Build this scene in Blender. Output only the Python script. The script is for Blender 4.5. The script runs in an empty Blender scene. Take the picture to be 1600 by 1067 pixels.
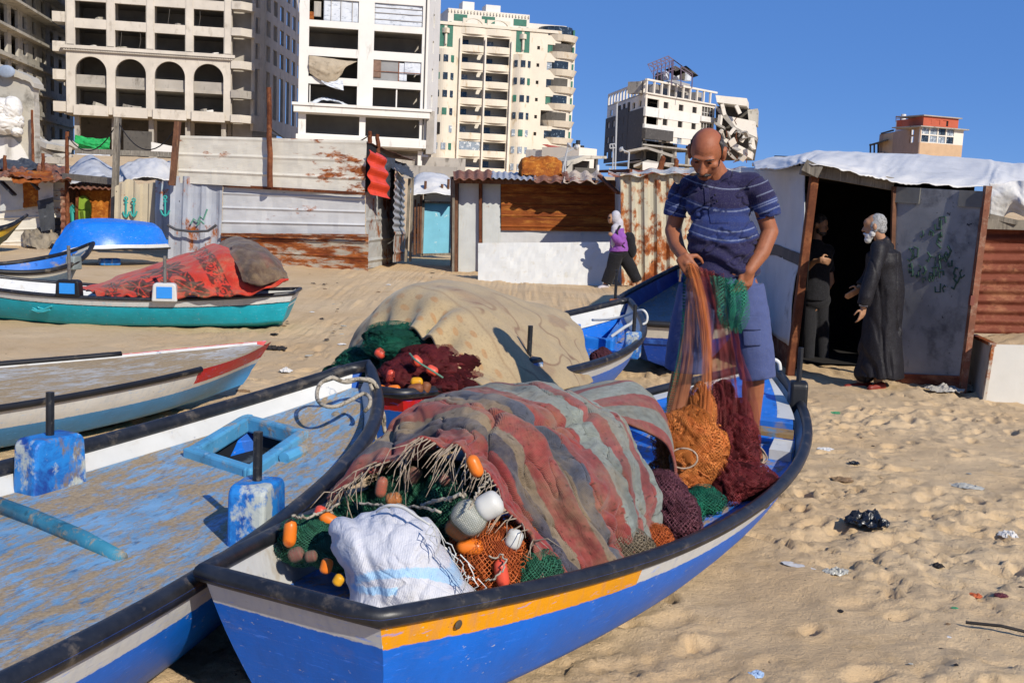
import bpy, math, random
import numpy as np
from mathutils import Vector, Matrix, noise as mnoise
R = math.radians
rnd = random.Random(7)

# ------------------------------------------------------------------ camera, sky, sun, exposure
sc = bpy.context.scene
COL = sc.collection
EYE = 1.75
F_PX, PITCH, ROLL = 1700.0, R(7.5), R(2.4)
cam_d = bpy.data.cameras.new('camera'); cam = bpy.data.objects.new('camera', cam_d); COL.objects.link(cam)
cam_d.sensor_width = 36.0; cam_d.lens = F_PX / 1600 * 36.0
cam_d.clip_start = 0.05; cam_d.clip_end = 6000
CAM_M = Matrix.Translation((0, 0, EYE)) @ Matrix.Rotation(math.pi/2 - PITCH, 4, 'X') @ Matrix.Rotation(ROLL, 4, 'Z')
cam.matrix_world = CAM_M
sc.camera = cam
SUN_DIR = Vector((0.60, -0.90, 0.72)).normalized()          # towards the sun
world = bpy.data.worlds.new('World'); sc.world = world; world.use_nodes = True
wn = world.node_tree; bg = wn.nodes['Background']
sky = wn.nodes.new('ShaderNodeTexSky'); sky.sky_type = 'NISHITA'; sky.sun_disc = False
sky.sun_elevation = math.asin(SUN_DIR.z); sky.sun_rotation = math.atan2(SUN_DIR.x, SUN_DIR.y)
sky.air_density = 0.5; sky.dust_density = 0.0; sky.ozone_density = 6.0; sky.altitude = 0
even = wn.nodes.new('ShaderNodeMix'); even.data_type = 'RGBA'; even.inputs[0].default_value = 0.62     # dry clear air: an even blue down to the horizon
wn.links.new(sky.outputs[0], even.inputs[6]); even.inputs[7].default_value = (0.95, 2.78, 7.8, 1)
wn.links.new(even.outputs[2], bg.inputs[0]); bg.inputs[1].default_value = 0.09
sun_d = bpy.data.lights.new('sun', 'SUN'); sun = bpy.data.objects.new('sun', sun_d); COL.objects.link(sun)
sun_d.energy = 4.7; sun_d.angle = R(0.5); sun_d.color = (1.0, 0.93, 0.82)
sun.rotation_euler = SUN_DIR.to_track_quat('Z', 'Y').to_euler(); sun.location = (20, -30, 40)
sc.view_settings.view_transform = 'Standard'; sc.view_settings.look = 'None'
sc.view_settings.exposure = 0.06; sc.view_settings.gamma = 1.0
sc.cycles.max_bounces = 6; sc.cycles.diffuse_bounces = 3; sc.cycles.transparent_max_bounces = 12

# ------------------------------------------------------------------ surveying: where a line of sight meets a plane
_R3 = CAM_M.to_3x3()
def ray(x, y): return _R3 @ Vector(((x - 800) / F_PX, -(y - 533.5) / F_PX, -1.0))
def W(x, y, z=0.0):
    d = ray(x, y); t = (z - EYE) / d.z
    return Vector((d.x*t, d.y*t, z))
def D(x, y, dist):
    d = ray(x, y); t = dist / d.y
    return Vector((d.x*t, dist, EYE + d.z*t))

# ------------------------------------------------------------------ materials
def rgb(h):
    h = h.lstrip('#'); c = [int(h[i:i+2], 16)/255 for i in (0, 2, 4)]
    return tuple(((v/12.92) if v <= 0.04045 else ((v+0.055)/1.055)**2.4) for v in c)
class NT:
    def __init__(s, name):
        s.m = bpy.data.materials.new(name); s.m.use_nodes = True
        s.t = s.m.node_tree; s.b = s.t.nodes['Principled BSDF']; s.out = s.t.nodes['Material Output']
    def n(s, typ, **kw):
        nd = s.t.nodes.new(typ)
        for k, v in kw.items(): setattr(nd, k, v)
        return nd
    def l(s, a, b): s.t.links.new(a, b)
    def coord(s, kind='Object'):
        if kind == 'UV': return s.n('ShaderNodeUVMap').outputs[0]
        return s.n('ShaderNodeTexCoord').outputs[kind]
    def mapping(s, vec, scale=(1,1,1), loc=(0,0,0), rot=(0,0,0)):
        m = s.n('ShaderNodeMapping'); s.l(vec, m.inputs[0]); m.inputs['Scale'].default_value = scale
        m.inputs['Location'].default_value = loc; m.inputs['Rotation'].default_value = rot; return m.outputs[0]
    def noise(s, vec, scale, detail=4, rough=0.55, dist=0.0):
        n = s.n('ShaderNodeTexNoise'); s.l(vec, n.inputs['Vector']); n.inputs['Scale'].default_value = scale
        n.inputs['Detail'].default_value = detail; n.inputs['Roughness'].default_value = rough
        n.inputs['Distortion'].default_value = dist; return n.outputs[0]
    def math(s, op, a, b=None, c=None, clamp=False):
        n = s.n('ShaderNodeMath', operation=op, use_clamp=clamp)
        for i, v in enumerate((a, b, c)):
            if v is None: continue
            if isinstance(v, (int, float)): n.inputs[i].default_value = v
            else: s.l(v, n.inputs[i])
        return n.outputs[0]
    def step(s, v, lo, hi):
        n = s.n('ShaderNodeMapRange'); n.clamp = True; s.l(v, n.inputs[0])
        n.inputs[1].default_value = lo; n.inputs[2].default_value = hi; return n.outputs[0]
    def mix(s, f, a, b):
        n = s.n('ShaderNodeMix', data_type='RGBA'); 
        for i, v in ((0, f), (6, a), (7, b)):
            if isinstance(v, (int, float)): n.inputs[i].default_value = v
            elif isinstance(v, tuple): n.inputs[i].default_value = (*v[:3], 1)
            else: s.l(v, n.inputs[i])
        return n.outputs[2]
    def sep(s, v):
        n = s.n('ShaderNodeSeparateXYZ'); s.l(v, n.inputs[0]); return n.outputs
    def fin(s, col, rough=0.6, height=None, bump=0.2, dist=0.01, metallic=0.0, spec=0.5):
        if isinstance(col, tuple): s.b.inputs['Base Color'].default_value = (*col[:3], 1)
        else: s.l(col, s.b.inputs['Base Color'])
        if isinstance(rough, (int, float)): s.b.inputs['Roughness'].default_value = rough
        else: s.l(rough, s.b.inputs['Roughness'])
        s.b.inputs['Metallic'].default_value = metallic
        s.b.inputs['Specular IOR Level'].default_value = spec
        if height is not None:
            bp = s.n('ShaderNodeBump'); bp.inputs['Strength'].default_value = bump; bp.inputs['Distance'].default_value = dist
            s.l(height, bp.inputs['Height']); s.l(bp.outputs[0], s.b.inputs['Normal'])
        return s.m
_mats = {}
def M(name, base, rough=0.6, var=0.12, vscale=3.0, spots=(), bump=0.15, bscale=40, bdist=0.005, metallic=0.0, spec=0.4,
      coord='Object', stretch=(1,1,1)):
    """worn surface: base colour with soft variation, then spots = (colour, scale, lo, hi[, stretch])"""
    if name in _mats: return _mats[name]
    if isinstance(base, str): base = rgb(base)
    t = NT(name); vec = t.coord(coord)
    if stretch != (1,1,1): vec = t.mapping(vec, stretch)
    n1 = t.noise(vec, vscale, 5, 0.6)
    dark = tuple(v*(1-var*1.4) for v in base); light = tuple(min(1, v*(1+var)) for v in base)
    col = t.mix(t.step(n1, 0.3, 0.7), dark, light)
    for k, sp in enumerate(spots):
        c = rgb(sp[0]) if isinstance(sp[0], str) else sp[0]
        v2 = t.mapping(vec, sp[4] if len(sp) > 4 else (1,1,1), loc=(3.1*k+1.7, 5.3*k, 1.9*k))
        nn = t.noise(v2, sp[1], 6, 0.62)
        col = t.mix(t.step(nn, sp[2], sp[3]), col, c)
    h = t.noise(vec, bscale, 4, 0.6)
    m = t.fin(col, rough, h, bump, bdist, metallic, spec); _mats[name] = m; return m
def flat(name, base, rough=0.6, metallic=0.0, spec=0.4):
    return M(name, base, rough, var=0.06, vscale=6, bump=0.05, bscale=60, metallic=metallic, spec=spec)

# ------------------------------------------------------------------ meshes and objects
class MB:
    def __init__(s): s.v = []; s.f = []; s.mi = []; s.uv = {}
    def add(s, verts, faces, mi=0, uvs=None):
        o = len(s.v); s.v.extend([tuple(v) for v in verts])
        for k, f in enumerate(faces):
            s.f.append(tuple(i+o for i in f)); s.mi.append(mi if isinstance(mi, int) else mi[k])
        if uvs is not None:
            for i, u in enumerate(uvs): s.uv[o+i] = u
        return o
    def hexa(s, c, mi=0):     # 8 corners: bottom 4 ccw, top 4 ccw
        s.add(c, [(0,3,2,1),(4,5,6,7),(0,1,5,4),(1,2,6,5),(2,3,7,6),(3,0,4,7)], mi)
    def box(s, x0, x1, y0, y1, z0, z1, mi=0):
        s.hexa([(x0,y0,z0),(x1,y0,z0),(x1,y1,z0),(x0,y1,z0),(x0,y0,z1),(x1,y0,z1),(x1,y1,z1),(x0,y1,z1)], mi)
    def tbox(s, mat, sx, sy, sz, mi=0):   # box of full size centred, through matrix
        c = [(-sx/2,-sy/2,-sz/2),(sx/2,-sy/2,-sz/2),(sx/2,sy/2,-sz/2),(-sx/2,sy/2,-sz/2),(-sx/2,-sy/2,sz/2),(sx/2,-sy/2,sz/2),(sx/2,sy/2,sz/2),(-sx/2,sy/2,sz/2)]
        s.hexa([mat @ Vector(p) for p in c], mi)
    def bar(s, a, b, w, h=None, up=(0,0,1), mi=0):
        a = Vector(a); b = Vector(b); h = h or w; d = (b-a); L = d.length
        if L < 1e-6: return
        d.normalize(); u = Vector(up)
        if abs(d.dot(u)) > 0.98: u = Vector((1,0,0))
        x = d.cross(u).normalized(); y = x.cross(d).normalized()
        c = []
        for p in (a, b):
            c += [p - x*w/2 - y*h/2, p + x*w/2 - y*h/2, p + x*w/2 + y*h/2, p - x*w/2 + y*h/2]
        s.hexa(c, mi)
    def tube(s, path, r, n=8, caps=True, closed=False, mi=0, uvv=False):
        P = [Vector(p) for p in path]; N = len(P)
        rr = list(r) if hasattr(r, '__len__') else [r]*N
        tang = []
        for i in range(N):
            if closed: t = P[(i+1) % N] - P[i-1]
            else: t = P[min(i+1, N-1)] - P[max(i-1, 0)]
            tang.append(t.normalized() if t.length > 1e-9 else Vector((0,0,1)))
        u = Vector((0,0,1)) if abs(tang[0].z) < 0.9 else Vector((1,0,0))
        x = tang[0].cross(u).normalized(); verts = []; uvs = []; dist = 0
        for i in range(N):
            x = (x - tang[i]*x.dot(tang[i])); x = x.normalized() if x.length > 1e-6 else tang[i].orthogonal().normalized()
            y = tang[i].cross(x)
            if i: dist += (P[i]-P[i-1]).length
            for k in range(n):
                a = 2*math.pi*k/n
                verts.append(P[i] + (x*math.cos(a) + y*math.sin(a))*rr[i]); uvs.append((dist, k/n))
        faces = []
        for i in range(N if closed else N-1):
            j = (i+1) % N
            for k in range(n): faces.append((i*n+k, i*n+(k+1) % n, j*n+(k+1) % n, j*n+k))
        if caps and not closed:
            faces.append(tuple(range(n-1, -1, -1))); faces.append(tuple((N-1)*n+k for k in range(n)))
        s.add(verts, faces, mi, uvs)
    def grid(s, G, mi=0, uvs=None, flip=False, closed_u=False):   # G[nu][nv] points
        nu = len(G); nv = len(G[0]); verts = [p for row in G for p in row]; faces = []
        for i in range(nu if closed_u else nu-1):
            a = i; b = (i+1) % nu
            for j in range(nv-1):
                q = (a*nv+j, b*nv+j, b*nv+j+1, a*nv+j+1); faces.append(q[::-1] if flip else q)
        s.add(verts, faces, mi, [u for row in uvs for u in row] if uvs is not None else None)
    def prism(s, poly, a, mi=0):       # polygon of 3D points extruded by vector a
        n = len(poly); a = Vector(a); P = [Vector(p) for p in poly]
        s.add(P + [p + a for p in P], [tuple(range(n-1,-1,-1)), tuple(range(n, 2*n))] + [(i, (i+1) % n, (i+1) % n + n, i+n) for i in range(n)], mi)
    def ell(s, c, r, rot=None, nu=14, nv=10, mi=0):
        c = Vector(c); r = (r, r, r) if not hasattr(r, '__len__') else r
        verts = []; faces = []
        for j in range(nv+1):
            th = math.pi*j/nv
            for i in range(nu):
                ph = 2*math.pi*i/nu
                p = Vector((r[0]*math.sin(th)*math.cos(ph), r[1]*math.sin(th)*math.sin(ph), r[2]*math.cos(th)))
                if rot is not None: p = rot @ p
                verts.append(c+p)
        for j in range(nv):
            for i in range(nu): faces.append((j*nu+i, (j+1)*nu+i, (j+1)*nu+(i+1) % nu, j*nu+(i+1) % nu))
        s.add(verts, faces, mi)
    def build(s, name, mats, parent=None, smooth=False, loc=None):
        return mesh(name, s.v, s.f, mats, parent, smooth, s.mi, s.uv, loc=loc)
def mesh(name, verts, faces, mats, parent=None, smooth=False, mi=None, uv=None, loc=None, col=None):
    me = bpy.data.meshes.new(name)
    V = [tuple(v) for v in verts]
    off = (0,0,0)
    if loc is not None: off = tuple(loc); V = [(a-off[0], b-off[1], c-off[2]) for a, b, c in V]
    elif parent is not None and (parent.get('_off') is not None or (parent.parent is not None and parent.parent.get('_off') is not None)):
        off = tuple(parent['_off'] if parent.get('_off') is not None else parent.parent['_off']); V = [(a-off[0], b-off[1], c-off[2]) for a, b, c in V]
    me.from_pydata(V, [], faces)
    for m in (mats if isinstance(mats, (list, tuple)) else [mats]): me.materials.append(m)
    if mi is not None and any(mi): me.polygons.foreach_set('material_index', mi)
    if smooth: me.polygons.foreach_set('use_smooth', [True]*len(me.polygons))
    if uv is not None and len(uv):
        ul = me.uv_layers.new(name='UVMap'); li = np.zeros(len(me.loops), dtype=np.int32); me.loops.foreach_get('vertex_index', li)
        if isinstance(uv, dict):
            arr = np.zeros((len(V), 2), dtype=np.float32)
            for k, u in uv.items(): arr[k] = u[:2]
        else: arr = np.asarray(uv, dtype=np.float32)
        ul.data.foreach_set('uv', arr[li].ravel())
    if col is not None:
        ca = me.color_attributes.new('pattern', 'FLOAT_COLOR', 'POINT')
        c = np.ones((len(V), 4), dtype=np.float32); c[:, :3] = np.asarray(col); ca.data.foreach_set('color', c.ravel())
    me.update()
    o = bpy.data.objects.new(name, me); COL.objects.link(o)
    if parent is not None: o.parent = parent
    elif loc is not None: o.location = off
    return o
def tag(o, label, cat, group=None, kind=None):
    if label: o['label'] = label
    if cat: o['category'] = cat
    if group: o['group'] = group
    if kind: o['kind'] = kind
    return o
def thing(name, label, cat, loc=(0,0,0), group=None, rot=None):
    """an Empty at the base; meshes parented with world coordinates are shifted to it unless rot is given (then they are local)"""
    o = bpy.data.objects.new(name, None); COL.objects.link(o); o.empty_display_size = 0.2
    o.location = loc; tag(o, label, cat, group)
    if rot is not None: o.rotation_euler = rot
    else: o['_off'] = tuple(loc)
    return o
def copy_tree(o, parent=None):
    c = o.copy(); COL.objects.link(c)
    if parent is not None: c.parent = parent
    for ch in list(o.children): copy_tree(ch, c)
    return c
def mod_solid(o, t, offset=0):
    m = o.modifiers.new('thick', 'SOLIDIFY'); m.thickness = t; m.offset = offset; return o
def mod_bevel(o, w, seg=2):
    m = o.modifiers.new('bevel', 'BEVEL'); m.width = w; m.segments = seg; m.limit_method = 'ANGLE'; m.angle_limit = R(40); return o

# ------------------------------------------------------------------ curves and surfaces
def spline(xs, ys):
    """natural cubic through keys, vectorised"""
    xs = np.asarray(xs, float); ys = np.asarray(ys, float); n = len(xs)
    h = np.diff(xs); A = np.zeros((n, n)); b = np.zeros(n); A[0,0] = A[-1,-1] = 1
    for i in range(1, n-1):
        A[i,i-1] = h[i-1]; A[i,i] = 2*(h[i-1]+h[i]); A[i,i+1] = h[i]
        b[i] = 3*((ys[i+1]-ys[i])/h[i] - (ys[i]-ys[i-1])/h[i-1])
    c = np.linalg.solve(A, b)
    def f(x):
        x = np.clip(np.asarray(x, float), xs[0], xs[-1]); i = np.clip(np.searchsorted(xs, x, 'right')-1, 0, n-2)
        bb = (ys[i+1]-ys[i])/h[i] - h[i]*(2*c[i]+c[i+1])/3; dd = (c[i+1]-c[i])/(3*h[i]); t = x-xs[i]
        return ys[i] + bb*t + c[i]*t*t + dd*t**3
    return f
def _cr(P, t):           # Catmull-Rom along axis 0, P[n,...], t[] in 0..n-1
    n = P.shape[0]; i = np.clip(np.floor(t).astype(int), 0, n-2); u = (t-i).reshape((-1,)+(1,)*(P.ndim-1))
    p1 = P[i]; p2 = P[i+1]; p0 = np.where((i > 0).reshape(u.shape), P[np.maximum(i-1, 0)], 2*p1-p2)
    p3 = np.where((i < n-2).reshape(u.shape), P[np.minimum(i+2, n-1)], 2*p2-p1)
    return 0.5*((2*p1) + (-p0+p2)*u + (2*p0-5*p1+4*p2-p3)*u*u + (-p0+3*p1-3*p2+p3)*u**3)
def surf(ctrl, nu, nv):
    """ctrl[a][b] Vectors -> numpy (nu,nv,3) smooth surface"""
    P = np.array([[tuple(p) for p in row] for row in ctrl], float)
    G = _cr(P, np.linspace(0, P.shape[0]-1, nu)); G = np.swapaxes(G, 0, 1)
    G = _cr(G, np.linspace(0, P.shape[1]-1, nv)); return np.swapaxes(G, 0, 1)
def curve_pts(pts, n):
    return [Vector(p) for p in _cr(np.array([tuple(p) for p in pts], float), np.linspace(0, len(pts)-1, n))]
def grid_normals(G):
    du = np.gradient(G, axis=0); dv = np.gradient(G, axis=1); N = np.cross(du, dv)
    L = np.linalg.norm(N, axis=2, keepdims=True); return N/np.maximum(L, 1e-9)
_perm = np.random.RandomState(3).permutation(512)
_gr = np.random.RandomState(4).rand(512, 512)
def vnoise(x, y):
    """smooth value noise on arrays, 0..1"""
    xi = np.floor(x).astype(int); yi = np.floor(y).astype(int); u = x-xi; v = y-yi
    u = u*u*u*(u*(6*u-15)+10); v = v*v*v*(v*(6*v-15)+10)
    g = lambda a, b: _gr[a % 512, b % 512]
    return (g(xi,yi)*(1-u)+g(xi+1,yi)*u)*(1-v) + (g(xi,yi+1)*(1-u)+g(xi+1,yi+1)*u)*v
def fbm(x, y, oct=4, gain=0.5):
    s = 0; a = 1; tot = 0
    for o in range(oct):
        s = s + a*vnoise(x*2**o+17.3*o, y*2**o+9.1*o); tot += a; a *= gain
    return s/tot
def gridmesh(name, G, mats, parent=None, smooth=True, col=None, flip=False, uvscale=None, keep=None):
    nu, nv = G.shape[:2]; idx = np.arange(nu*nv).reshape(nu, nv)
    q = np.stack([idx[:-1,:-1], idx[1:,:-1], idx[1:,1:], idx[:-1,1:]], -1)
    if keep is not None: q = q[keep]
    q = q.reshape(-1, 4)
    if flip: q = q[:, ::-1]
    uv = None
    if uvscale:
        du = np.concatenate([[0], np.cumsum(np.linalg.norm(np.diff(G, axis=0), axis=2).mean(1))])
        dv = np.concatenate([[0], np.cumsum(np.linalg.norm(np.diff(G, axis=1), axis=2).mean(0))])
        uv = np.stack(np.meshgrid(du, dv, indexing='ij'), -1).reshape(-1, 2)*uvscale
    return mesh(name, G.reshape(-1, 3).tolist(), q.tolist(), mats, parent, smooth, uv=uv, col=None if col is None else np.asarray(col).reshape(-1, 3))
def evaluated_copy(o, name=None):
    """replace the modifiers of o by their result"""
    dg = bpy.context.evaluated_depsgraph_get(); dg.update()
    me = bpy.data.meshes.new_from_object(o.evaluated_get(dg)); o.modifiers.clear(); old = o.data; o.data = me; bpy.data.meshes.remove(old); return o
# ------------------------------------------------------------------ sand
def smooth(a, b, x):
    t = np.clip((x-a)/(b-a), 0, 1); return t*t*(3-2*t)
_fp = np.random.RandomState(11)
_feet = []                                   # footprints and scuffs (x, y, angle, length, depth)
for _ in range(480):
    yy = _fp.uniform(2.2, 12); xx = _fp.uniform(-4.5, 6.0)
    _feet.append((xx, yy, _fp.uniform(0, 6.28), _fp.uniform(0.045, 0.12), _fp.uniform(0.008, 0.034)*(1.0 if yy < 8 else 1.2)))
for _ in range(500):
    _feet.append((_fp.uniform(-9, 7), _fp.uniform(9, 22), _fp.uniform(0, 6.28), _fp.uniform(0.09, 0.16), _fp.uniform(0.02, 0.04)))
for _ in range(150):                          # deeper fresh prints where people walk
    _feet.append((_fp.uniform(.4, 5.0), _fp.uniform(3.2, 10.5), _fp.normal(1.2, .5), _fp.uniform(0.05, 0.10), _fp.uniform(0.018, 0.04)))
def sand_h(X, Y):
    h = 0.09*smooth(14, 21, Y) + 0.06*(fbm(X*0.35+3, Y*0.35+8, 3)-0.5) + 0.05*(fbm(X*1.3+1, Y*1.3, 3)-0.5)
    h += 0.035*(fbm(X*4+5, Y*4+2, 3)-0.5)
    patch = smooth(0.35, 0.65, fbm(X*0.9+40, Y*0.9+12, 2))
    h += 0.030*(fbm(X*14+5, Y*14+2, 3)-0.5)*(.35+patch)
    h += 0.020*smooth(.52, .57, fbm(X*6+15, Y*6+22, 4))*patch
    d = np.abs(fbm(X*5+90, Y*5+31, 3)-0.5); h -= 0.02*np.exp(-(d/0.02)**2)*patch   # small crusty breaks
    rise = 3.4*smooth(30, 75, Y)
    return h*np.where(Y < 26, 1.0, 0.3) + rise
def _axis(f0, f1, step, lo, hi, g):
    a = list(np.arange(f0, f1, step)); s = step; v = a[-1]
    while v < hi: s *= g; v += s; a.append(v)
    s = step; v = f0; b = []
    while v > lo: s *= g; v -= s; b.append(v)
    return np.array(b[::-1] + a)
xs = _axis(-3.0, 4.4, 0.021, -900, 900, 1.07); ys = _axis(2.6, 9.6, 0.021, -60, 3000, 1.05)
X, Y = np.meshgrid(xs, ys, indexing='ij'); Z = sand_h(X, Y)
for (fx, fy, fa, fl, fd) in _feet:
    i0, i1 = np.searchsorted(xs, (fx-0.3, fx+0.3)); j0, j1 = np.searchsorted(ys, (fy-0.3, fy+0.3))
    if i1-i0 < 2 or j1-j0 < 2: continue
    sx = X[i0:i1, j0:j1]-fx; sy = Y[i0:i1, j0:j1]-fy
    a = sx*math.cos(fa)+sy*math.sin(fa); b = -sx*math.sin(fa)+sy*math.cos(fa)
    r2 = (a/fl)**2 + (b/(fl*0.5))**2
    Z[i0:i1, j0:j1] += fd*(-np.exp(-r2**2.4) + 0.42*np.exp(-((np.sqrt(r2)-1.4)/0.4)**2)*(0.6+0.8*vnoise(sx*14+fx*9, sy*14)))
def ground_z(x, y):
    i = min(max(np.searchsorted(xs, x), 1), len(xs)-1); j = min(max(np.searchsorted(ys, y), 1), len(ys)-1)
    return float(Z[i, j])
def sand_material():
    t = NT('sand'); v = t.coord('Object')
    big = t.noise(v, 0.6, 4, 0.6); mid = t.noise(v, 5, 5, 0.65); fine = t.noise(v, 130, 3, 0.7); grain = t.noise(v, 420, 2, 0.7)
    c = t.mix(t.step(big, 0.3, 0.7), rgb('#c9aa81'), rgb('#d8be98'))
    c = t.mix(t.math('MULTIPLY', t.step(mid, 0.52, 0.75), 0.4), c, rgb('#b3915f'))
    c = t.mix(t.math('MULTIPLY', t.step(fine, 0.55, 0.8), 0.35), c, rgb('#a58355'))
    c = t.mix(t.math('MULTIPLY', t.step(grain, 0.62, 0.8), 0.4), c, rgb('#e0c8a2'))
    deb = t.noise(t.mapping(v, (1,1,1), (7,2,0)), 26, 2, 0.5)
    c = t.mix(t.math('MULTIPLY', t.step(deb, 0.735, 0.76), 0.7), c, rgb('#5a4632'))
    h = t.math('ADD', t.math('MULTIPLY', t.noise(v, 30, 7, 0.75), 1.3), t.math('MULTIPLY', fine, 0.35))
    return t.fin(c, 0.95, h, 0.75, 0.022, spec=0.1)
SAND = sand_material()
G = np.stack([X, Y, Z], -1)
o = gridmesh('sand_ground', G, SAND); o['kind'] = 'structure'
# ------------------------------------------------------------------ boats
RUBBER = None
def rubber_mat():
    t = NT('rubber_rail'); uv = t.coord('UV'); s = t.sep(uv); ob = t.coord('Object')
    n = t.noise(ob, 14, 5, 0.65); c = t.mix(t.step(n, 0.35, 0.75), rgb('#15161a'), rgb('#2c2d31'))
    n2 = t.noise(t.mapping(ob, (1,1,1), (4,4,4)), 9, 6, 0.7); c = t.mix(t.math('MULTIPLY', t.step(n2, 0.56, 0.72), 0.55), c, rgb('#7d7161'))
    for a in (0.30,):
        line = t.math('LESS_THAN', t.math('ABSOLUTE', t.math('SUBTRACT', s[1], a)), 0.010)
        c = t.mix(line, c, rgb('#2a62c8'))
    return t.fin(c, 0.42, n, 0.25, 0.006, spec=0.5)
RAIL = rubber_mat()
def plain_rail():
    return M('old_black_rubber', '#1c1c1f', 0.5, 0.3, 6, [('#6e6557', 7, 0.56, 0.75)], bump=0.3, bscale=30)
RAIL2 = plain_rail()
def hull_paint(name, lower, bands, dirt=0.25, gloss=0.32, trans=None):
    """bands: (v0, v1, u0, u1, colour): v = metres below the rail, u = metres from the transom (the transom itself has u = -1)"""
    t = NT(name); s = t.sep(t.coord('UV')); ob = t.coord('Object')
    n = t.noise(ob, 30, 4, 0.7); n2 = t.noise(ob, 5, 4, 0.6)
    v = t.math('ADD', s[1], t.math('MULTIPLY', t.math('SUBTRACT', n, 0.5), 0.016))
    u = t.math('ADD', s[0], t.math('MULTIPLY', t.math('SUBTRACT', n, 0.5), 0.03))
    base = rgb(lower); c = t.mix(t.step(n2, 0.3, 0.75), tuple(x*0.86 for x in base), tuple(min(1, x*1.1) for x in base))
    for (v0, v1, u0, u1, colr) in bands:
        m = t.math('MULTIPLY', t.step(v, v0-0.002, v0+0.002), t.math('SUBTRACT', 1.0, t.step(v, v1-0.002, v1+0.002)))
        if u0 is not None:
            m = t.math('MULTIPLY', m, t.math('MULTIPLY', t.math('GREATER_THAN', u, u0), t.math('LESS_THAN', u, u1)))
        k = rgb(colr); c = t.mix(m, c, t.mix(t.step(n2, 0.35, 0.7), tuple(x*0.9 for x in k), k))
    chip = t.noise(t.mapping(ob, (1, 1, 2.2), (6, 2, 9)), 22, 5, .7); c = t.mix(t.math('MULTIPLY', t.step(chip, .655, .67), .8), c, rgb('#b9b6ac')); c = t.mix(t.math('MULTIPLY', t.step(chip, .27, .25) if False else t.step(t.noise(t.mapping(ob, (1, 1, 3), (1, 7, 3)), 16, 5, .7), .70, .72), .7), c, rgb('#2a3340'))
    drip = t.noise(t.mapping(ob, (9, 9, .8)), 3, 5, .65); c = t.mix(t.math('MULTIPLY', t.step(drip, .5, .75), .22), c, tuple(x*.55 for x in base))
    d = t.noise(t.mapping(ob, (1.2, 1.2, 3)), 4, 7, 0.72)
    c = t.mix(t.math('MULTIPLY', t.step(d, 0.55, 0.8), dirt), c, rgb('#9a8563'))
    sc_ = t.noise(t.mapping(ob, (2, 2, 14), (1,8,3)), 5, 6, 0.7)
    c = t.mix(t.math('MULTIPLY', t.step(sc_, 0.60, 0.66), 0.5), c, tuple(min(1, x*1.5+0.06) for x in base))
    return t.fin(c, t.math('ADD', gloss, t.math('MULTIPLY', n2, .25)), t.math('ADD', t.noise(ob, 7, 3, 0.6), t.math('MULTIPLY', t.noise(t.mapping(ob, (1.5, 1.5, 22)), 8, 4, .6), .35)), 0.22, 0.014, spec=0.35)
def deck_paint(name, paint, sand=0.5, grime='#3c4a66', stretch=(1.0, 2.4, 1)):
    t = NT(name); ob = t.coord('Object')
    v = t.mapping(ob, stretch); base = rgb(paint)
    n = t.noise(v, 2.0, 7, 0.72, 0.6); f = t.noise(v, 11, 6, 0.75, 0.4)
    c = t.mix(t.step(t.noise(ob, 4, 4, 0.6), 0.35, 0.7), tuple(x*0.8 for x in base), tuple(min(1, x*1.15+0.01) for x in base))
    c = t.mix(t.math('MULTIPLY', t.step(t.noise(t.mapping(v, loc=(9,3,1)), 7, 6, 0.72), 0.55, 0.66), 0.75), c, rgb(grime))
    c = t.mix(t.math('MULTIPLY', t.step(t.noise(t.mapping(v, loc=(2,7,1)), 14, 5, 0.72), 0.60, 0.68), 0.8), c, tuple(min(1, x*0.75+0.18) for x in base))
    k = t.math('ADD', t.math('MULTIPLY', n, 0.55), t.math('MULTIPLY', f, 0.45))
    m = t.step(k, 0.65-sand*0.36, 0.73-sand*0.36)
    sandc = t.mix(t.step(t.noise(ob, 55, 3, 0.7), 0.35, 0.7), rgb('#8d7654'), rgb('#b39a72'))
    c = t.mix(t.math('MULTIPLY', m, 0.92), c, sandc)
    return t.fin(c, t.math('ADD', 0.45, t.math('MULTIPLY', m, 0.5)), t.math('ADD', m, f), 0.35, 0.006, spec=0.35)
WHITE_IN = M('white_inner_paint', '#c8c8c4', 0.5, 0.08, 4, [('#a48f6d', 5, 0.56, 0.75), ('#8d93a0', 14, 0.63, 0.7)], bump=0.2, bscale=25)
BLUE_IN = M('blue_inner_paint', '#2c6fc4', 0.5, 0.15, 4, [('#a08c68', 6, 0.55, 0.72), ('#1c3f86', 9, 0.58, 0.7)], bump=0.2, bscale=25)

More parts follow.
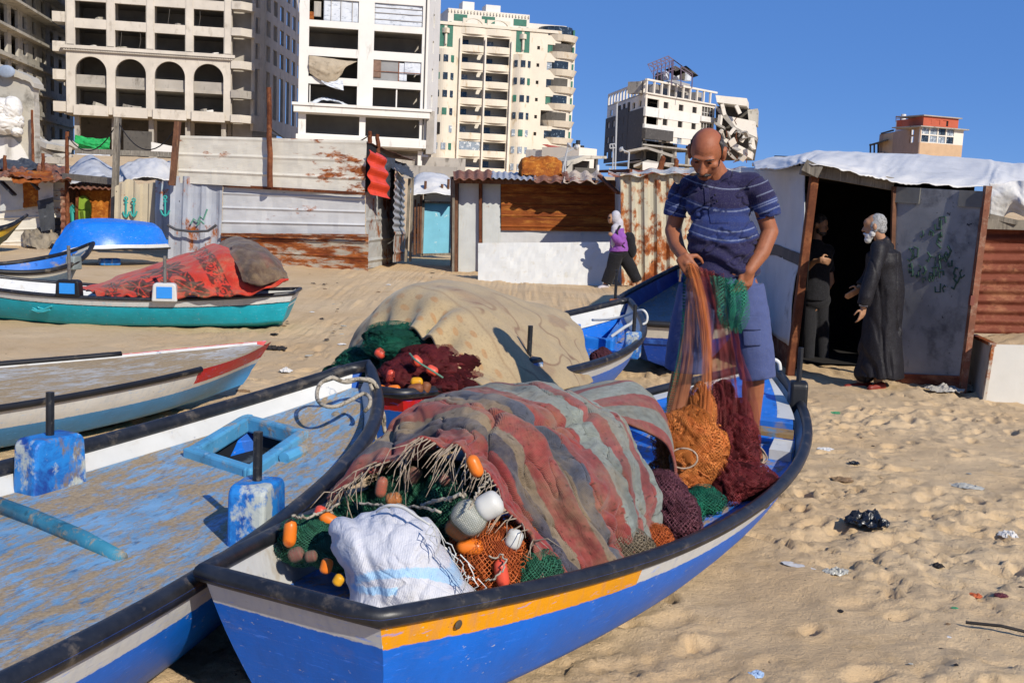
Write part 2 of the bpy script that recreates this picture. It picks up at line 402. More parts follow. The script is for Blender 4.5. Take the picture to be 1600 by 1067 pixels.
TK = [0, .12, .28, .45, .62, .78, .90, 1.0]
PROF = dict(hb=[.33, .53, .70, .77, .73, .55, .30, .015], hc=[.24, .36, .47, .51, .46, .30, .13, .008],
            zg=[.55, .53, .51, .50, .515, .56, .63, .72], zc=[.16, .12, .09, .07, .08, .13, .22, .36], zk=[.08, .03, .0, -.02, -.02, .02, .10, .26])
lerp_ = lambda a, b, t: a+(b-a)*t
class Boat:
    def __init__(s, name, label, stern, bow, hull, rail, deck, inner, deck_drop=.16, prof=None, lift=0.0, roll=0.0, pitch=0.0, flip=False,
                 rail_r=.034, rake=.35, group='wooden fishing boats pulled up on the sand', L=None, cat='boat', deck_t=(0, 1), rail_t=1.0, has_deck=True):
        p = dict(PROF); p.update(prof or {}); s.f = {k: spline(TK, v) for k, v in p.items()}
        a = Vector((stern[0], stern[1], 0)); b = Vector((bow[0], bow[1], 0)); d = b-a
        s.L = L or d.length; s.rake = rake; s.drop_ = deck_drop if callable(deck_drop) else (lambda t: deck_drop)
        h = math.atan2(d.y, d.x)
        m = Matrix.Rotation(h, 4, 'Z') @ Matrix.Rotation(-pitch, 4, 'Y') @ Matrix.Rotation(roll, 4, 'X')
        if flip: m = m @ Matrix.Rotation(math.pi, 4, 'X')
        s.M = Matrix.Translation((a.x, a.y, lift)) @ m
        s.root = thing(name, label, cat, (a.x, a.y, lift), group, rot=m.to_euler())
        NU = 56; ts = np.linspace(0, 1, NU); S = []; U = []
        for t in ts:
            pts, uv = s.section(t); S.append(pts); U.append([(t*s.L, q) for q in uv])
        mb = MB()
        for sg in (1, -1):
            mb.grid([[(x, sg*y, z) for x, y, z in row] for row in S], uvs=U, flip=(sg > 0))
        pts = S[0]; mb.grid([[(x, y*q, z) for x, y, z in pts] for q in (-1, -.5, 0, .5, 1)], uvs=[[(-1, q[1]) for q in U[0]]]*5)
        s.hull = mb.build('hull', hull, s.root, smooth=True)
        mod = s.hull.modifiers.new('edge', 'EDGE_SPLIT'); mod.split_angle = R(50)
        # rubber rail round the sheer
        path = []
        for t in np.linspace(0, 1, 60): path.append((t*s.L, -float(s.f['hb'](t)), float(s.f['zg'](t))))
        for t in np.linspace(1, 0, 60)[1:]: path.append((t*s.L, float(s.f['hb'](t)), float(s.f['zg'](t))))
        w = float(s.f['hb'](0)); z0 = float(s.f['zg'](0))
        path += [(0, y, z0) for y in np.linspace(w, -w, 8)[1:-1]]
        if rail_t < 1:
            mb = MB(); tq = np.linspace(rail_t, 0, 50); w = float(s.f['hb'](0))
            path = [(t*s.L, -float(s.f['hb'](t)), float(s.f['zg'](t))) for t in tq] + [(t*s.L, float(s.f['hb'](t)), float(s.f['zg'](t))) for t in tq[::-1]]; mb.tube(path, rail_r, 12)
        else:
            mb = MB(); mb.tube(path, rail_r, 12, closed=True)
        s.rail = mb.build('rub_rail', rail, s.root, smooth=True)
        # deck and inside of the bulwark
        if has_deck:
            mb = MB(); tt = np.linspace(0.012, 0.985, 130)
            I_ = [s.inner(t, 1) for t in tt]; mb.grid([[(i[0], i[1]*q, i[2]) for q in np.linspace(-1, 1, 41)] for i in I_])
            s.deck = mb.build('deck', deck, s.root, smooth=True)
            mb = MB()
            for sg in (1, -1):
                rows = []
                for t in tt:
                    top = (t*s.L, sg*max(.004, float(s.f['hb'](t))-.012), float(s.f['zg'](t))-.004); bot = s.inner(t, 1); rows.append([top, (bot[0], sg*(bot[1]+.002), bot[2]-.01)])
                mb.grid(rows, flip=(sg < 0))
            a0 = s.inner(tt[0], 1); hb0 = float(s.f['hb'](tt[0]))
            mb.add([(a0[0], a0[1], a0[2]-.01), (a0[0], -a0[1], a0[2]-.01), (a0[0], -hb0, float(s.f['zg'](0))), (a0[0], hb0, float(s.f['zg'](0)))], [(0, 1, 2, 3)])
            s.bul = mb.build('bulwark', inner, s.root, smooth=False)
    def cut(s, quadw):
        """open the deck inside a quad of world points"""
        iv = s.M.inverted(); q = [(iv @ Vector(p)).xy for p in quadw]; me = s.deck.data
        import bmesh
        bm = bmesh.new(); bm.from_mesh(me); kill = []
        for f in bm.faces:
            c = f.calc_center_median().xy; sg = [((q[(i+1) % 4]-q[i]).cross(c-q[i])) > 0 for i in range(4)]
            if all(sg) or not any(sg): kill.append(f)
        bmesh.ops.delete(bm, geom=kill, context='FACES'); bm.to_mesh(me); bm.free()
    def side_w(s, t, w):
        hb, hc, zg, zc = (float(s.f[k](t)) for k in ('hb', 'hc', 'zg', 'zc'))
        k = math.sin(math.pi*w)*.05*hb
        return hb*(1-w)+hc*w+k, zg*(1-w)+zc*w
    def section(s, t):
        out = []; uv = []; hc, zc, zk = (float(s.f[k](t)) for k in ('hc', 'zc', 'zk')); zg = float(s.f['zg'](t)); dist = 0; prev = None
        fade = float(smooth(.72, 1, np.array(t))); stern_r = .05*(1-float(smooth(0, .1, np.array(t))))
        ws = [0, .08, .17, .26, .36, .5, .65, .8, .93, 1]
        for w in ws: out.append([*s.side_w(t, w), w*.7])
        for q in (.25, .5, .75, 1): out.append([hc*(1-q), zc+(zk-zc)*(q**.8), .7+.3*q])
        res = []
        for y, z, w in out:
            if prev: dist += math.hypot(y-prev[0], z-prev[1])
            prev = (y, z); uv.append(dist); res.append((t*s.L - s.rake*fade*w + stern_r*w*4, y, z))
        return res, uv
    def inner(s, t, q):
        zg, zc = float(s.f['zg'](t)), float(s.f['zc'](t)); dr = s.drop_(t); zd = zg - dr; w = min(.95, dr/max(.05, zg-zc))
        y, z = s.side_w(t, w); fade = float(smooth(.72, 1, np.array(t)))
        return (t*s.L - s.rake*fade*w*.7 - .0, max(.003, y-.03), zd)
    def rail_pt(s, t, side, dz=0, inn=0): return Vector((t*s.L, side*(float(s.f['hb'](t))-inn), float(s.f['zg'](t))+dz))
    def deck_z(s, t): return float(s.f['zg'](t))-s.drop_(t)
    def world(s, p): return s.M @ Vector(p)
def round_block(mb, m, w, d, h, mi=0, r=.045):
    """upright block with a rounded outline"""
    poly = []
    for cx, cz, a0 in ((w/2-r, h-r, 0), (-w/2+r, h-r, 90)):
        for k in range(6):
            a = R(a0+k*18); poly.append((cx+r*math.cos(a), cz+r*math.sin(a)))
    poly += [(-w/2-.012, 0), (w/2+.012, 0)]
    mb.prism([m @ Vector((x, -d/2, z)) for x, z in poly], (m.to_3x3() @ Vector((0, d, 0))), mi)
def oar_block(boat, t, side, mats, w=.2, d=.15, h=.26, pin=.3, base=None, pin_r=.018, inn=.07, dz=-.16, name='oarlock_block', face=None, tilt=0, pin_off=(0, 0), fs=-1):
    p = boat.rail_pt(t, side, dz, inn); e = .01
    a, b = boat.rail_pt(t-e, side), boat.rail_pt(t+e, side); yaw = math.atan2((b-a).y, (b-a).x)
    m = Matrix.Translation(p) @ Matrix.Rotation(yaw, 4, 'Z') @ Matrix.Rotation(tilt, 4, 'Y')
    mb = MB(); round_block(mb, m, w, d, h); o = mb.build(name, mats[0], boat.root); mod_bevel(o, .018, 3)
    for pl in o.data.polygons: pl.use_smooth = False
    mb = MB(); q = m @ Vector((pin_off[0], pin_off[1], h-.02)); mb.tube([q, m @ Vector((pin_off[0]+.004, pin_off[1], h+pin))], pin_r, 10)
    pn = mb.build('oar_pin', mats[1], o, smooth=False)
    if face is not None:
        mb = MB(); f = m @ Matrix.Translation((0, -side*0-.0, 0))
        sgn = fs
        mb.tbox(m @ Matrix.Translation((0, sgn*(d/2+.004), h*.5)), w*.66, .012, h*.62); q2 = mb.build('painted_face', face, o)
    return o
BLACK_BLOCK = M('black_rubber_block', '#17181b', 0.45, 0.25, 8, [('#55504a', 12, 0.62, 0.75)], bump=0.25, bscale=30)
PIN = M('black_pin', '#202226', 0.4, 0.25, 10, [('#5b5750', 20, 0.58, 0.7)], bump=0.2, bscale=50)
GREYPIN = M('weathered_steel_pin', '#6c6a66', 0.5, 0.25, 10, [('#3c2b20', 18, 0.55, 0.7)], bump=0.2, bscale=50)
def block_paint():
    t = NT('flaking_blue_block'); ob = t.coord('Object'); n = t.noise(ob, 6, 5, 0.65, 0.5)
    c = t.mix(t.step(n, 0.38, 0.55), rgb('#123a86'), rgb('#1f7ac6'))
    c = t.mix(t.step(t.noise(t.mapping(ob, (1,1,.8), (3,1,2)), 4.5, 6, 0.68), 0.52, 0.58), c, rgb('#aeb4ae'))
    c = t.mix(t.step(t.noise(t.mapping(ob, (1,1,.5), (8,1,2)), 9, 6, 0.7), 0.57, 0.68), c, rgb('#7c6a4e'))
    return t.fin(c, .55, n, .5, .012)
BLOCK_BLUE = block_paint()

# --- the near boat carrying the nets
HULL1 = hull_paint('hull_paint_near', '#0468d2', [(0, .105, None, None, '#cbcbc8'), (0, .11, 0.0, 1.22, '#e59a08')])
DECK1 = deck_paint('deck_near', '#1f74d0', 0.46)
b1 = Boat('fishing_boat', 'blue wooden boat loaded with nets, yellow stripe along its side, fisherman standing in its bow', (-.63, 3.07), (1.85, 7.75),
          HULL1, RAIL, DECK1, WHITE_IN, deck_drop=lambda t: lerp_(.17, .085, float(smooth(.3, .55, np.array(t)))), rail_r=.03, prof=dict(zg=[.57,.51,.45,.43,.455,.51,.57,.65], zc=[.16,.12,.08,.05,.05,.09,.17,.29]))
# --- the sandy boat on the left
HULL2 = hull_paint('hull_paint_left', '#0464ca', [(0, .13, None, None, '#c8c8c5'), (0, .13, 3.55, 4.35, '#b01722'), (0, .5, 4.35, 9, '#2a5fb4')])
DECK2 = deck_paint('deck_left', '#74a0c2', 0.54, '#34496a', (1.0, 2.8, 1))
b2 = Boat('fishing_boat', 'empty blue and white boat with sandy flush deck, open hatch and red bow mark', (-2.38, 1.5), (-.86, 6.4),
          HULL2, RAIL, DECK2, WHITE_IN, deck_drop=.10, rail_r=.036, prof=dict(zg=[.55,.53,.51,.50,.51,.55,.62,.73], hb=[.45,.70,.81,.79,.68,.52,.31,.015], hc=[.34,.50,.56,.54,.44,.28,.13,.008]))
# --- white boat with a red bow
HULL3 = hull_paint('hull_paint_white', '#3f8cc8', [(0, .17, None, None, '#d8d7d2'), (0, .13, 4.1, 9, '#c01c1e')], dirt=.12)
DECK3 = deck_paint('deck_white', '#bdbab0', 0.62, '#8f8a80', (.8, 2.2, 1))
b3 = Boat('fishing_boat', 'white topped boat with dusty white deck and red painted bow tip', (-5.07, 4.86), (-2.05, 9.1),
          HULL3, RAIL2, DECK3, WHITE_IN, deck_drop=.02, rail_r=.023, rail_t=.79, prof=dict(hb=[.4,.6,.76,.78,.68,.50,.30,.03], zg=[.43,.41,.39,.38,.385,.40,.43,.47], zc=[.16,.12,.09,.07,.08,.11,.16,.24], zk=[.08,.03,0,-.02,-.02,.0,.05,.13]), rake=.28)
# --- teal boat
HULL4 = hull_paint('hull_paint_teal', '#16a4ba', [(0, .105, None, None, '#c9c9c7'), (.105, .118, None, None, '#16262e')], dirt=.12)
DECK4 = deck_paint('deck_teal', '#2a78b8', 0.3)
b4 = Boat('fishing_boat', 'teal hulled boat with white band, covered by a red floral blanket', (-2.75, 13.75), (-7.6, 13.45),
          HULL4, RAIL, DECK4, WHITE_IN, deck_drop=.15, rail_r=.024, lift=-.05, prof=dict(zg=[.52,.47,.43,.42,.44,.50,.60,.75]))
# --- boat under the beige blanket
HULL5 = hull_paint('hull_paint_middle', '#0c64c6', [(0, .12, None, None, '#c6c6c3'), (0, .12, -2, .75, '#c2221c')])
DECK5 = deck_paint('deck_middle', '#1d70cc', 0.42)
b5 = Boat('fishing_boat', 'blue boat heaped with nets under a beige blanket, small open hatch near its bow', (-.95, 6.6), (1.22, 11.6),
          HULL5, RAIL, DECK5, WHITE_IN, deck_drop=.15, rail_r=.034)
# --- boat behind the fisherman
HULL6 = hull_paint('hull_paint_dark', '#10409a', [(0, .15, None, None, '#cfc8b8'), (0, .15, 2.0, 3.0, '#c87818')])
DECK6 = deck_paint('deck_dark', '#4d5560', 0.35, '#202226')
b6 = Boat('fishing_boat', 'weathered boat with dark blue inner bow behind the fisherman legs, orange mark on its side', (1.62, 10.9), (2.4, 15.8),
          HULL6, RAIL2, DECK6, M('dark_blue_inner', '#14377c', .5, .15, 4, [('#2d57a0', 6, .55, .7)]), deck_drop=.2, prof=dict(zg=[.55,.53,.51,.50,.54,.62,.74,.88]))
# ------------------------------------------------------------------ fittings of the boats
def hatch(b, quadpx, z, wid=.06, hgt=.045, paint=None, depth=.12):
    q = []
    for x, y in quadpx:
        zz = z
        for _ in range(4): p = W(x, y, zz); lp_ = b.M.inverted() @ p; zz = b.deck_z(min(.97, max(.02, lp_.x/b.L)))+hgt*.5
        q.append(W(x, y, zz)-Vector((0, 0, hgt*.5)))
    c = sum(q, Vector())/4
    b.cut([p.lerp(c, .04) for p in q]); iv = b.M.inverted(); L = lambda p: iv @ Vector(p)
    mb = MB()
    for i in range(4):
        a, d = q[i], q[(i+1) % 4]; dv = (d-a).normalized()*wid*.45
        mb.bar(L(a-dv+Vector((0, 0, hgt*.5-.02))), L(d+dv*(0 if i % 2 else 1)+Vector((0, 0, hgt*.5-.02-.002*i))), wid, hgt+.04)
    o = mb.build('hatch_coaming', paint, b.root); mod_bevel(o, .012)
    mb = MB(); dn = Vector((0, 0, -depth)); qi = [p.lerp(c, -.03)-Vector((0, 0, .012)) for p in q]
    for i in range(4): a, d = qi[i], qi[(i+1) % 4]; mb.add([L(a), L(d), L(d+dn), L(a+dn)], [(0, 1, 2, 3)])
    mb.add([L(p+dn) for p in qi], [(0, 1, 2, 3)]); mb.build('hatch_well', M('dark_hatch_well', '#161b22', .8, .2, 6, [('#4a545c', 4, .62, .7)]), o)  # shadow inside the hatch is put into the dark well colour
COAM = deck_paint('coaming_paint', '#4f97c0', .35, '#3a5f7e', (1, 1, 1))
COAM5 = deck_paint('coaming_paint_blue', '#1f78d0', .2, '#1c4a8c', (1, 1, 1))
hatch(b2, [(298,706),(392,736),(472,678),(386,654)], .475, paint=COAM)
hatch(b5, [(896,532),(952,538),(972,508),(905,500)], .45, .08, .10, paint=COAM5, depth=.14)
oar_block(b2, .61, 1, (BLOCK_BLUE, PIN), w=.27, d=.14, h=.27, pin=.19, inn=.11, dz=-.14, pin_off=(.0, 0))
oar_block(b2, .562, -1, (BLOCK_BLUE, PIN), w=.22, d=.15, h=.25, pin=.19, inn=.13, dz=-.12)
oar_block(b1, .845, -1, (BLACK_BLOCK, PIN), w=.13, d=.11, h=.24, pin=.21, inn=.015, dz=-.10, pin_r=.017)
oar_block(b5, .235, -1, (BLACK_BLOCK, PIN), w=.19, d=.14, h=.18, pin=.22, inn=.05, dz=-.04, face=M('worn_blue_face', '#3a6ca8', .6, .2, 9, [('#b5b8b6', 8, .52, .6)]))
oar_block(b5, .665, -1, (BLOCK_BLUE, PIN), w=.18, d=.13, h=.24, pin=.24, inn=.05, dz=-.15)
BLUEFACE = M('blue_white_block_face', '#2a86d8', .5, .08, 5)
for t, nm in ((.53, 0), (.30, 1)): oar_block(b4, t, 1, (BLACK_BLOCK, GREYPIN), w=.27, d=.14, h=.20, pin=.40, inn=.03, dz=-.0, pin_r=.02, face=BLUEFACE, fs=1) if nm == 0 else oar_block(b4, t, 1, (M('white_block', '#c4c4c0', .5, .08, 5), GREYPIN), w=.27, d=.14, h=.22, pin=.32, inn=-.03, dz=-.02, pin_r=.02, face=BLUEFACE, fs=1)
oar_block(b6, .42, 1, (M('rust_orange_block', '#9a5a22', .6, .2, 6), PIN), w=.2, d=.14, h=.2, pin=.35, inn=.03, dz=-.1)
for b, t, sd, r in ((b5, .42, 1, .02),):
    mb = MB(); p = b.rail_pt(t, sd, 0, .03); mb.tube([p, p+Vector((0, 0, .2))], r, 8); mb.build('oar_pin', PIN, b.root)
# deck plank, cleats and knots on the sandy boat
iv2 = b2.M.inverted(); L2 = lambda p: iv2 @ Vector(p)
mb = MB(); mb.tube([L2(W(-60, 768, .425)), L2(W(60, 812, .42)), L2(W(130, 842, .415)), L2(W(190, 872, .405))], [.034, .034, .034, .026], 10); mb.build('deck_batten', deck_paint('batten_paint', '#2f7690', .45, '#23404c', (1, 1, 1)), b2.root, smooth=True)
mb = MB(); mb.tube([L2(W(444, 716, .46)), L2(W(474, 702, .47))], .03, 10); mb.build('deck_tube', COAM, b2.root)
for x, y in ((450, 627), (528, 655)):
    mb = MB(); r_ = random.Random(x); p = L2(W(x, y, .5))
    for i in range(5): mb.ell(p+Vector((r_.uniform(-.03, .03), r_.uniform(-.03, .03), r_.uniform(-.01, .03))), r_.uniform(.018, .035), nu=8, nv=6)
    mb.build('rope_knot', M('dirty_rope', '#8c8272', .9, .2, 20), b2.root)
# mooring rope over the bow
ROPE = M('pale_rope', '#a79d8c', .9, .15, 30, [('#6d6455', 40, .5, .6)], bump=.6, bscale=120)
rp = thing('mooring_rope', 'pale looped mooring rope hanging over the bow of the sandy boat', 'rope', tuple(W(560, 620, .6)))
def rope(px, r, parent, mat=ROPE, n=40, name='strand'):
    mb = MB(); mb.tube(curve_pts([D(x, y, d) for x, y, d in px], n), r, 7); return mb.build(name, mat, parent, smooth=True)
rope([(518,589,5.75),(500,600,5.7),(495,620,5.6),(505,633,5.5),(525,635,5.5),(550,624,5.6),(568,615,5.7),(578,622,5.65),(577,634,5.6),(569,643,5.6)], .011, rp)
rope([(518,589,5.75),(540,597,5.8),(560,593,5.9),(580,594,5.95),(590,608,5.95),(594,632,5.95),(598,655,5.95),(602,676,5.95)], .012, rp)
rope([(540,595,5.8),(565,592,5.9),(586,600,5.96),(592,620,5.97),(590,640,5.97),(596,664,5.96)], .011, rp)
rope([(560,594,5.9),(582,600,5.96),(585,630,5.98),(584,660,5.97),(588,690,5.97)], .008, rp)
rope([(578,600,5.94),(590,625,5.93),(600,650,5.94),(600,668,5.95)], .01, rp)
# white ring of rope at the near boat's bow, coil on the middle boat
rope([(1196,572,7.4),(1203,563,7.4),(1211,561,7.4),(1217,566,7.4),(1218,575,7.4)], .013, b1.root) if False else None
rr = thing('rope_loop', 'small white rope loop at the bow of the loaded boat', 'rope', tuple(D(1210, 570, 7.5))); rope([(1196,580,7.45),(1200,567,7.45),(1209,562,7.45),(1217,567,7.45),(1219,578,7.45)], .014, rr, M('white_rope', '#c9c9c4', .7, .1, 20), name='loop')
rr = thing('rope_line', 'thin white rope running over the bow of the middle boat to a loop', 'rope', tuple(D(985, 505, 10.2))); rope([(925,500,10.6),(950,499,10.5),(975,494,10.4),(992,487,10.2),(1005,485,10.1),(1011,493,10.1),(1010,503,10.1),(1004,507,10.1)], .012, rr, M('white_rope', '#c9c9c4', .7, .1, 20), name='line'); rope([(955,526,10.2),(975,512,10.2),(985,506,10.2),(990,500,10.2)], .016, rr, M('white_rope', '#c9c9c4', .7, .1, 20), name='line')
# bow step of the near boat: dark riser, worn plank, white bracket
iv1 = b1.M.inverted(); L1 = lambda p: iv1 @ Vector(p)
def loc_strip(b, name, t0, t1, z0, z1, mat, q0=-.97, q1=.97):
    mb = MB(); P0, P1 = b.inner(t0, 1), b.inner(t1, 1); zd0, zd1 = P0[2], P1[2]
    c = [(P0[0], P0[1]*q0, zd0+z0), (P0[0], P0[1]*q1, zd0+z0), (P1[0], P1[1]*q1, zd1+z0), (P1[0], P1[1]*q0, zd1+z0)]
    mb.hexa(c + [(x, y, z+z1-z0) for x, y, z in c]); return mb.build(name, mat, b.root)
loc_strip(b1, 'thwart', .745, .765, -.01, .085, BLUE_IN)
mb = MB(); tt = np.linspace(.765, .985, 24)
mb.grid([[(b1.inner(t, 1)[0], b1.inner(t, 1)[1]*q*.8, b1.inner(t, 1)[2]+.085*(1-(t-.765)*1.2)) for q in np.linspace(-1, 1, 9)] for t in tt]); mb.build('foredeck', deck_paint('foredeck_paint', '#1f74d4', .22, '#2b4a86', (1, 2, 1)), b1.root, smooth=True)
mb = MB()
for sg in (-1, 1): mb.grid([[(b1.inner(t, 1)[0], b1.inner(t, 1)[1]*q*sg, b1.inner(t, 1)[2]+.086*(1-(t-.765)*1.2)) for q in (.78, .99)] for t in tt], flip=sg < 0)
mb.build('foredeck_margin', WHITE_IN, b1.root)
pl_ = loc_strip(b1, 'plank', .70, .722, .06, .085, M('worn_wood_plank', '#8a6f48', .8, .2, 6, [('#4b7a9c', 5, .55, .65), ('#4f3f2a', 12, .6, .7)], bump=.4), -.98, .9)
loc_strip(b1, 'bracket', .655, .70, .0, .055, WHITE_IN, -.99, -.80)
loc_strip(b1, 'bracket', .655, .70, .0, .055, WHITE_IN, .80, .99)
for t, w_ in ((.055, .02), (.485, .045)):     # scuppers through the side band
    mb = MB(); y, z = b1.side_w(t, .17); e = b1.side_w(t, .17)[0]; mb.ell((t*b1.L, -y-.002, z), (w_, .006, .013 if t > .1 else .014), nu=12, nv=8); o = mb.build('scupper_hole', flat('scupper_dark', '#4a4238', .7), b1.root)
# emblem scratched in the teal side, rope tail over its rail
mb = MB(); TL = lambda x, y: D(x, y, 12.66)
for p in ([(48,476),(52,481),(58,485),(66,485),(74,481),(81,478)], [(53,470),(57,475),(61,481),(68,483)], [(50,484),(58,487),(68,487),(78,484)], [(53,470),(58,472),(63,479)]): mb.tube([b4.M.inverted() @ D(x, y, 12.97-.0022*(x-40)) for x, y in p], .013, 5)
mb.build('bird_emblem', flat('emblem_teal', '#3aa3ad', .5), b4.root)
rope([(66,456,12.6),(68,464,12.55),(71,471,12.55),(76,472,12.55),(80,466,12.55),(85,455,12.6)], .008, b4.root, flat('dark_cord', '#1f2426', .7), name='cord') if False else None
# upturned blue boat and the two small ones on the far left
HULL7 = hull_paint('hull_paint_upturned', '#1c74d8', [(0, .09, None, None, '#cfcfcb')], dirt=.35, gloss=.2)
b7 = Boat('fishing_boat', 'upturned bright blue boat resting keel up before the corrugated fence', ((252-800)/F_PX*22.6, 22.6), ((62-800)/F_PX*21.2, 21.2), HULL7, RAIL2, DECK1, BLUE_IN, lift=.86, flip=True, rail_r=.02,
          prof=dict(zg=[.42,.42,.42,.42,.44,.48,.60,.78], zc=[.05,.0,-.04,-.07,-.06,.0,.10,.30], zk=[-.02,-.08,-.12,-.15,-.14,-.08,.05,.24]))
mb = MB(); mb.tube([b7.M.inverted() @ D(173, 424, 21.8), b7.M.inverted() @ D(173, 409, 21.8)], .03, 8); mb.build('oar_pin', GREYPIN, b7.root)
mb = MB(); p = b7.M.inverted() @ D(171, 409, 21.7); mb.box(p.x-.2, p.x+.2, p.y-.1, p.y+.1, p.z-.07, p.z+.07); o = mb.build('oarlock_block', BLOCK_BLUE, b7.root); mod_bevel(o, .03)
HULL8 = hull_paint('hull_paint_grey', '#5b6f80', [(0, .10, None, None, '#b9b6aa'), (0, .14, 2.7, 9, '#b8963a')], dirt=.5)
b8 = Boat('fishing_boat', 'small weathered boat with grey hull and yellow bow band behind the teal boat', ((-90-800)/F_PX*15.2, 15.2), ((140-800)/F_PX*16.6, 16.6), HULL8, RAIL2, deck_paint('deck_grey', '#6f8ea8', .5), BLUE_IN, deck_drop=.16, prof=dict(zg=[.5,.47,.44,.44,.48,.56,.66,.80]), rake=.6)
oar_block(b8, .76, -1, (M('grey_block', '#7d8684', .6, .2, 5), GREYPIN), w=.2, d=.14, h=.2, pin=.03, inn=.05, dz=-.1, pin_r=.02)
HULL9 = hull_paint('hull_paint_yellow', '#3c4a34', [(.05, .2, None, None, '#c8a42a')], dirt=.4)
b9 = Boat('fishing_boat', 'dark green and yellow boat tip peeking in at the far left edge', ((-150-800)/F_PX*24, 23.2), ((25-800)/F_PX*24, 24.4), HULL9, RAIL2, DECK4, BLUE_IN, prof=dict(zg=[.5,.47,.44,.44,.50,.60,.72,.92]), rake=.6)
# ------------------------------------------------------------------ sheet metal, boards and tarpaulins
def lerp(a, b, t): return a + (b-a)*t
def sheet_grid(bl, br, tr, tl, rib='h', pitch=.2, depth=.02, prof='rib', dent=.012, seed=0, rag=0.0, per=8):
    bl, br, tr, tl = (np.array(tuple(p), float) for p in (bl, br, tr, tl))
    wu = np.linalg.norm(br-bl); wv = np.linalg.norm(tl-bl)
    n = np.cross(br-bl, tl-bl); n /= np.linalg.norm(n)
    if n[1] > 0: n = -n
    if rib == 'h': nv = max(4, min(420, int(wv/pitch*per))); nu = max(8, min(90, int(wu/.12)))
    elif rib == 'v': nu = max(4, min(420, int(wu/pitch*per))); nv = max(8, min(60, int(wv/.12)))
    else: nu = max(6, min(80, int(wu/.07))); nv = max(6, min(80, int(wv/.07)))
    U, Vv = np.meshgrid(np.linspace(0, 1, nu+1), np.linspace(0, 1, nv+1), indexing='ij')
    if rag: Vv = Vv*(1 + rag/wv*(2*fbm(U*wu*3+seed, U*0+seed*2.3, 3)-1)*Vv)
    P = (bl[None,None]*(1-U[...,None])+br[None,None]*U[...,None])*(1-Vv[...,None]) + (tl[None,None]*(1-U[...,None])+tr[None,None]*U[...,None])*Vv[...,None]
    if rib: 
        q = ((Vv*wv if rib == 'h' else U*wu)/pitch + seed*.37) % 1.0
        if prof == 'sine': h = .5+.5*np.cos(2*np.pi*q)
        elif prof == 'trap': h = smooth(.08, .2, q)*(1-smooth(.55, .67, q))
        else: h = np.maximum(0, 1-np.abs(q-.5)/.07)
        h = h*depth
    else: h = 0
    h = h + dent*2*(fbm(U*wu*1.6+seed*3.1, Vv*wv*1.6+seed, 4)-.5) + dent*.8*(fbm(U*wu*7+seed, Vv*wv*7+seed*2, 2)-.5)
    return P + n[None,None]*np.asarray(h)[...,None] if np.ndim(h) else P
def sheet(name, corners, mats, parent, rib='h', pitch=.2, depth=.02, prof='rib', dent=.012, seed=0, rag=0.0, th=.006, label=None):
    o = gridmesh(name, sheet_grid(*corners, rib, pitch, depth, prof, dent, seed, rag), mats, parent, smooth=False)
    mod_solid(o, th)
    if label: o['label'] = label
    return o
def quad(pts, d):            # 4 pixels (bl br tr tl) with distances
    ds = d if hasattr(d, '__len__') else [d]*4
    return [D(x, y, k) for (x, y), k in zip(pts, ds)]
def pole(name, label, a, b, r, mat, cat='pole', group=None, parent=None, crook=.015, sq=False):
    n = 7; P = []
    for i in range(n):
        t = i/(n-1); p = Vector(a).lerp(Vector(b), t)
        if 0 < i < n-1: p += Vector((rnd.uniform(-1, 1), rnd.uniform(-1, 1), 0))*crook
        P.append(p)
    mb = MB()
    if sq: mb.bar(a, b, r*2, r*1.6)
    else: mb.tube(P, [r*(1.05-.2*i/(n-1)) for i in range(n)], 8)
    if parent is not None: return mb.build(name, mat, parent)
    o = mb.build(name, mat, loc=tuple(a)); tag(o, label, cat, group); return o
RUSTS = [('#7a3a17', 2.2, .50, .64), ('#4a2413', 6, .55, .68)]
def wmet(name, base, rust, seed=0, stretch=(1, 1, 1), dark=True):
    t = NT(name); ob = t.mapping(t.coord('Object'), stretch, (seed*3.3, seed*1.7, seed*.9)); b = rgb(base)
    c = t.mix(t.step(t.noise(ob, 1.3, 5, .65), .3, .7), tuple(x*.80 for x in b), b)
    c = t.mix(t.math('MULTIPLY', t.step(t.noise(t.mapping(ob, (1,1,.25)), 5, 6, .7), .5, .75), .35), c, tuple(x*.58 for x in b))
    rn = t.math('ADD', t.math('MULTIPLY', t.noise(ob, .9, 3, .6), .5), t.math('MULTIPLY', t.noise(t.mapping(ob, loc=(5,5,5)), 5, 7, .72), .5))
    k = .62-rust*.2
    c = t.mix(t.step(rn, k-.03, k+.02), c, t.mix(t.step(t.noise(ob, 9, 5, .7), .35, .65), rgb('#b0672c'), rgb('#6b3317')))
    c = t.mix(t.step(rn, k+.02, k+.09), c, t.mix(t.step(t.noise(ob, 13, 5, .7), .35, .65), rgb('#8a431b'), rgb('#4b2413')))
    if dark:
        c = t.mix(t.step(t.noise(t.mapping(ob, loc=(1,9,4)), 6, 3, .6), .735, .75), c, rgb('#1c1512'))
    return t.fin(c, .6, t.noise(ob, 12, 5, .7), .3, .01, spec=.3)
def rustmet(name, a, b, c3, seed=0, stretch=(1,1,1)):
    t = NT(name); ob = t.mapping(t.coord('Object'), stretch, (seed*3.3, seed*1.7, seed*.9))
    c = t.mix(t.step(t.noise(ob, 2.5, 7, .72), .36, .64), rgb(a), rgb(b))
    c = t.mix(t.math('MULTIPLY', t.step(t.noise(t.mapping(ob, loc=(4,4,4)), 7, 7, .75), .5, .66), .85), c, rgb(c3))
    c = t.mix(t.math('MULTIPLY', t.step(t.noise(t.mapping(ob, loc=(4,1,8)), 16, 5, .7), .6, .7), .6), c, rgb('#2e1710'))
    return t.fin(c, .75, t.noise(ob, 18, 6, .75), .5, .01, spec=.2)
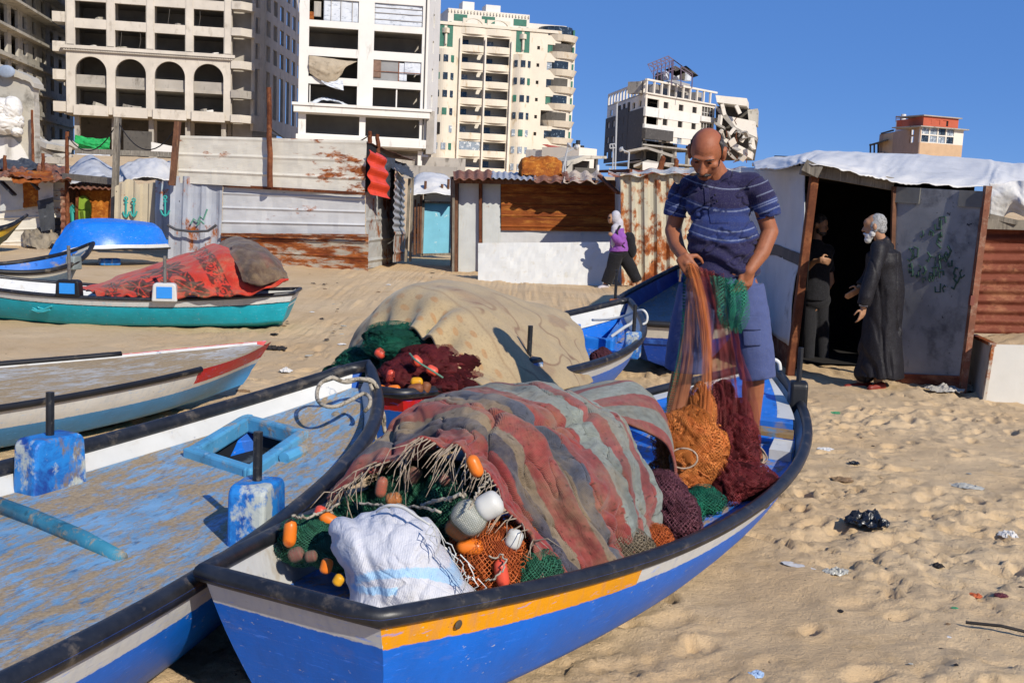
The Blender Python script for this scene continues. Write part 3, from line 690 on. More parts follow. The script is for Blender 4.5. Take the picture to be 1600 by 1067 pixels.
WHITE_RIB = wmet('white_ribbed_metal', '#dcd6c6', .2, 1, (.55, .55, 1.6))
WHITE_CLEAN = wmet('white_sheet_metal', '#cfcfcd', .12, 2, (.5, .5, 1.3))
WHITE_SIDE = wmet('white_side_metal', '#b9b9b4', .36, 3)
RUST_SKIRT = wmet('rusting_skirt_metal', '#b3aa98', .66, 4, (.35, .35, 1.7))
GREY_CORR = wmet('grey_corrugated', '#a9adb4', .12, 5, (1, 1, .5))
CREAM_CORR = wmet('cream_corrugated', '#c0b398', .12, 6, (1, 1, .6))
PALE_CORR = wmet('pale_blue_corrugated', '#a9b4be', .1, 7)
CONT = wmet('cream_container_metal', '#c3bba3', .46, 8, (.9, .9, .7))
DOOR_WHITE = M('white_door_sheet', '#bcbfbc', .6, .06, 3, [('#b7b6ad', 8, .55, .7, (4, 4, .4)), ('#8d5a35', 5, .68, .72)], bump=.35, bscale=30)
LOW_WHITE = M('low_white_sheet', '#c6c6c2', .6, .05, 3, [('#bcb7aa', 6, .58, .72), ('#3a342c', 22, .71, .73)], bump=.3, bscale=24)
RUST_O = rustmet('rusted_orange_metal', '#94501f', '#6a3318', '#b87a35', 1, (.25, .25, 1.6))
RUST_D = rustmet('rust_door_metal', '#b2691f', '#7a3c15', '#cf8d3a', 2)
RUST_R = rustmet('rust_red_corrugated', '#7d4534', '#62301f', '#9d6a4c', 3, (.5, .5, 1))
RUST_B = rustmet('rust_brown_roof', '#6b4636', '#8d5a44', '#a58a74', 4)
WOOD_GREY = M('weathered_wood', '#7d7568', .85, .2, 5, [('#4d463d', 6, .52, .7, (6, 6, .5)), ('#a39b8d', 9, .58, .7, (6, 6, .5))], bump=.5, bscale=30)
WOOD_BROWN = M('brown_wood', '#6a4630', .8, .25, 5, [('#3a261b', 6, .52, .68, (5, 5, .5)), ('#94704f', 8, .6, .72, (5, 5, .5))], bump=.5, bscale=30)
RUST_POLE = rustmet('rusted_pole', '#6f3f26', '#4f2a19', '#8f5a38', 6)
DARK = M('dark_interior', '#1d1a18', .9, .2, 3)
TARP_W = M('white_tarpaulin', '#d3d0ca', .45, .05, 2, [('#b9b7ae', 3, .58, .75), ('#6c6a66', 11, .70, .73)], bump=.35, bscale=9, bdist=.03, spec=.4)
TARP_G = M('grey_tarpaulin', '#b7b8ba', .5, .12, 3, [('#4b4e57', 3, .62, .66, (1, 1, 3))], bump=.3, bscale=9, bdist=.02)
TARP_D = M('dark_tarpaulin', '#3f4247', .6, .2, 3, [('#7b7d80', 4, .6, .72)], bump=.4, bscale=14, bdist=.02)
TEALP = flat('teal_spray_paint', '#2f9c94', .7)
GREENP = flat('dark_green_spray_paint', '#1f3a2c', .7)
# --- far left shack of patched sheets
sA = thing('patchwork_shack', 'low patchwork shack of white sheets with one orange rust panel, at far left', 'shack', D(40, 385, 27.4))
g = [((0,330),(37,327),(36,283),(0,282)), ((36,325),(60,322),(60,284),(36,284)), ((60,318),(83,313),(83,276),(60,280))]
for q, m, sd in zip(g, (DOOR_WHITE, RUST_D, TARP_W), (1, 2, 3)): sheet('wall_panel', quad(q, 27.5), m, sA, None, seed=sd, dent=.03)
sheet('wall_panel', quad(((80,340),(106,340),(106,278),(80,276)), 27.7), WHITE_RIB, sA, 'h', .22, .03, seed=4)
sheet('wall_panel', quad(((-30,392),(66,388),(64,322),(-30,326)), 27.6), WHITE_RIB, sA, 'h', .3, .035, seed=5, dent=.03)
sheet('wall_panel', quad(((64,362),(86,358),(83,308),(58,314)), 27.3), TARP_D, sA, None, seed=6, dent=.05, label='loose black sheet')
sheet('wall_panel', quad(((82,366),(106,366),(106,334),(82,334)), 27.8), TARP_D, sA, 'h', .25, .03, seed=7)
sheet('wall_panel', quad(((96,366),(104,366),(104,297),(95,298)), 27.2), RUST_B, sA, 'h', .18, .05, 'sine', seed=8)
sheet('roof', quad(((-40,276),(112,284),(104,262),(-30,256)), (26.6,26.6,30,30)), RUST_B, sA, 'v', .22, .05, 'sine', seed=2, dent=.12)
sheet('roof', quad(((20,284),(84,279),(80,266),(14,270)), (26.4,26.4,28,28)), RUST_O, sA, None, seed=5, dent=.15)
sheet('roof', quad(((-10,268),(56,262),(60,254),(-12,250)), (28,28,30,30)), TARP_D, sA, None, seed=9, dent=.2)
for a, b in (((8,268),(8,243)), ((68,272),(67,240))): pole('post', '', D(*a, 28), D(*b, 28), .05, RUST_POLE, parent=sA)
mb = MB(); mb.bar(D(2,284,27.2), D(23,305,27.1), .14, .05); mb.bar(D(44,280,27.2), D(60,296,27.1), .1, .05); mb.build('batten', TARP_D, sA)
# crumpled canvas at its foot
def heap(name, label, cat, ctrl, mat, nu=40, nv=30, amp=.05, fr=6, seed=0, group=None, th=.01, parent=None, smooth_=True):
    Gs = surf(ctrl, nu, nv); N = grid_normals(Gs); U, V_ = np.meshgrid(np.linspace(0, 1, nu), np.linspace(0, 1, nv), indexing='ij')
    Gs = Gs + N*(amp*2*(fbm(U*fr+seed, V_*fr+seed*1.3, 4)-.5))[..., None]
    loc = Gs[:, -1].mean(0) if parent is None else None
    o = gridmesh(name, Gs - (loc if loc is not None else 0), mat, parent, smooth=smooth_)
    if loc is not None: o.location = loc
    mod_solid(o, th)
    if label: tag(o, label, cat, group)
    return o
CANVAS = M('dirty_canvas', '#8d8270', .9, .2, 4, [('#5c5447', 4, .52, .7), ('#a89d88', 9, .6, .7)], bump=.5, bscale=16, bdist=.02)
heap('canvas_heap', 'crumpled dirty canvas heap on the sand beside the patchwork shack', 'canvas',
     [[D(34,360,28.2),D(34,368,27.6),D(36,383,26.8)],[D(50,352,28.2),D(50,362,27.4),D(52,386,26.6)],[D(72,354,28.2),D(70,364,27.3),D(72,386,26.6)],[D(94,358,28.2),D(94,368,27.6),D(96,384,26.8)]], CANVAS, amp=.16, seed=4)
# --- shed with the orange rust door
sB = thing('rust_door_shed', 'small shed with an orange rusted door behind the upturned blue boat', 'shed', D(140, 372, 28.3))
dr = sheet('door', quad(((119,368),(172,368),(175,296),(121,297)), 28.2), RUST_D, sB, None, seed=3, dent=.02)
mb = MB()
for a, b in (((120,370),(122,295)), ((173,370),(176,295)), ((121,296),(176,296))): mb.bar(D(*a, 28.12), D(*b, 28.12), .1, .07)
mb.build('door_frame', RUST_POLE, dr)
sheet('wall_panel', quad(((104,372),(119,372),(120,284),(108,286)), 28.3), WOOD_BROWN, sB, None, seed=5, dent=.03)
mb = MB(); mb.tube([D(114,352,28.2), D(113,335,28.2), D(113,322,28.2)], .05, 6); mb.tube([D(108,332,28.2), D(113,322,28.2), D(117,332,28.2)], .05, 6); mb.build('painted_arrow', TEALP, sB)
sheet('roof', quad(((104,294),(182,297),(180,284),(106,282)), (27.8,27.8,31,31)), RUST_B, sB, 'v', .15, .04, 'sine', seed=1, dent=.04)
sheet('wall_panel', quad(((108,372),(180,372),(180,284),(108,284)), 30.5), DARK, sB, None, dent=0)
mb = MB(); mb.tube([D(133,330,28.1), D(135,345,28.1)], .12, 5); mb.ell(D(130,327,28.12), (.22,.03,.35)); mb.build('green_paint_patch', flat('moss_green_paint', '#7d9a2e', .7), dr)
pole('wooden_post', 'rusty brown post left of the orange rust door', D(105,378,27.2), D(105,206,27.2), .055, RUST_POLE, 'post')
pole('wooden_post', 'tall grey squared timber post right of the orange rust door', D(177,376,25.6), D(184,184,25.6), .075, WOOD_GREY, 'post', sq=True)
mb = MB(); mb.bar(D(100,276,27.1), D(182,284,25.8), .1, .16); o = mb.build('timber_rail', WOOD_GREY, loc=D(140,280,27)); tag(o, 'weathered timber rail nailed between two posts above the rust door', 'beam')
mb = MB(); mb.bar(D(118,236,30), D(268,242,30), .12, .14); o = mb.build('timber_rail', WOOD_GREY, loc=D(190,240,30)); tag(o, 'upper grey timber rail below the green cloth', 'beam')
# --- cream corrugated fence with anchors
sC = thing('corrugated_fence', 'cream corrugated metal fence with teal painted anchors', 'fence', D(220, 372, 25.2))
fp = sheet('fence_panel', quad(((178,374),(244,372),(246,282),(180,288)), 25.2), CREAM_CORR, sC, 'v', .33, .05, 'trap', seed=2, rag=.35, dent=.02)
sheet('fence_panel', quad(((242,372),(270,371),(270,283),(243,282)), 25.15), PALE_CORR, sC, 'v', .4, .03, 'trap', seed=3, rag=.1, dent=.04, label='pale blue sheet')
def anchor(cx, y0, y1, d, parent, w=5):
    mb = MB(); r = .02
    mb.tube([D(cx, y0+5, d), D(cx, y1, d)], r, 6); mb.tube([D(cx-w, y1-9, d), D(cx-w*.6, y1-3, d), D(cx, y1, d), D(cx+w*.6, y1-3, d), D(cx+w, y1-9, d)], r, 6)
    mb.tube([D(cx+2.6*math.cos(a), y0+2.6+2.6*math.sin(a), d) for a in np.linspace(0, 6.28, 9)[:-1]], r*.8, 6, closed=True); mb.tube([D(cx-3, y0+9, d), D(cx+3, y0+9, d)], r*.8, 6)
    mb.build('painted_anchor', TEALP, parent)
anchor(197, 308, 340, 25.1, sC); anchor(209, 310, 339, 25.1, sC); anchor(258, 306, 338, 24.05, sC, 7)
# --- tall panelled shack
sD = thing('ribbed_metal_shack', 'tall shack of white ribbed metal sheets above a rusted skirt', 'shack', D(460, 430, 23.4))
qd = (24.15, 23.0, 23.0, 24.15)
sheet('door', quad(((264,404),(346,402),(349,277),(268,275)), (24.15,24.0,24.0,24.15)), GREY_CORR, sD, 'v', .42, .04, 'trap', seed=4, dent=.03)
sheet('wall_panel', quad(((346,372),(571,375),(570,298),(349,288)), (24,22.95,22.95,24)), WHITE_CLEAN, sD, 'h', .31, .035, seed=1, dent=.02)
sheet('wall_panel', quad(((279,286),(570,301),(573,220),(280,212)), (24.15,22.9,22.9,24.15)), WHITE_RIB, sD, 'h', .35, .03, seed=2, dent=.02)
sheet('skirt', quad(((344,412),(575,434),(576,366),(346,364)), (23.9,22.8,22.8,23.9)), RUST_SKIRT, sD, 'h', .24, .03, seed=6, dent=.03)
sheet('side_wall', quad(((574,420),(617,412),(617,298),(571,300)), (23,26,26,23)), WHITE_SIDE, sD, 'h', .42, .04, seed=3, dent=.03)
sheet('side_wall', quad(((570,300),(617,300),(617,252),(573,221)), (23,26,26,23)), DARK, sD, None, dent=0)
sheet('tile_panel', quad(((575,304),(605,311),(599,246),(574,233)), (22.7,23.6,23.6,22.7)), M('orange_tile_plastic', '#d8492c', .4, .08, 3, [('#9c2f1b', 6, .6, .75)], bump=.1), sD, 'h', .3, .08, 'sine', seed=.4, dent=.02, rag=.06)
sheet('tarp_strip', quad(((606,309),(615,306),(617,248),(599,246)), (23.8,24.6,24.6,23.8)), TARP_D, sD, None, seed=1, dent=.05)
sheet('side_wall', quad(((616,362),(633,362),(633,280),(619,262)), (24,27,27,24)), GREY_CORR, sD, 'h', .16, .04, 'sine', seed=1)
sheet('side_wall', quad(((614,410),(637,406),(634,362),(616,362)), (24,27,27,24)), WHITE_SIDE, sD, 'h', .4, .04, seed=8)
sheet('roof', quad(((280,215),(573,222),(650,252),(330,214)), (24.15,22.9,28,30)), RUST_B, sD, None, dent=.02)
sheet('roof', quad(((612,262),(648,278),(640,262),(614,248)), (24,25.1,28,27)), TARP_D, sD, None, dent=.08, seed=5)
mb = MB(); mb.bar(D(349,290,23.9), D(570,303,22.8), .05, .06); mb.bar(D(346,366,23.8), D(574,372,22.7), .04, .05); mb.build('edge_strip', RUST_POLE, sD)
mb = MB(); mb.bar(D(634,409,25.4), D(640,279,25.4), .16, .05); mb.bar(D(641,408,25.5), D(645,279,25.5), .12, .05); o = mb.build('board', WOOD_GREY, sD)
mb = MB(); p = [(262,352),(275,359),(300,362),(325,361),(338,352)]; mb.tube([D(x, y, 23.95-.004*(x-262)) for x, y in p], .03, 6); mb.build('chain', flat('dark_steel', '#4a4a4c', .5), sD)
mb = MB()
for p in ([(298,350),(303,342),(309,347),(313,338),(318,343),(324,327)], [(308,352),(314,345),(319,350)]): mb.tube([D(x, y, 24.0) for x, y in p], .02, 5)
mb.build('scribble', flat('faded_green_paint', '#5d8f7d', .7), sD)
pole('wooden_post', 'rusty round pole standing against the upper white ribbed wall', D(422,293,23.38), D(420,137,23.38), .06, RUST_POLE, 'post')
pole('wooden_post', 'short brown timber post at the left end of the upper ribbed wall', D(269,290,23.9), D(278,190,23.9), .07, WOOD_BROWN, 'post', sq=True)
for i, (x0, y0, x1, y1, lab) in enumerate(((577,225,578,205,'short stub of timber pole above the orange tile panel'), (591,240,590,210,'thin timber stick right of the stub above the orange tile panel'))):
    pole('wooden_post', lab, D(x0,y0,24), D(x1,y1,24), .05, RUST_POLE, 'post')
# tarps between the shacks
heap('tarp_roof', 'grey and white tarpaulin slung over poles behind the cream corrugated fence', 'tarpaulin',
     [[D(108,262,31),D(106,274,29),D(110,288,28)],[D(142,242,31),D(145,262,29),D(150,280,28)],[D(172,262,31),D(176,274,29),D(180,284,28)],[D(196,256,31),D(200,268,29),D(205,280,28)],[D(235,250,31),D(230,258,29),D(240,280,28)],[D(268,254,31),D(270,262,29),D(270,284,28)]], TARP_G, amp=.10, fr=8, seed=9, nu=60)
heap('tarp_roof', 'striped pale tarpaulin bulging behind the grey corrugated door', 'tarpaulin',
     [[D(188,262,30),D(190,268,28.6),D(200,284,27.2)],[D(212,250,30),D(215,258,28.6),D(225,276,27.2)],[D(240,247,30),D(245,252,28.6),D(250,280,27.2)],[D(268,256,30),D(270,262,28.6),D(270,286,27.2)]], TARP_W, amp=.06, fr=7, seed=2)
# --- turquoise door at the end of the lane
sE = thing('turquoise_door_shed', 'shed with a turquoise door at the end of the sandy lane', 'shed', D(682, 398, 30))
TURQ = M('turquoise_paint', '#7cc0d6', .55, .06, 3, [('#cfe0e2', 5, .64, .68), ('#39525a', 18, .71, .73)], bump=.15)
dr = sheet('door', quad(((661,397),(704,396),(706,317),(663,317)), 30), TURQ, sE, None, seed=1, dent=.01)
mb = MB()
for a, b in (((659,401),(662,312)), ((706,400),(708,312)), ((660,316),(708,317)), ((659,398),(706,397))): mb.bar(D(*a, 29.95), D(*b, 29.95), .1, .06)
mb.build('door_frame', WOOD_GREY, dr)
sheet('wall_panel', quad(((662,314),(709,316),(709,300),(662,302)), 29.97), LOW_WHITE, sE, None, seed=2)
sheet('wall_panel', quad(((644,400),(661,400),(661,300),(644,298)), 30.1), WHITE_SIDE, sE, 'h', .35, .03, seed=4)
mb = MB()
for x, y0, y1 in ((648,398,312), (653,396,318), (657,396,306)): mb.bar(D(x, y0, 29.9), D(x+1, y1, 29.9), .07, .05)
for x, y0, y1 in ((664,306,283), (690,300,288), (700,302,280)): mb.tube([D(x, y0, 29.7), D(x+1, y1, 29.7)], .04, 6)
mb.build('stick', WOOD_BROWN, sE)
heap('tarp_cover', None, None, [[D(640,306,30),D(640,300,29.6),D(644,306,29.3)],[D(650,275,31.5),D(652,284,30.2),D(655,304,29.4)],[D(676,270,31.5),D(678,280,30.2),D(680,302,29.4)],[D(700,277,31.5),D(702,288,30.2),D(706,304,29.4)],[D(716,300,30),D(716,304,29.6),D(714,308,29.3)]], TARP_W, amp=.05, fr=6, seed=5, parent=sE)
# --- white double-door shack with rust panel
sF = thing('double_door_shack', 'shack with two white doors, an orange rusted wall panel and corrugated eave', 'shack', D(830, 443, 23.6))
dF = 24.0
for q, sd in ((((716,430),(748,429),(748,285),(717,286)), 1), (((754,429),(782,428),(782,285),(754,285)), 2)):
    sheet('door', quad(q, 23.98), DOOR_WHITE, sF, None, seed=sd, dent=.012)
mb = MB(); mb.bar(D(712,431,23.9), D(713,284,23.9), .09, .08); mb.build('door_post', WOOD_BROWN, sF)
mb = MB(); mb.bar(D(750.5,430,23.9), D(751,285,23.9), .085, .06); mb.build('mullion', RUST_POLE, sF)
mb = MB(); mb.bar(D(708,431,23.85), D(709,282,23.85), .05, .05); mb.bar(D(716,428.5,23.9), D(748,429,23.9), .05, .06); mb.build('door_frame', WOOD_GREY, sF)
sheet('wall_panel', quad(((783,360),(962,362),(962,282),(783,280)), 23.95), RUST_O, sF, 'h', .23, .025, seed=3, dent=.03, label='orange rusted panel')
sheet('wall_panel', quad(((782,446),(962,448),(962,359),(782,358)), 24.02), WHITE_CLEAN, sF, None, seed=7, dent=.02)
sheet('roof', quad(((709,281),(770,281),(770,268),(708,268)), (23.3,23.3,26.5,26.5)), RUST_B, sF, 'v', .2, .05, 'sine', seed=1, dent=.03)
sheet('roof', quad(((768,280),(838,283),(836,271),(768,270)), (23.3,23.3,26.5,26.5)), GREY_CORR, sF, 'v', .13, .035, 'sine', seed=2, dent=.02)
sheet('roof', quad(((834,283),(890,284),(886,271),(834,271)), (23.2,23.2,26.5,26.5)), RUST_B, sF, 'v', .25, .05, 'sine', seed=3, dent=.07)
sheet('roof', quad(((880,286),(950,287),(938,270),(884,270)), (23.1,23.1,26.4,26.4)), M('pale_roof_sheet', '#b5a592', .7, .12, 4, [('#8e4f36', 3, .55, .65), ('#6e5b4c', 8, .6, .7)], bump=.3), sF, 'v', .3, .07, 'sine', seed=6, dent=.08)
mb = MB(); mb.bar(D(710,283,23.6), D(962,287,23.6), .1, .1); mb.build('eave_beam', WOOD_BROWN, sF)
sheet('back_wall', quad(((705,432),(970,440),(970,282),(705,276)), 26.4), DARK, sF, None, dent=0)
sheet('side_wall', quad(((709,431),(704,420),(704,276),(709,282)), (24,27,27,24)), WOOD_BROWN, sF, None, dent=.02)
sG = sheet('low_metal_sheet', quad(((747,441),(953,448),(953,378),(747,380)), (21.7,21.6,21.9,21.9)), LOW_WHITE, None, None, seed=4, dent=.03)
tag(sG, 'low white metal sheet leaning on the wall behind the walking woman', 'metal sheet')
ob = heap('rusted_sheet_bundle', 'crumpled orange rusted sheet bundle lying on the corrugated roof', 'scrap metal', [[D(812,274,25.6),D(815,274,25),D(816,276,24.6)],[D(816,252,25.8),D(817,252,25),D(816,273,24.6)],[D(842,247,25.8),D(842,249,25),D(842,275,24.6)],[D(870,250,25.8),D(871,251,25),D(871,274,24.6)],[D(873,274,25.6),D(875,274,25),D(874,277,24.6)]], RUST_D, amp=.1, fr=7, seed=3)
# --- cream corrugated container
sH = thing('corrugated_container', 'cream corrugated metal container streaked with rust, behind the fisherman', 'container', D(1020, 447, 22.3))
sheet('front_wall', quad(((971,452),(1200,456),(1200,270),(969,272)), 21.9), CONT, sH, 'v', .25, .07, 'trap', seed=1, dent=.008)
sheet('side_wall', quad(((961,446),(971,452),(969,272),(961,275)), (23.9,21.9,21.9,23.9)), PALE_CORR, sH, 'v', .4, .04, 'trap', seed=2)
sheet('roof', quad(((950,275),(1200,272),(1200,264),(952,268)), (21.7,21.7,25,25)), WHITE_SIDE, sH, 'v', .45, .06, 'sine', seed=3, dent=.05)
mb = MB(); mb.bar(D(936,275,23.4), D(966,302,22), .07, .05); mb.bar(D(938,268,24), D(986,267,22), .06, .06); mb.build('strut', RUST_POLE, sH)
# --- tarpaulin shack with the open door
sI = thing('tarpaulin_shack', 'shack under a white tarpaulin roof with its dark doorway open', 'shack', D(1300, 590, 11.2))
def TP(x, y, d): return D(x, y, d)
V3_ = Vector
heap('wall_tarp', None, None, [[TP(1160,262,14.6),TP(1160,330,14.6),TP(1160,420,14.6),TP(1166,500,14.5),TP(1172,520,14.4)],
     [TP(1200,262,13.4),TP(1196,330,13.5),TP(1194,420,13.5),TP(1200,480,13.2),TP(1202,520,13.0)],
     [TP(1230,261,12.4),TP(1228,340,12.4),TP(1222,420,12.3),TP(1220,480,12.2),TP(1218,530,12.1)],
     [TP(1257,259,11.75),TP(1256,330,11.7),TP(1252,390,11.65),TP(1241,450,11.65),TP(1234,541,11.6)]], M('pale_wall_tarp', '#b6babf', .5, .06, 3, [('#8a8c90', 4, .62, .7), ('#2f3134', 14, .715, .73)], bump=.4, bscale=8, bdist=.02), amp=.025, fr=5, seed=1, parent=sI)
mb = MB(); wt = [o_ for o_ in sI.children if o_.name.startswith('wall_tarp')][0]; bp_ = curve_pts([TP(x, y, d-.1) for x, y, d in ((1180,384,13.8),(1196,383,13.4),(1212,382,12.85),(1228,388,12.3),(1244,396,11.72))], 30); mb.grid([[p.lerp(p-V3_((0, 0, .125)), q/5) for q in range(6)] for p in bp_]); o = mb.build('dark_band', flat('dark_band_tarp', '#33353a', .6), sI); sw_ = o.modifiers.new('lie', 'SHRINKWRAP'); sw_.target = wt; sw_.offset = .012
sheet('lower_board', quad(((1196,570),(1234,588),(1238,520),(1196,505)), (13.1,11.75,11.75,13.1)), RUST_B, sI, None, seed=2)
mb = MB(); mb.bar(TP(1234,588,11.55), TP(1274,262,11.55), .095, .085); dp = mb.build('door_post', RUST_POLE, sI); mod_bevel(dp, .01)
mb = MB(); mb.bar(TP(1252,263,11.5), TP(1395,288,11.5), .09, .13); mb.bar(TP(1257,258,11.45), TP(1282,270,11.4), .14, .12); mb.build('lintel', WOOD_GREY, sI)
# room behind the doorway, boxed in and coloured dark for its deep shade
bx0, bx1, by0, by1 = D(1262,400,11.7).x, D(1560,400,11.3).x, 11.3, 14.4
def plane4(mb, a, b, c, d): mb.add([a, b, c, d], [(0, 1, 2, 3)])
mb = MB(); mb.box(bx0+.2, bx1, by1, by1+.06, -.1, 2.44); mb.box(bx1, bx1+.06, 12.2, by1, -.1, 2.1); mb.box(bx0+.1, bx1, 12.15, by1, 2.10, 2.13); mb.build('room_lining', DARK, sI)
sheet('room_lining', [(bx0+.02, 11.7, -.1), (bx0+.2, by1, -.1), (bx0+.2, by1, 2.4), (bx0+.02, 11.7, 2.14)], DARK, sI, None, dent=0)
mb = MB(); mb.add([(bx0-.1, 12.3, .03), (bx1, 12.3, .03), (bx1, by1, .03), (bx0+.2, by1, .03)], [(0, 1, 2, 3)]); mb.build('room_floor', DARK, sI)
# roof tarp
rows = []
front = [(1178,264,12.6),(1215,262,12.0),(1246,258,11.55),(1268,255,11.35),(1319,264,11.3),(1365,277,11.3),(1396,285,11.3),(1450,290,11.25),(1534,291,11.2),(1560,300,11.15),(1610,338,11.0),(1680,345,11.0)]
mid = [(1178,258,13.2),(1215,254,12.8),(1246,249,12.2),(1268,246,12),(1319,252,11.9),(1365,262,11.9),(1396,268,11.9),(1450,270,11.9),(1534,273,11.9),(1565,276,11.7),(1610,300,11.4),(1680,310,11.3)]
back = [(1175,254,14.6),(1215,246,14.6),(1250,241,14.6),(1285,237,14.6),(1330,238,14.6),(1375,239,14.6),(1420,241,14.6),(1460,244,14.6),(1530,250,14.6),(1570,254,14.4),(1612,259,14.2),(1690,268,14)]
far = [(x, y+5, d+2) for x, y, d in back]
ctrl = [[TP(*far[i]), TP(*back[i]), TP(*mid[i]), TP(*front[i])] for i in range(12)]
Gs = surf(ctrl, 150, 44); N = grid_normals(Gs); U, V_ = np.meshgrid(np.linspace(0, 12, 150), np.linspace(0, 1, 44), indexing='ij')
Gs += N*((.05*(fbm(U*1.3, V_*3, 3)-.5) + .035*np.abs(fbm(U*2.0+V_*2.5+4, V_*2-U*.5, 3)-.5)*np.clip(V_*2, 0, 1)) )[..., None]
Gs[:, -1, 2] += .04*(fbm(U[:, -1]*6, U[:, -1]*0, 3)-.5)
o = gridmesh('roof_tarp', Gs, TARP_W, sI); mod_solid(o, .008)
heap('roof_tarp', None, None, [[TP(1546,287,11.12),TP(1548,310,11.1),TP(1546,337,11.1)],[TP(1566,287,11.1),TP(1568,314,11.05),TP(1566,341,11.1)],[TP(1585,283,11.1),TP(1588,310,11.0),TP(1580,332,11.1)],[TP(1610,283,11.0),TP(1610,320,10.95),TP(1610,342,11.0)],[TP(1680,290,11),TP(1680,320,11),TP(1680,350,11)]], TARP_W, nu=50, nv=40, amp=.022, fr=3, seed=8, parent=sI)
# door leaf swung open
DOORM = M('grimy_grey_door', '#8a8b8c', .55, .2, 2, [('#4c4d50', 3, .54, .7), ('#75777b', 6, .62, .72, (1, 1, .4)), ('#1c1c1d', 14, .66, .7)], bump=.3)
dq = quad(((1388,586),(1502,600),(1542,300),(1396,292)), (11.5,10.8,10.75,11.45))
dr = sheet('door', dq, DOORM, sI, None, seed=3, dent=.003, th=.03)
def dpt(u, v, off=-.03):
    p = Vector(dq[0]).lerp(Vector(dq[1]), u).lerp(Vector(dq[3]).lerp(Vector(dq[2]), u), v); return p + Vector((-.35, -1, 0)).normalized()*abs(off)
mb = MB(); mb.bar(dpt(1.02, -.07), dpt(1.0, 1.03), .07, .06); mb.build('door_frame', RUST_B, dr)
mb = MB(); mb.bar(dpt(.01, .0), dpt(.01, 1.0), .05, .04); mb.build('door_frame', WOOD_BROWN, dr)
for ua, ub in ((0, .3), (.72, .985)): mb = MB(); mb.bar(dpt(ua, .96), dpt(ub, .96), .02, .16); mb.build('patch_board', M('grey_patch_board', '#6b6a66', .7, .15, 5), dr)
mb = MB(); mb.bar(dpt(.02, -.03, .035), dpt(.98, -.0, .035), .02, .17); mb.build('kick_strip', RUST_R, dr)
mb = MB(); mb.bar(dpt(.985, .42, .06), dpt(.985, .47, .06), .05, .04); mb.build('handle', flat('red_brown_handle', '#7a4436', .5), dr)
mb = MB(); gr = random.Random(5)
for (cx, cy, w, h, n) in ((.45,.80,.16,.07,7), (.62,.68,.05,.05,3), (.24,.60,.08,.10,6), (.42,.55,.12,.10,8), (.68,.53,.16,.12,9), (.55,.62,.2,.03,4)):
    for k in range(n):
        x = cx+gr.uniform(-w, w); y = cy+gr.uniform(-h*.6, h*.6); a = gr.uniform(0, 6.28); l = gr.uniform(.03, .08)
        mb.tube([dpt(x, y, .02), dpt(x+l*.5*math.cos(a), y+l*.4*math.sin(a), .02), dpt(x+l*math.cos(a+.9), y+l*.8*math.sin(a+.9), .02), dpt(x+l*.9*math.cos(a+1.7), y+l*.8*math.sin(a+1.7), .02)], gr.uniform(.006, .012), 6)
o = mb.build('green_scribble', flat('faded_dark_green_paint', '#2f4a3e', .7), dr); o['kind'] = 'stuff'
# rust corrugated wall on the right and the sand-filled chest
sheet('side_wall', quad(((1518,520),(1680,524),(1680,352),(1540,352)), (11.2,11.2,11.2,11.2)), RUST_R, sI, 'h', .105, .03, 'sine', seed=2, dent=.015, label='rust red corrugated wall')
mb = MB(); mb.bar(TP(1540,350,11.05), TP(1680,354,11.05), .06, .1); mb.bar(TP(1546,338,11.05), TP(1590,348,11.0), .03, .05); mb.build('wall_plate', WOOD_GREY, sI)
ch = thing('metal_chest', 'white rust-edged metal chest heaped with sand at the right edge', 'chest', W(1560, 626, 0))
a, b, c_, d_ = W(1536,626,0), W(1690,636,0), W(1690,560,0.0), W(1504,600,0)
f0, f1 = D(1536,630,a.y), D(1700,638,a.y); t0, t1 = D(1551,538,a.y), D(1700,541,a.y)
k0, k1 = D(1506,602,11.4), D(1521,524,11.4)
CHEST = M('white_chest_enamel', '#c8c5bc', .45, .05, 3, [('#9a5a2c', 4, .66, .7), ('#b9b2a0', 6, .6, .72)], bump=.15)
sheet('front_panel', [f0, f1, t1, t0], CHEST, ch, None, dent=.006, th=.02)
sheet('side_panel', [k0, f0+Vector((0,.01,0)), t0+Vector((0,.01,0)), k1], M('grey_chest_side', '#a9a79f', .6, .12, 4, [('#7b4a2a', 5, .64, .7)]), ch, None, dent=.006, th=.02)
mb = MB(); mb.bar(f0+Vector((-.005,-.015,0)), t0+Vector((-.005,-.015,0)), .035, .03); mb.bar(t0+Vector((0,-.01,0)), k1, .06, .03); mb.build('corner_edge', wmet('rusting_edge', '#b9b0a0', .8, 9), ch)
heap('sand_fill', None, None, [[k1+Vector((.02,0,-.03)), k1.lerp(t0,.5)+Vector((.03,0,-.01)), t0+Vector((.03,.03,-.03))],[k1+Vector((.5,.1,.0)), Vector((k1.x+.55,(k1.y+t0.y)/2,t0.z+.08)), t0+Vector((.6,.03,-.02))],[k1+Vector((1.2,.1,0)), Vector((k1.x+1.25,(k1.y+t0.y)/2,t0.z+.08)), t0+Vector((1.1,.03,-.03))]], SAND, amp=.04, seed=3, parent=ch)
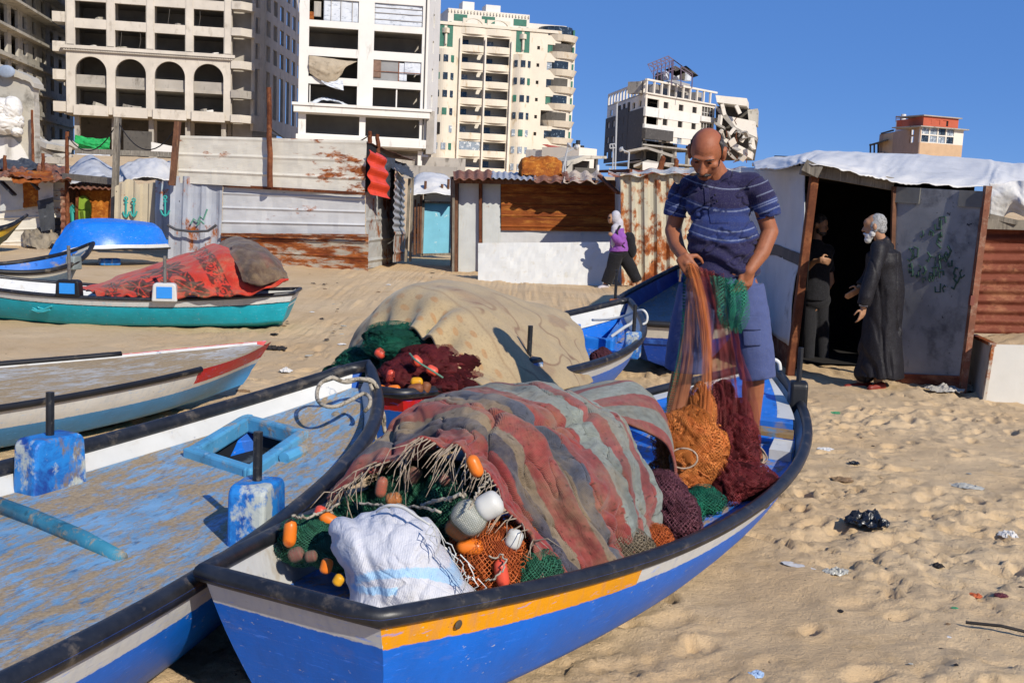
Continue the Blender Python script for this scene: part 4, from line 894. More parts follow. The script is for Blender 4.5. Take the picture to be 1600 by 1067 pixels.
# ------------------------------------------------------------------ buildings on the higher ground behind the beach
STONE = M('pale_stone_cladding', '#c6beb2', .85, .1, .4, [('#a69d90', 1.2, .56, .72, (1, 1, .5)), ('#c0b6a6', 2.5, .6, .7)], bump=.2, bscale=3, bdist=.03)
CONC = M('raw_concrete', '#a39d94', .9, .12, .5, [('#6a645b', 1.3, .55, .7, (1, 1, .4)), ('#a39c90', 3, .6, .72)], bump=.3, bscale=4, bdist=.03)
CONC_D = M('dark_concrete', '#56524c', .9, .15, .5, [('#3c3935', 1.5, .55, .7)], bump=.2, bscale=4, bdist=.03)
CONC_INT = M('bare_interior_concrete', '#aaa398', .9, .15, .5)
CONC_OLD = M('ruin_concrete', '#b3ada0', .9, .14, .4, [('#625d52', .9, .54, .7), ('#a9a294', 3, .62, .72)], bump=.4, bscale=3, bdist=.05)
PLASTER = M('white_plaster', '#dad7d0', .85, .05, .3, [('#a8a399', 1, .6, .75, (1, 1, .3)), ('#77716a', 7, .71, .73)], bump=.1, bscale=4)
CREAM = M('cream_stone', '#d8cebc', .85, .06, .3, [('#b8a27f', 1, .58, .72, (1, 1, .35))], bump=.1, bscale=4)
CREAM2 = M('cream_plaster', '#dbd3c6', .85, .05, .3, [('#b5a68b', 1, .6, .75)], bump=.1)
GLASS = M('dark_window_glass', '#2a333c', .15, .2, 1, [('#6b7a86', 2, .58, .62)], spec=.6)
GLASSL = M('pale_window_pane', '#8d98a3', .25, .2, 1, [('#d2d5d6', 2, .55, .6), ('#3a434b', 3, .6, .63)], spec=.5)
GREENW = M('green_shutter', '#2f6a58', .6, .2, 2)
SLATE = M('grey_stone_band', '#4b4846', .8, .1, .5, [('#625e5a', 2, .55, .7)], bump=.1)
SHEETW = M('white_plastic_sheet', '#c8cdd4', .5, .06, 1, [('#9aa1aa', 2, .56, .66, (1, 1, 3))], bump=.2, bscale=2, bdist=.05)
CANV = M('beige_canvas', '#a59781', .8, .12, 1, [('#7a6d5a', 1.5, .56, .7)], bump=.4, bscale=2, bdist=.1)
GREENC = M('green_cloth', '#1f9e52', .7, .12, 1.5, [('#15743b', 2, .56, .66)], bump=.4, bscale=2, bdist=.05)
class Bld:
    def __init__(s, name, label, left, right, group=None, cat='building'):
        a, b = Vector((left[0], left[1], 0)), Vector((right[0], right[1], 0)); d = b-a; s.w = d.length
        s.root = thing(name, label, cat, (a.x, a.y, 0), group, rot=(0, 0, math.atan2(d.y, d.x)))
    def part(s, name, mb, mat, smooth=False, parent=None): return mb.build(name, mat, parent or s.root, smooth)
def hole_wall(mb, x0, x1, z0, z1, holes, t=.3, y0=0.0, axis='x', mi=0, c=0):
    """wall in the x-z plane with rectangular holes, front face at y0 (axis 'y': runs along y at x = c)"""
    X_ = sorted({x0, x1, *[v for h in holes for v in h[:2] if x0 < v < x1]}); Z_ = sorted({z0, z1, *[v for h in holes for v in h[2:4] if z0 < v < z1]})
    for k in range(len(Z_)-1):
        zc = (Z_[k]+Z_[k+1])/2; run = None
        for i in range(len(X_)-1):
            xc = (X_[i]+X_[i+1])/2; solid = not any(h[0] < xc < h[1] and h[2] < zc < h[3] for h in holes)
            if solid and run is None: run = X_[i]
            if run is not None and (not solid or i == len(X_)-2):
                e = X_[i+1] if solid else X_[i]
                if axis == 'x': mb.box(run, e, y0, y0+t, Z_[k], Z_[k+1], mi)
                else: mb.box(c-t, c, run, e, Z_[k], Z_[k+1], mi)
                run = None
def arch_fill(mb, xa, xb, ztop, y0, t, r=None, n=10):
    """two spandrel corners that turn a rectangular opening into a round arch"""
    r = (xb-xa)/2; cx = (xa+xb)/2; zc = ztop-r
    for sg in (-1, 1):
        arc = [(cx+sg*r*math.cos(a), zc+r*math.sin(a)) for a in np.linspace(0, math.pi/2, n)]
        poly = arc + [(cx+sg*r, ztop)] if True else arc
        poly = [(cx+sg*r, ztop)] + arc
        mb.prism([(x, y0, z) for x, z in poly], (0, t, 0))
def px_frame(xl, yl, d, xref=None):
    k = d/F_PX; yh = lambda x: 309+(x-800)*math.tan(ROLL)
    return k, yh
# --- tower with arches
TD = 135.0; k = TD/F_PX
Lx = D(103, 90, TD).x; th = R(11); Wd = 298*k/math.cos(th)*1.035
T1 = Bld('arcaded_tower', 'tall bare stone clad tower with a double height arcade and empty window bays', (Lx, TD), (Lx+Wd*math.cos(th), TD+Wd*math.sin(th)))
z_ = lambda y: EYE + (279.8-y)*k
bay0, pitch_ = 1.05, 4.62; op = 3.62; NB = 4
mb = MB(); mbs = MB()
zs_rows = [(z_(76), z_(51)), (z_(36), z_(7))]
fl = zs_rows[1][0]-zs_rows[0][0]
rows = [(zs_rows[0][0]+i*fl, zs_rows[0][0]+i*fl+2.05) for i in range(8)]
holes = [(bay0+j*pitch_, bay0+j*pitch_+op, a, b) for j in range(NB) for a, b in rows]
TOP = rows[-1][1]+1.5; zc0, zc1 = z_(82), z_(77)
hole_wall(mb, 0, 19.4, zc1, TOP, holes, .5); T1.part('front_wall', mb, STONE)
mb = MB()
for j in range(NB+1):
    xc = bay0+j*pitch_-(pitch_-op)/2; mb.box(max(.02, xc-.42), xc+.42, -.12, 0, zc1+.1, TOP)
T1.part('pilaster', mb, STONE) if False else None
for j in range(NB+1):
    xc = bay0+j*pitch_-(pitch_-op)/2; m2 = MB(); m2.box(max(.02, xc-.40), xc+.40, -.12, -.003, zc1+.15, TOP); T1.part('pilaster', m2, STONE)
mb = MB(); za, zb = z_(166), z_(92)
hole_wall(mb, 0, 19.4, z_(178), zc0, [(bay0+j*pitch_, bay0+j*pitch_+op, za, zb) for j in range(NB)], .6)
for j in range(NB): arch_fill(mb, bay0+j*pitch_, bay0+j*pitch_+op, zb, .0, .6)
T1.part('arcade_wall', mb, STONE)
mb = MB(); mb.box(-.5, 19.9, -.55, .4, zc0+.003, zc1-.02); mb.box(-.3, 19.7, -.3, 0, zc0-.25, zc0)
for i in range(70): mb.box(-.2+i*.285, -.2+i*.285+.15, -.42, -.3, zc0-.22, zc0-.02)
T1.part('cornice', mb, STONE)
for j in range(NB):
    m2 = MB(); m2.box(bay0+j*pitch_-.02, bay0+j*pitch_+op+.02, .75, .95, z_(133), z_(119)); T1.part('gallery_parapet', m2, CONC)
    m2 = MB(); m2.box(bay0+j*pitch_-.2, bay0+j*pitch_+op+.2, -.28, -.003, z_(181), z_(165.5)); T1.part('balcony_parapet', m2, STONE)
# slabs, back wall, inner columns
mb = MB()
for zz in [z_(180), z_(137)] + [r[0]-.55 for r in rows] + [TOP]: mb.box(-.4 if zz < zc0 else .02, 19.3, .62, 17, zz, zz+.35)
T1.part('floor_slab', mb, CONC_INT)
mb = MB(); mb.box(0, 19.3, 9.5, 9.8, 2, TOP)
for j in range(NB+1):
    xc = bay0+j*pitch_-(pitch_-op)/2; mb.box(xc-.25, xc+.25, 4, 4.5, 2, TOP)
mb.box(-.01, .3, .7, 17, z_(178), TOP)
T1.part('inner_wall', mb, CONC_INT)
# ground floor columns
for j in range(5):
    m2 = MB(); x = .9+j*4.4; m2.box(x-.3, x+.3, 1.4, 2.0, 2, z_(180)); T1.part('column', m2, CONC)
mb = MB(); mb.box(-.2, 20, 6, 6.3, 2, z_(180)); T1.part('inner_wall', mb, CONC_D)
# left balconies
for zz in (z_(40), z_(84), z_(126), z_(174)):
    m2 = MB(); m2.box(-1.6, 0.0, .3, 3.5, zz-.2, zz+1.0); T1.part('balcony', m2, STONE)
# angled right corner with balconies, then the long side
e0, e1 = (19.4, 0.0), (22.0, 1.9); e2 = (23.1, 3.4); sA_ = -T1.root.rotation_euler.z
sd = Vector((math.sin(-sA_*1.0), math.cos(sA_), 0)); sd = Vector((math.sin(-sA_)*-1, math.cos(sA_), 0))
# side runs straight away from the viewer in world terms
c_, s_ = math.cos(T1.root.rotation_euler.z), math.sin(T1.root.rotation_euler.z); sdl = Vector((s_*1.0, c_, 0))
for i, zz in enumerate([z_(180), z_(142), z_(97)] + [r[0]-.85 for r in rows[1:]]):
    m2 = MB(); hgt = .95
    m2.prism([(19.43, -.25, zz), (20.6, -.5, zz), (22.3, .9, zz), (22.0, 1.9, zz), (19.43, 1.9, zz)], (0, 0, hgt)); T1.part('balcony', m2, CONC if i == 1 else STONE)
mb = MB(); mb.box(19.45, 21.9, 3.2, 3.5, 2, TOP); mb.box(19.2, 19.5, .6, 3.2, z_(180), TOP); T1.part('recess_wall', mb, CONC_INT)
def slanted(mb, p, q, z0, z1, holes, t=.4):
    p = Vector((*p, 0)); q = Vector((*q, 0)); d = (q-p); L = d.length; d.normalize(); m = MB(); hole_wall(m, 0, L, z0, z1, holes, t)
    nrm = Vector((-d.y, d.x, 0)); mb.add([p + d*v[0] + nrm*v[1] + Vector((0, 0, v[2])) for v in m.v], m.f)
mb = MB(); hh = [(.35, 1.25, r[0]-.1, r[0]+1.9) for r in rows]+[(.3, 1.3, za, zb)]; slanted(mb, (22.05, 1.9), (23.3, 3.5), z_(190), TOP, hh); T1.part('corner_wall', mb, STONE)
mb = MB(); Ls = 24; q = Vector((23.35, 3.55, 0)) + sdl*Ls
hh = [(1.0+j*4.0, 3.3+j*4.0, r[0], r[0]+2) for j in range(6) for r in rows] + [(1.0+j*4.0, 3.3+j*4.0, za, zb) for j in range(6)]
slanted(mb, (23.35, 3.55), (q.x, q.y), z_(190), TOP, hh); T1.part('side_wall', mb, STONE); mb = MB(); q3 = q+Vector((-3.5, -1.5, 0)); slanted(mb, (20.0, 5.5), (q3.x, q3.y), 2, TOP, [], .3); T1.part('inner_wall', mb, CONC_INT)
mb = MB(); p2 = Vector((23.3, 3.5, 0))
for r in rows:
    for j in range(5):
        b = p2 + sdl*(Ls) ; m = r[0]-.5
    mb.prism([tuple(p2+sdl*22+Vector((.1, 0, r[0]-.6))), tuple(p2+sdl*22+Vector((1.3, .3, r[0]-.6))), tuple(p2+sdl*24.5+Vector((1.3, .3, r[0]-.6))), tuple(p2+sdl*24.5+Vector((.1, 0, r[0]-.6)))], (0, 0, .9))
T1.part('end_balcony', mb, STONE)
mb = MB(); mb.prism([(19.3, 3, TOP), (22.1, 1.9, TOP), (23.3, 3.5, TOP), (q.x, q.y, TOP), (0, 27, TOP), (0, .2, TOP)], (0, 0, .4)); mb.prism([(19.45, 3.4, 14), (21.9, 3.4, 14), (21.9, 3.4, 14.3)], (0, .2, 0)); T1.part('roof_slab', mb, CONC)
o = heap('green_cloth', 'bright green cloth hung between ground floor columns of the arcaded tower', 'cloth', [[D(117,211,126),D(117,222,125.8),D(117,233,126)],[D(130,214,126),D(131,224,125.6),D(130,235,126)],[D(146,216,126),D(146,226,125.6),D(148,236,126)],[D(160,217,126),D(158,226,125.8),D(160,236,126)],[D(172,215,126),D(171,226,125.8),D(171,237,126)]], GREENC, amp=.25, fr=6, seed=2, th=.05)
o = heap('pale_sheet', 'pale blue white sheet screening the ground floor of the arcaded tower', 'sheet', [[D(119,238,124),D(119,256,124)],[D(146,239,124),D(146,256,124)],[D(172,240,124),D(172,257,124)]], SHEETW, amp=.1, fr=5, seed=3, th=.05)
for i, (x0, x1, y0, y1, m, lab) in enumerate(((193, 236, 204, 240, CONC_D, 'dark boarding in the ground floor of the arcaded tower'), (236, 275, 222, 243, PLASTER, 'pale wall stub under the right end of the arcaded tower'))):
    mb = MB(); mb.prism([D(x0, y1, 124.5), D(x1, y1+1, 124.5), D(x1, y0+(2 if i == 0 else 8), 124.5), D(x0, y0, 124.5)], (0, .3, 0)); o = mb.build('boarding', m, loc=tuple(D(x0, y1, 124.5))); tag(o, lab, 'wall')
wr = random.Random(21)
for i in range(14):       # rubble and boards left lying in the bays
    j, (a, b) = wr.randrange(NB), wr.choice(rows[:3]+[(za, zb)]); x = bay0+j*pitch_+wr.uniform(.3, 3); m2 = MB()
    m2.tbox(Matrix.Translation((x, wr.uniform(.8, 2.5), a+.15)) @ Matrix.Rotation(wr.uniform(-.5, .5), 4, 'Y') @ Matrix.Rotation(wr.uniform(0, 3), 4, 'Z'), wr.uniform(.3, 1.6), wr.uniform(.2, .8), wr.uniform(.1, .6)); T1.part('rubble', m2, (CONC, CONC_OLD, PLASTER)[i % 3])
for i in range(6):
    j, (a, b) = wr.randrange(NB), wr.choice(rows[:3]); x = bay0+j*pitch_+wr.uniform(.3, 3.3); m2 = MB(); m2.tube([(x, .3, b), (x+wr.uniform(-.2, .2), .35, (a+b)/2), (x+wr.uniform(-.4, .4), .3, a-wr.uniform(0, 1.5))], .035, 5); T1.part('loose_cable', m2, CONC_D)
# --- white tower
TD2 = 127.0; k = TD2/F_PX; Lx = D(467, 90, TD2).x; th = R(11); Wd = 14.75
T2 = Bld('white_tower', 'tall white rendered block with wide open bays, some covered by sheets', (Lx, TD2), (Lx+Wd*math.cos(th), TD2+Wd*math.sin(th)))
z_ = lambda y: EYE + (294.9-y)*k
fl = 42*k; w = T2.w; c1 = (1.1, 6.65); c2 = (8.45, 14.0)
rw = [(z_(164), z_(134)), (z_(123), z_(92)), (z_(79), z_(49)), (z_(39), z_(7))] + [(z_(39)+fl*i, z_(39)+fl*i+2.2) for i in range(1, 6)]
TOP = rw[-1][1]+1.5
mb = MB(); hole_wall(mb, 0, w, z_(166), TOP, [(a, b, r[0], r[1]) for a, b in (c1, c2) for r in rw], .45); T2.part('front_wall', mb, PLASTER)
mb = MB(); mb.box(-.5, w+.3, -1.0, .4, z_(178), z_(166)-.003); mb.box(-.7, w+.5, -1.2, .3, z_(168), z_(164)); T2.part('cornice', mb, PLASTER)
mb = MB(); hole_wall(mb, .05, w, z_(226), z_(178)-.003, [(.9, 7.0, z_(209), z_(180)), (7.7, 14.0, z_(209), z_(180))], .4, y0=.05); T2.part('front_wall', mb, PLASTER)
mb = MB(); mb.box(-.2, w, -.6, .04, z_(224), z_(211)); T2.part('balcony', mb, PLASTER)
for x in (.3, 7.3, 14.2):
    m2 = MB(); m2.box(x-.25, x+.25, .5, 1.0, 1.5, z_(226)); T2.part('column', m2, PLASTER)
mb = MB()
for zz in [z_(228), z_(180)+.5] + [r[0]-.45 for r in rw] + [TOP]: mb.box(.05, w-.06, .47, 20, zz, zz+.35)
T2.part('floor_slab', mb, CONC_INT)
mb = MB(); mb.box(0.02, w-.06, 7.5, 7.8, 1.5, TOP); mb.box(7.4, 7.7, .46, 7.5, z_(166), TOP); T2.part('inner_wall', mb, CONC_INT)
mb = MB(); mb.box(-.003, .3, .46, 20, z_(226), TOP); T2.part('side_wall', mb, PLASTER)
mb = MB(); c_, s_ = math.cos(T2.root.rotation_euler.z), math.sin(T2.root.rotation_euler.z); sdl = Vector((s_*1.35, c_, 0))
q = Vector((w, .05, 0))+sdl*9; slanted(mb, (w, .05), (q.x, q.y), z_(226), TOP, [(3.4, 4.6, r[0]+.6, r[1]-.2) for r in rw]); T2.part('side_wall', mb, PLASTER)
mb = MB(); mb.box(w+.02, w+.9, -.6, 2.5, z_(232), z_(166)); mb.box(0, w+5, 1.2, 1.5, z_(262), z_(236)); T2.part('corner_pier', mb, CONC)
mb = MB(); mb.tube([(w-.35, -.08, z_(226)), (w-.35, -.08, TOP)], .07, 6); T2.part('downpipe', mb, CONC_D)
def sheet_in(b, x0, x1, z0, z1, mat, y=.25, name='covering', seed=0, amp=.06):
    Gs = np.array([[(lerp(x0, x1, u), y, lerp(z0, z1, v)) for v in np.linspace(0, 1, 12)] for u in np.linspace(0, 1, 24)]); U, V_ = np.meshgrid(np.linspace(0, 4, 24), np.linspace(0, 2, 12), indexing='ij')
    Gs[..., 1] += amp*2*(fbm(U+seed, V_+seed, 3)-.5); o = gridmesh(name, Gs, mat, b.root); mod_solid(o, .03); return o
r = rw[3]; sheet_in(T2, c1[0]+1.6, c1[1], r[0], r[1], SHEETW, seed=1); sheet_in(T2, c1[0], c1[0]+.5, r[0], r[0]+.9, RUST_O, seed=2); sheet_in(T2, c1[0]+.5, c1[0]+1.3, r[0]+.4, r[1]-.3, CONC, y=.3); sheet_in(T2, c2[0], c2[1], r[0], r[1], SHEETW, seed=5)
for f in (.25, .55, .8): mb = MB(); mb.box(c2[0], c2[1], .12, .2, lerp(r[0], r[1], f), lerp(r[0], r[1], f)+.05); T2.part('covering_batten', mb, CONC)
for x in (c1[0]+2.4, c1[0]+3.5, c1[0]+4.8): mb = MB(); mb.box(x, x+.06, .12, .2, r[0], r[1]); T2.part('covering_batten', mb, CONC)
r = rw[1]
mb = MB(); hole_wall(mb, c2[0], c2[0]+3.0, r[0], r[1], [], .08, y0=.25); T2.part('covering', mb, M('grey_blanket_cover', '#8d8d8c', .8, .1, 1))
sheet_in(T2, c2[0], c2[0]+.9, r[0]+.3, r[1], M('brown_blanket_cover', '#7d6455', .8, .15, 2), y=.15, seed=3); sheet_in(T2, c2[0]+3.6, c2[1], r[0]+.9, r[1], SHEETW, y=.2, seed=4); sheet_in(T2, c2[0]+3.0, c2[0]+3.9, r[0]+.1, r[1]-.2, SHEETW, y=.3, seed=7)
for bx_ in ((c2[0], c2[1], .1, .16, r[0]+1.0, r[0]+1.08), (c2[0]+2.9, c2[0]+3.0, .17, .23, r[0], r[1])): mb = MB(); mb.box(*bx_); T2.part('covering_batten', mb, RUST_B)
m_ = T2.root.matrix_world if False else Matrix.Translation(T2.root.location) @ T2.root.rotation_euler.to_matrix().to_4x4()
lp = lambda x, y, z: Vector((x, y, z))
heap('canvas_cover', None, None, [[lp(1.1,-.1,r[1]),lp(1.1,-.2,r[0]+1.2),lp(1.2,-.2,r[0]+.3)],[lp(3,-.1,r[1]-.15),lp(2.8,-.6,r[0]+.9),lp(2.4,-.3,r[0]-.4)],[lp(5,-.1,r[1]-.3),lp(4.2,-.6,r[0]+.9),lp(3.8,-.3,r[0]-.6)],[lp(6.6,-.1,r[1]-.35),lp(5.3,-.4,r[0]+1.2),lp(4.8,-.3,r[0]+.3)]], CANV, amp=.18, fr=4, seed=3, th=.05, parent=T2.root)
r = rw[0]; heap('sheet_cover', None, None, [[lp(2.4,-.25,r[1]+.6),lp(2.6,-.35,r[1]+.2)],[lp(3.6,-.25,r[1]+.5),lp(3.6,-.4,r[1]-.3)],[lp(5.0,-.2,r[1]+.5),lp(5.1,-.35,r[1]-.6)]], SHEETW, amp=.15, fr=4, seed=6, th=.05, parent=T2.root)
heap('rubble', None, None, [[lp(1.2,.3,r[0]),lp(1.2,1.5,r[0])],[lp(3,.3,r[0]+.5),lp(3,1.5,r[0]+.9)],[lp(4.3,.3,r[0]+.4),lp(4.3,1.5,r[0]+.6)],[lp(5.6,.3,r[0]),lp(5.6,1.5,r[0]+.1)]], SHEETW, amp=.25, fr=7, seed=8, th=.05, parent=T2.root)
mb = MB(); mb.bar(lp(1.3, .2, r[0]), lp(1.3, .3, r[0]+2.2), .1); mb.box(c2[0]+2.7, c2[0]+2.85, .2, .35, r[0], r[1]); T2.part('prop', mb, PLASTER)
# --- cream apartment block
TD3 = 190.0; k = TD3/F_PX; Lx = D(677, 150, TD3).x; th = R(15); Wd = 212*k/math.cos(th)*1.06
T3 = Bld('apartment_block', 'cream stone apartment block with green glazing, arched top balconies and rounded corner', (Lx, TD3), (Lx+Wd*math.cos(th), TD3+Wd*math.sin(th)))
z_ = lambda y: EYE + (303.9-y)*k; w = T3.w; fl = 26.4*k; X3 = lambda px: (px-679)/207*w
def bay_curved(mb, x0, x1, z0, z1, bulge, n=10, y0=0):
    for i in range(n):
        a, b = i/n, (i+1)/n; f = lambda t: y0-bulge*math.sin(math.pi*t)
        mb.prism([(lerp(x0, x1, a), f(a), z0), (lerp(x0, x1, b), f(b), z0), (lerp(x0, x1, b), y0+.4, z0), (lerp(x0, x1, a), y0+.4, z0)], (0, 0, z1-z0))
zb0 = z_(300); top = z_(47); NF = 9
flo = [z_(266)+i*fl for i in range(NF)]
mb = MB(); bh = []
b0, b1, b2 = X3(714), X3(749), X3(786)
for f in flo: bh += [(b0+.35, b1-.25, f, f+2.25), (b1+.25, b2-.35, f, f+2.25)]
sw = [(X3(823), X3(827), f+.9, f+1.5) for f in flo]; rw3 = [(X3(838), X3(851), f+.5, f+1.9) for f in flo]
dam = (X3(832), X3(856), flo[3]-.3, flo[3]+2.4)
hole_wall(mb, 0, w*.86, zb0, top, bh+sw+rw3+[dam], .5)
for a, b in ((b0+.35, b1-.25), (b1+.25, b2-.35)): arch_fill(mb, a, b, flo[8]+2.25, 0, .5)
T3.part('front_wall', mb, CREAM)
mb = MB(); mb.box(0, w*.95, 3.2, 3.5, zb0, top)
T3.part('recess_wall', mb, CREAM2)
for i, f in enumerate(flo):
    for a, b in ((b0+.1, b1-.1), (b1+.1, b2-.1)):
        m2 = MB(); bay_curved(m2, a, b, f-.35, f+.75, .45, 6); T3.part('balcony', m2, CREAM)
        m2 = MB(); m2.box(a+.3, b-.3, .5, 3.2, f-.35, f-.1); m2.box(a+.5, a+2.0, 3.1, 3.19, f, f+2.0); T3.part('balcony_door', m2, GLASS if (i+int(a)) % 3 else GLASSL)
m2 = MB(); m2.box(b0+.4, b1-.3, .1, .2, flo[1]+.75, flo[1]+2.2); T3.part('balcony_glazing', m2, GLASSL)
for x in (b0, b1, b2):
    m2 = MB(); m2.box(x-.12, x+.12, -.5, .0-.003, zb0, top-2); T3.part('downpipe', m2, CREAM2)
# rounded window bays
for (xa, xb, m0) in ((X3(680), X3(707), 0), (X3(789), X3(815), 0)):
    mb = MB(); bay_curved(mb, xa, xb, zb0, flo[7]-.2, .9); T3.part('window_bay', mb, CREAM)
    for i in range(7):
        for j in range(3):
            t = (j+.5)/3; x = lerp(xa, xb, t); yy = -.9*math.sin(math.pi*t)-.03; m2 = MB(); yaw = -(t-.5)*1.1
            if xa < 1 and i in (2,) and j < 2: continue
            m2.tbox(Matrix.Translation((x, yy+.02, flo[i]+1.15)) @ Matrix.Rotation(-(.5-t)*1.0, 4, 'Z'), .78, .1, 1.15); T3.part('window', m2, (GREENW if (i*3+j+int(xa)) % 5 == 0 else GLASSL if i < 3 else GLASS))
    for t in (.28, .72):
        x = lerp(xa, xb, t); m2 = MB(); poly = [(x-.5, flo[7]+.2), (x+.5, flo[7]+.2)] + [(x+.5*math.cos(a), flo[8]+1.0+.5*math.sin(a)) for a in np.linspace(0, math.pi, 8)]
        m2.prism([(px_, -.04, pz) for px_, pz in poly], (0, .06, 0)); T3.part('window', m2, GREENW)
    m2 = MB(); m2.tube([((xa+xb)/2, -.3, flo[7]+.6), ((xa+xb)/2, -.3, flo[8]-.5)], .22, 10); bay_curved(m2, lerp(xa, xb, .3), lerp(xa, xb, .7), flo[8]-.5, flo[8]+.3, .8, 6); T3.part('small_balcony', m2, CREAM)
m2 = MB(); m2.box(X3(683), X3(694), -.75, -.68, flo[2]+.2, flo[2]+2.2); T3.part('blast_hole', m2, DARK)
m2 = MB()
for h in sw: m2.box(h[0], h[1], .2, .25, h[2], h[3])
T3.part('small_window', m2, DARK) if False else None
for h in sw: m2 = MB(); m2.box(h[0]-.02, h[1]+.02, .2, .25, h[2]-.02, h[3]+.02); T3.part('small_window', m2, DARK)
for i, h in enumerate(rw3):
    if i == 3: continue
    m2 = MB(); m2.box(h[0]-.02, h[1]+.02, .18, .24, h[2]-.02, h[3]+.02); m2.box((h[0]+h[1])/2-.05, (h[0]+h[1])/2+.05, .12, .18, h[2], h[3]); T3.part('window', m2, (GLASSL, GLASS, GREENW)[(i*2) % 3])
m2 = MB(); m2.box(dam[0]+.02, dam[1]-.02, 2.0, 2.1, dam[2], dam[3]); T3.part('blast_hole', m2, DARK)
# rounded corner with balconies
mb = MB(); cx, cr = w*.86, w*.115
mb.tube([(cx, cr+.02, zb0), (cx, cr+.02, top-3)], cr, 24); T3.part('round_corner', mb, CREAM)
for i, f in enumerate(flo):
    m2 = MB(); m2.tube([(cx+.3, cr-.3, f-.3), (cx+.3, cr-.3, f+.75)], [cr*1.02, cr*1.18], 20); T3.part('round_balcony', m2, CREAM)
    m2 = MB(); m2.tube([(cx-.2, cr-.1, f+.75), (cx-.2, cr-.1, f+2.2)], cr*1.01, 20); T3.part('balcony_opening', m2, CONC_D if i % 2 else GLASS)
    m2 = MB(); m2.box(cx+cr*.92, cx+cr*1.03, cr*.6, cr*1.2, f+.7, f+2.0); T3.part('window', m2, GREENW)
mb = MB(); mb.box(cx, w, cr, 18, zb0, top-3); mb.box(0, w*.95, 3.4, 18, zb0, top-.1); T3.part('side_wall', mb, CREAM2)
mb = MB(); mb.box(.0, w*.86, -.25, 16, top+.003, top+.5); T3.part('parapet', mb, CREAM)
mb = MB(); mb.box(w*.1, w*.66, 2.5, 14, top+.5, top+3.2); mb.box(w*.66, w*.93, 3, 14, top+.5, top+1.9); mb.box(w*.93, w*1.0, cr, 14, top-3, top-.6); T3.part('penthouse', mb, CREAM2)
for bx_ in ((w*.2, w*.28, 3, 6, top+3.203, top+4.6), (w*.36, w*.46, 3, 6, top+3.203, top+4.4), (w*.93, w*.96, cr-.5, cr+1, top-.6, top+.6)): mb = MB(); mb.box(*bx_); T3.part('roof_block', mb, PLASTER)
for x in (.14, .33, .55): m2 = MB(); m2.box(w*x, w*(x+.09), 2.42, 2.5, top+1.2, top+2.3); T3.part('window', m2, GREENW)
mb = MB()
for x in np.linspace(.1, .65, 26): mb.box(w*x, w*x+.18, 2.2, 2.5, top+2.6, top+3.0)
T3.part('cornice', mb, CREAM)
# --- bomb damaged grey block at far left
E0 = ((-20-800)/F_PX*120, 120); E1 = ((112-800)/F_PX*160, 160)
T4 = Bld('damaged_concrete_block', 'grey bomb damaged concrete block with rows of small empty windows at far left', E0, E1); w = T4.w
mb = MB(); z0_, z1_ = 3.0, 32; hs = []
for i in range(9):
    for j in range(9):
        if j < 3: hs.append((j*4.4+.7, j*4.4+3.6, z0_+i*3.1+.5, z0_+i*3.1+2.7))
        else: hs.append((j*4.4+1.2, j*4.4+3.0, z0_+i*3.1+1.0, z0_+i*3.1+2.5))
hole_wall(mb, 0, w, z0_, z1_, hs, .35); T4.part('front_wall', mb, CONC_OLD)
mb = MB()
for i in range(10): mb.box(-.5, w+.6 if i % 2 else w+.1, -.45 if i != 5 else -.9, 8, z0_+i*3.1-.15, z0_+i*3.1+.17)
for i in range(6, 10): mb.box(4, w+1.5, -1.6, 0, z0_+i*3.1-.2, z0_+i*3.1+.1)
T4.part('floor_slab', mb, CONC_OLD)
mb = MB(); mb.box(0, w+.3, 4, 4.3, z0_, z1_); mb.box(w-.3, w, .4, 4, z0_, z1_); T4.part('inner_wall', mb, CONC_INT)
mb = MB()
for j in range(10): mb.box(j*4.3-.2, j*4.3+.2, 3, 3.4, z0_, z1_)
T4.part('column', mb, CONC_D) if False else T4.part('inner_column', mb, CONC_D)
# --- ruined wall with white sacks in its breach
RW = thing('ruined_wall', 'broken olive grey concrete wall rising behind the patchwork shack', 'wall', D(20, 270, 45))
def rough_slab(name, poly, d, thick, mat, parent, seed=0, nx=40, amp=.15):
    """polygon given in pixels, at distance d, as a thick slab with a rough face"""
    mb = MB(); n = len(poly); pts = []
    r_ = random.Random(seed)
    for i in range(n):
        a, b = poly[i], poly[(i+1) % n]; m = max(2, int(math.hypot(b[0]-a[0], b[1]-a[1])/4))
        for j in range(m):
            t = j/m; pts.append(D(lerp(a[0], b[0], t)+r_.uniform(-.7, .7), lerp(a[1], b[1], t)+r_.uniform(-.7, .7), d))
    mb.prism(pts, (0, thick, 0)); o = mb.build(name, mat, parent); return o
rough_slab('wall_slab', [(-30,276),(56,276),(54,200),(52,130),(46,122),(20,112),(-30,96)], 45, .5, CONC_OLD, RW, 1)
rough_slab('coping', [(-30,104),(46,128),(53,138),(53,130),(46,120),(20,109),(-30,92)], 44.8, .9, CONC_OLD, RW, 2)
rough_slab('render_patch', [(-30,276),(50,276),(44,250),(30,225),(20,215),(-30,214)], 44.9, .1, PLASTER, RW, 3)
mb = MB(); mb.ell(D(10,112,44.6), (.35,.1,.25)); mb.build('dish', M('blue_grey_dish', '#8b97a8', .5, .1), RW)
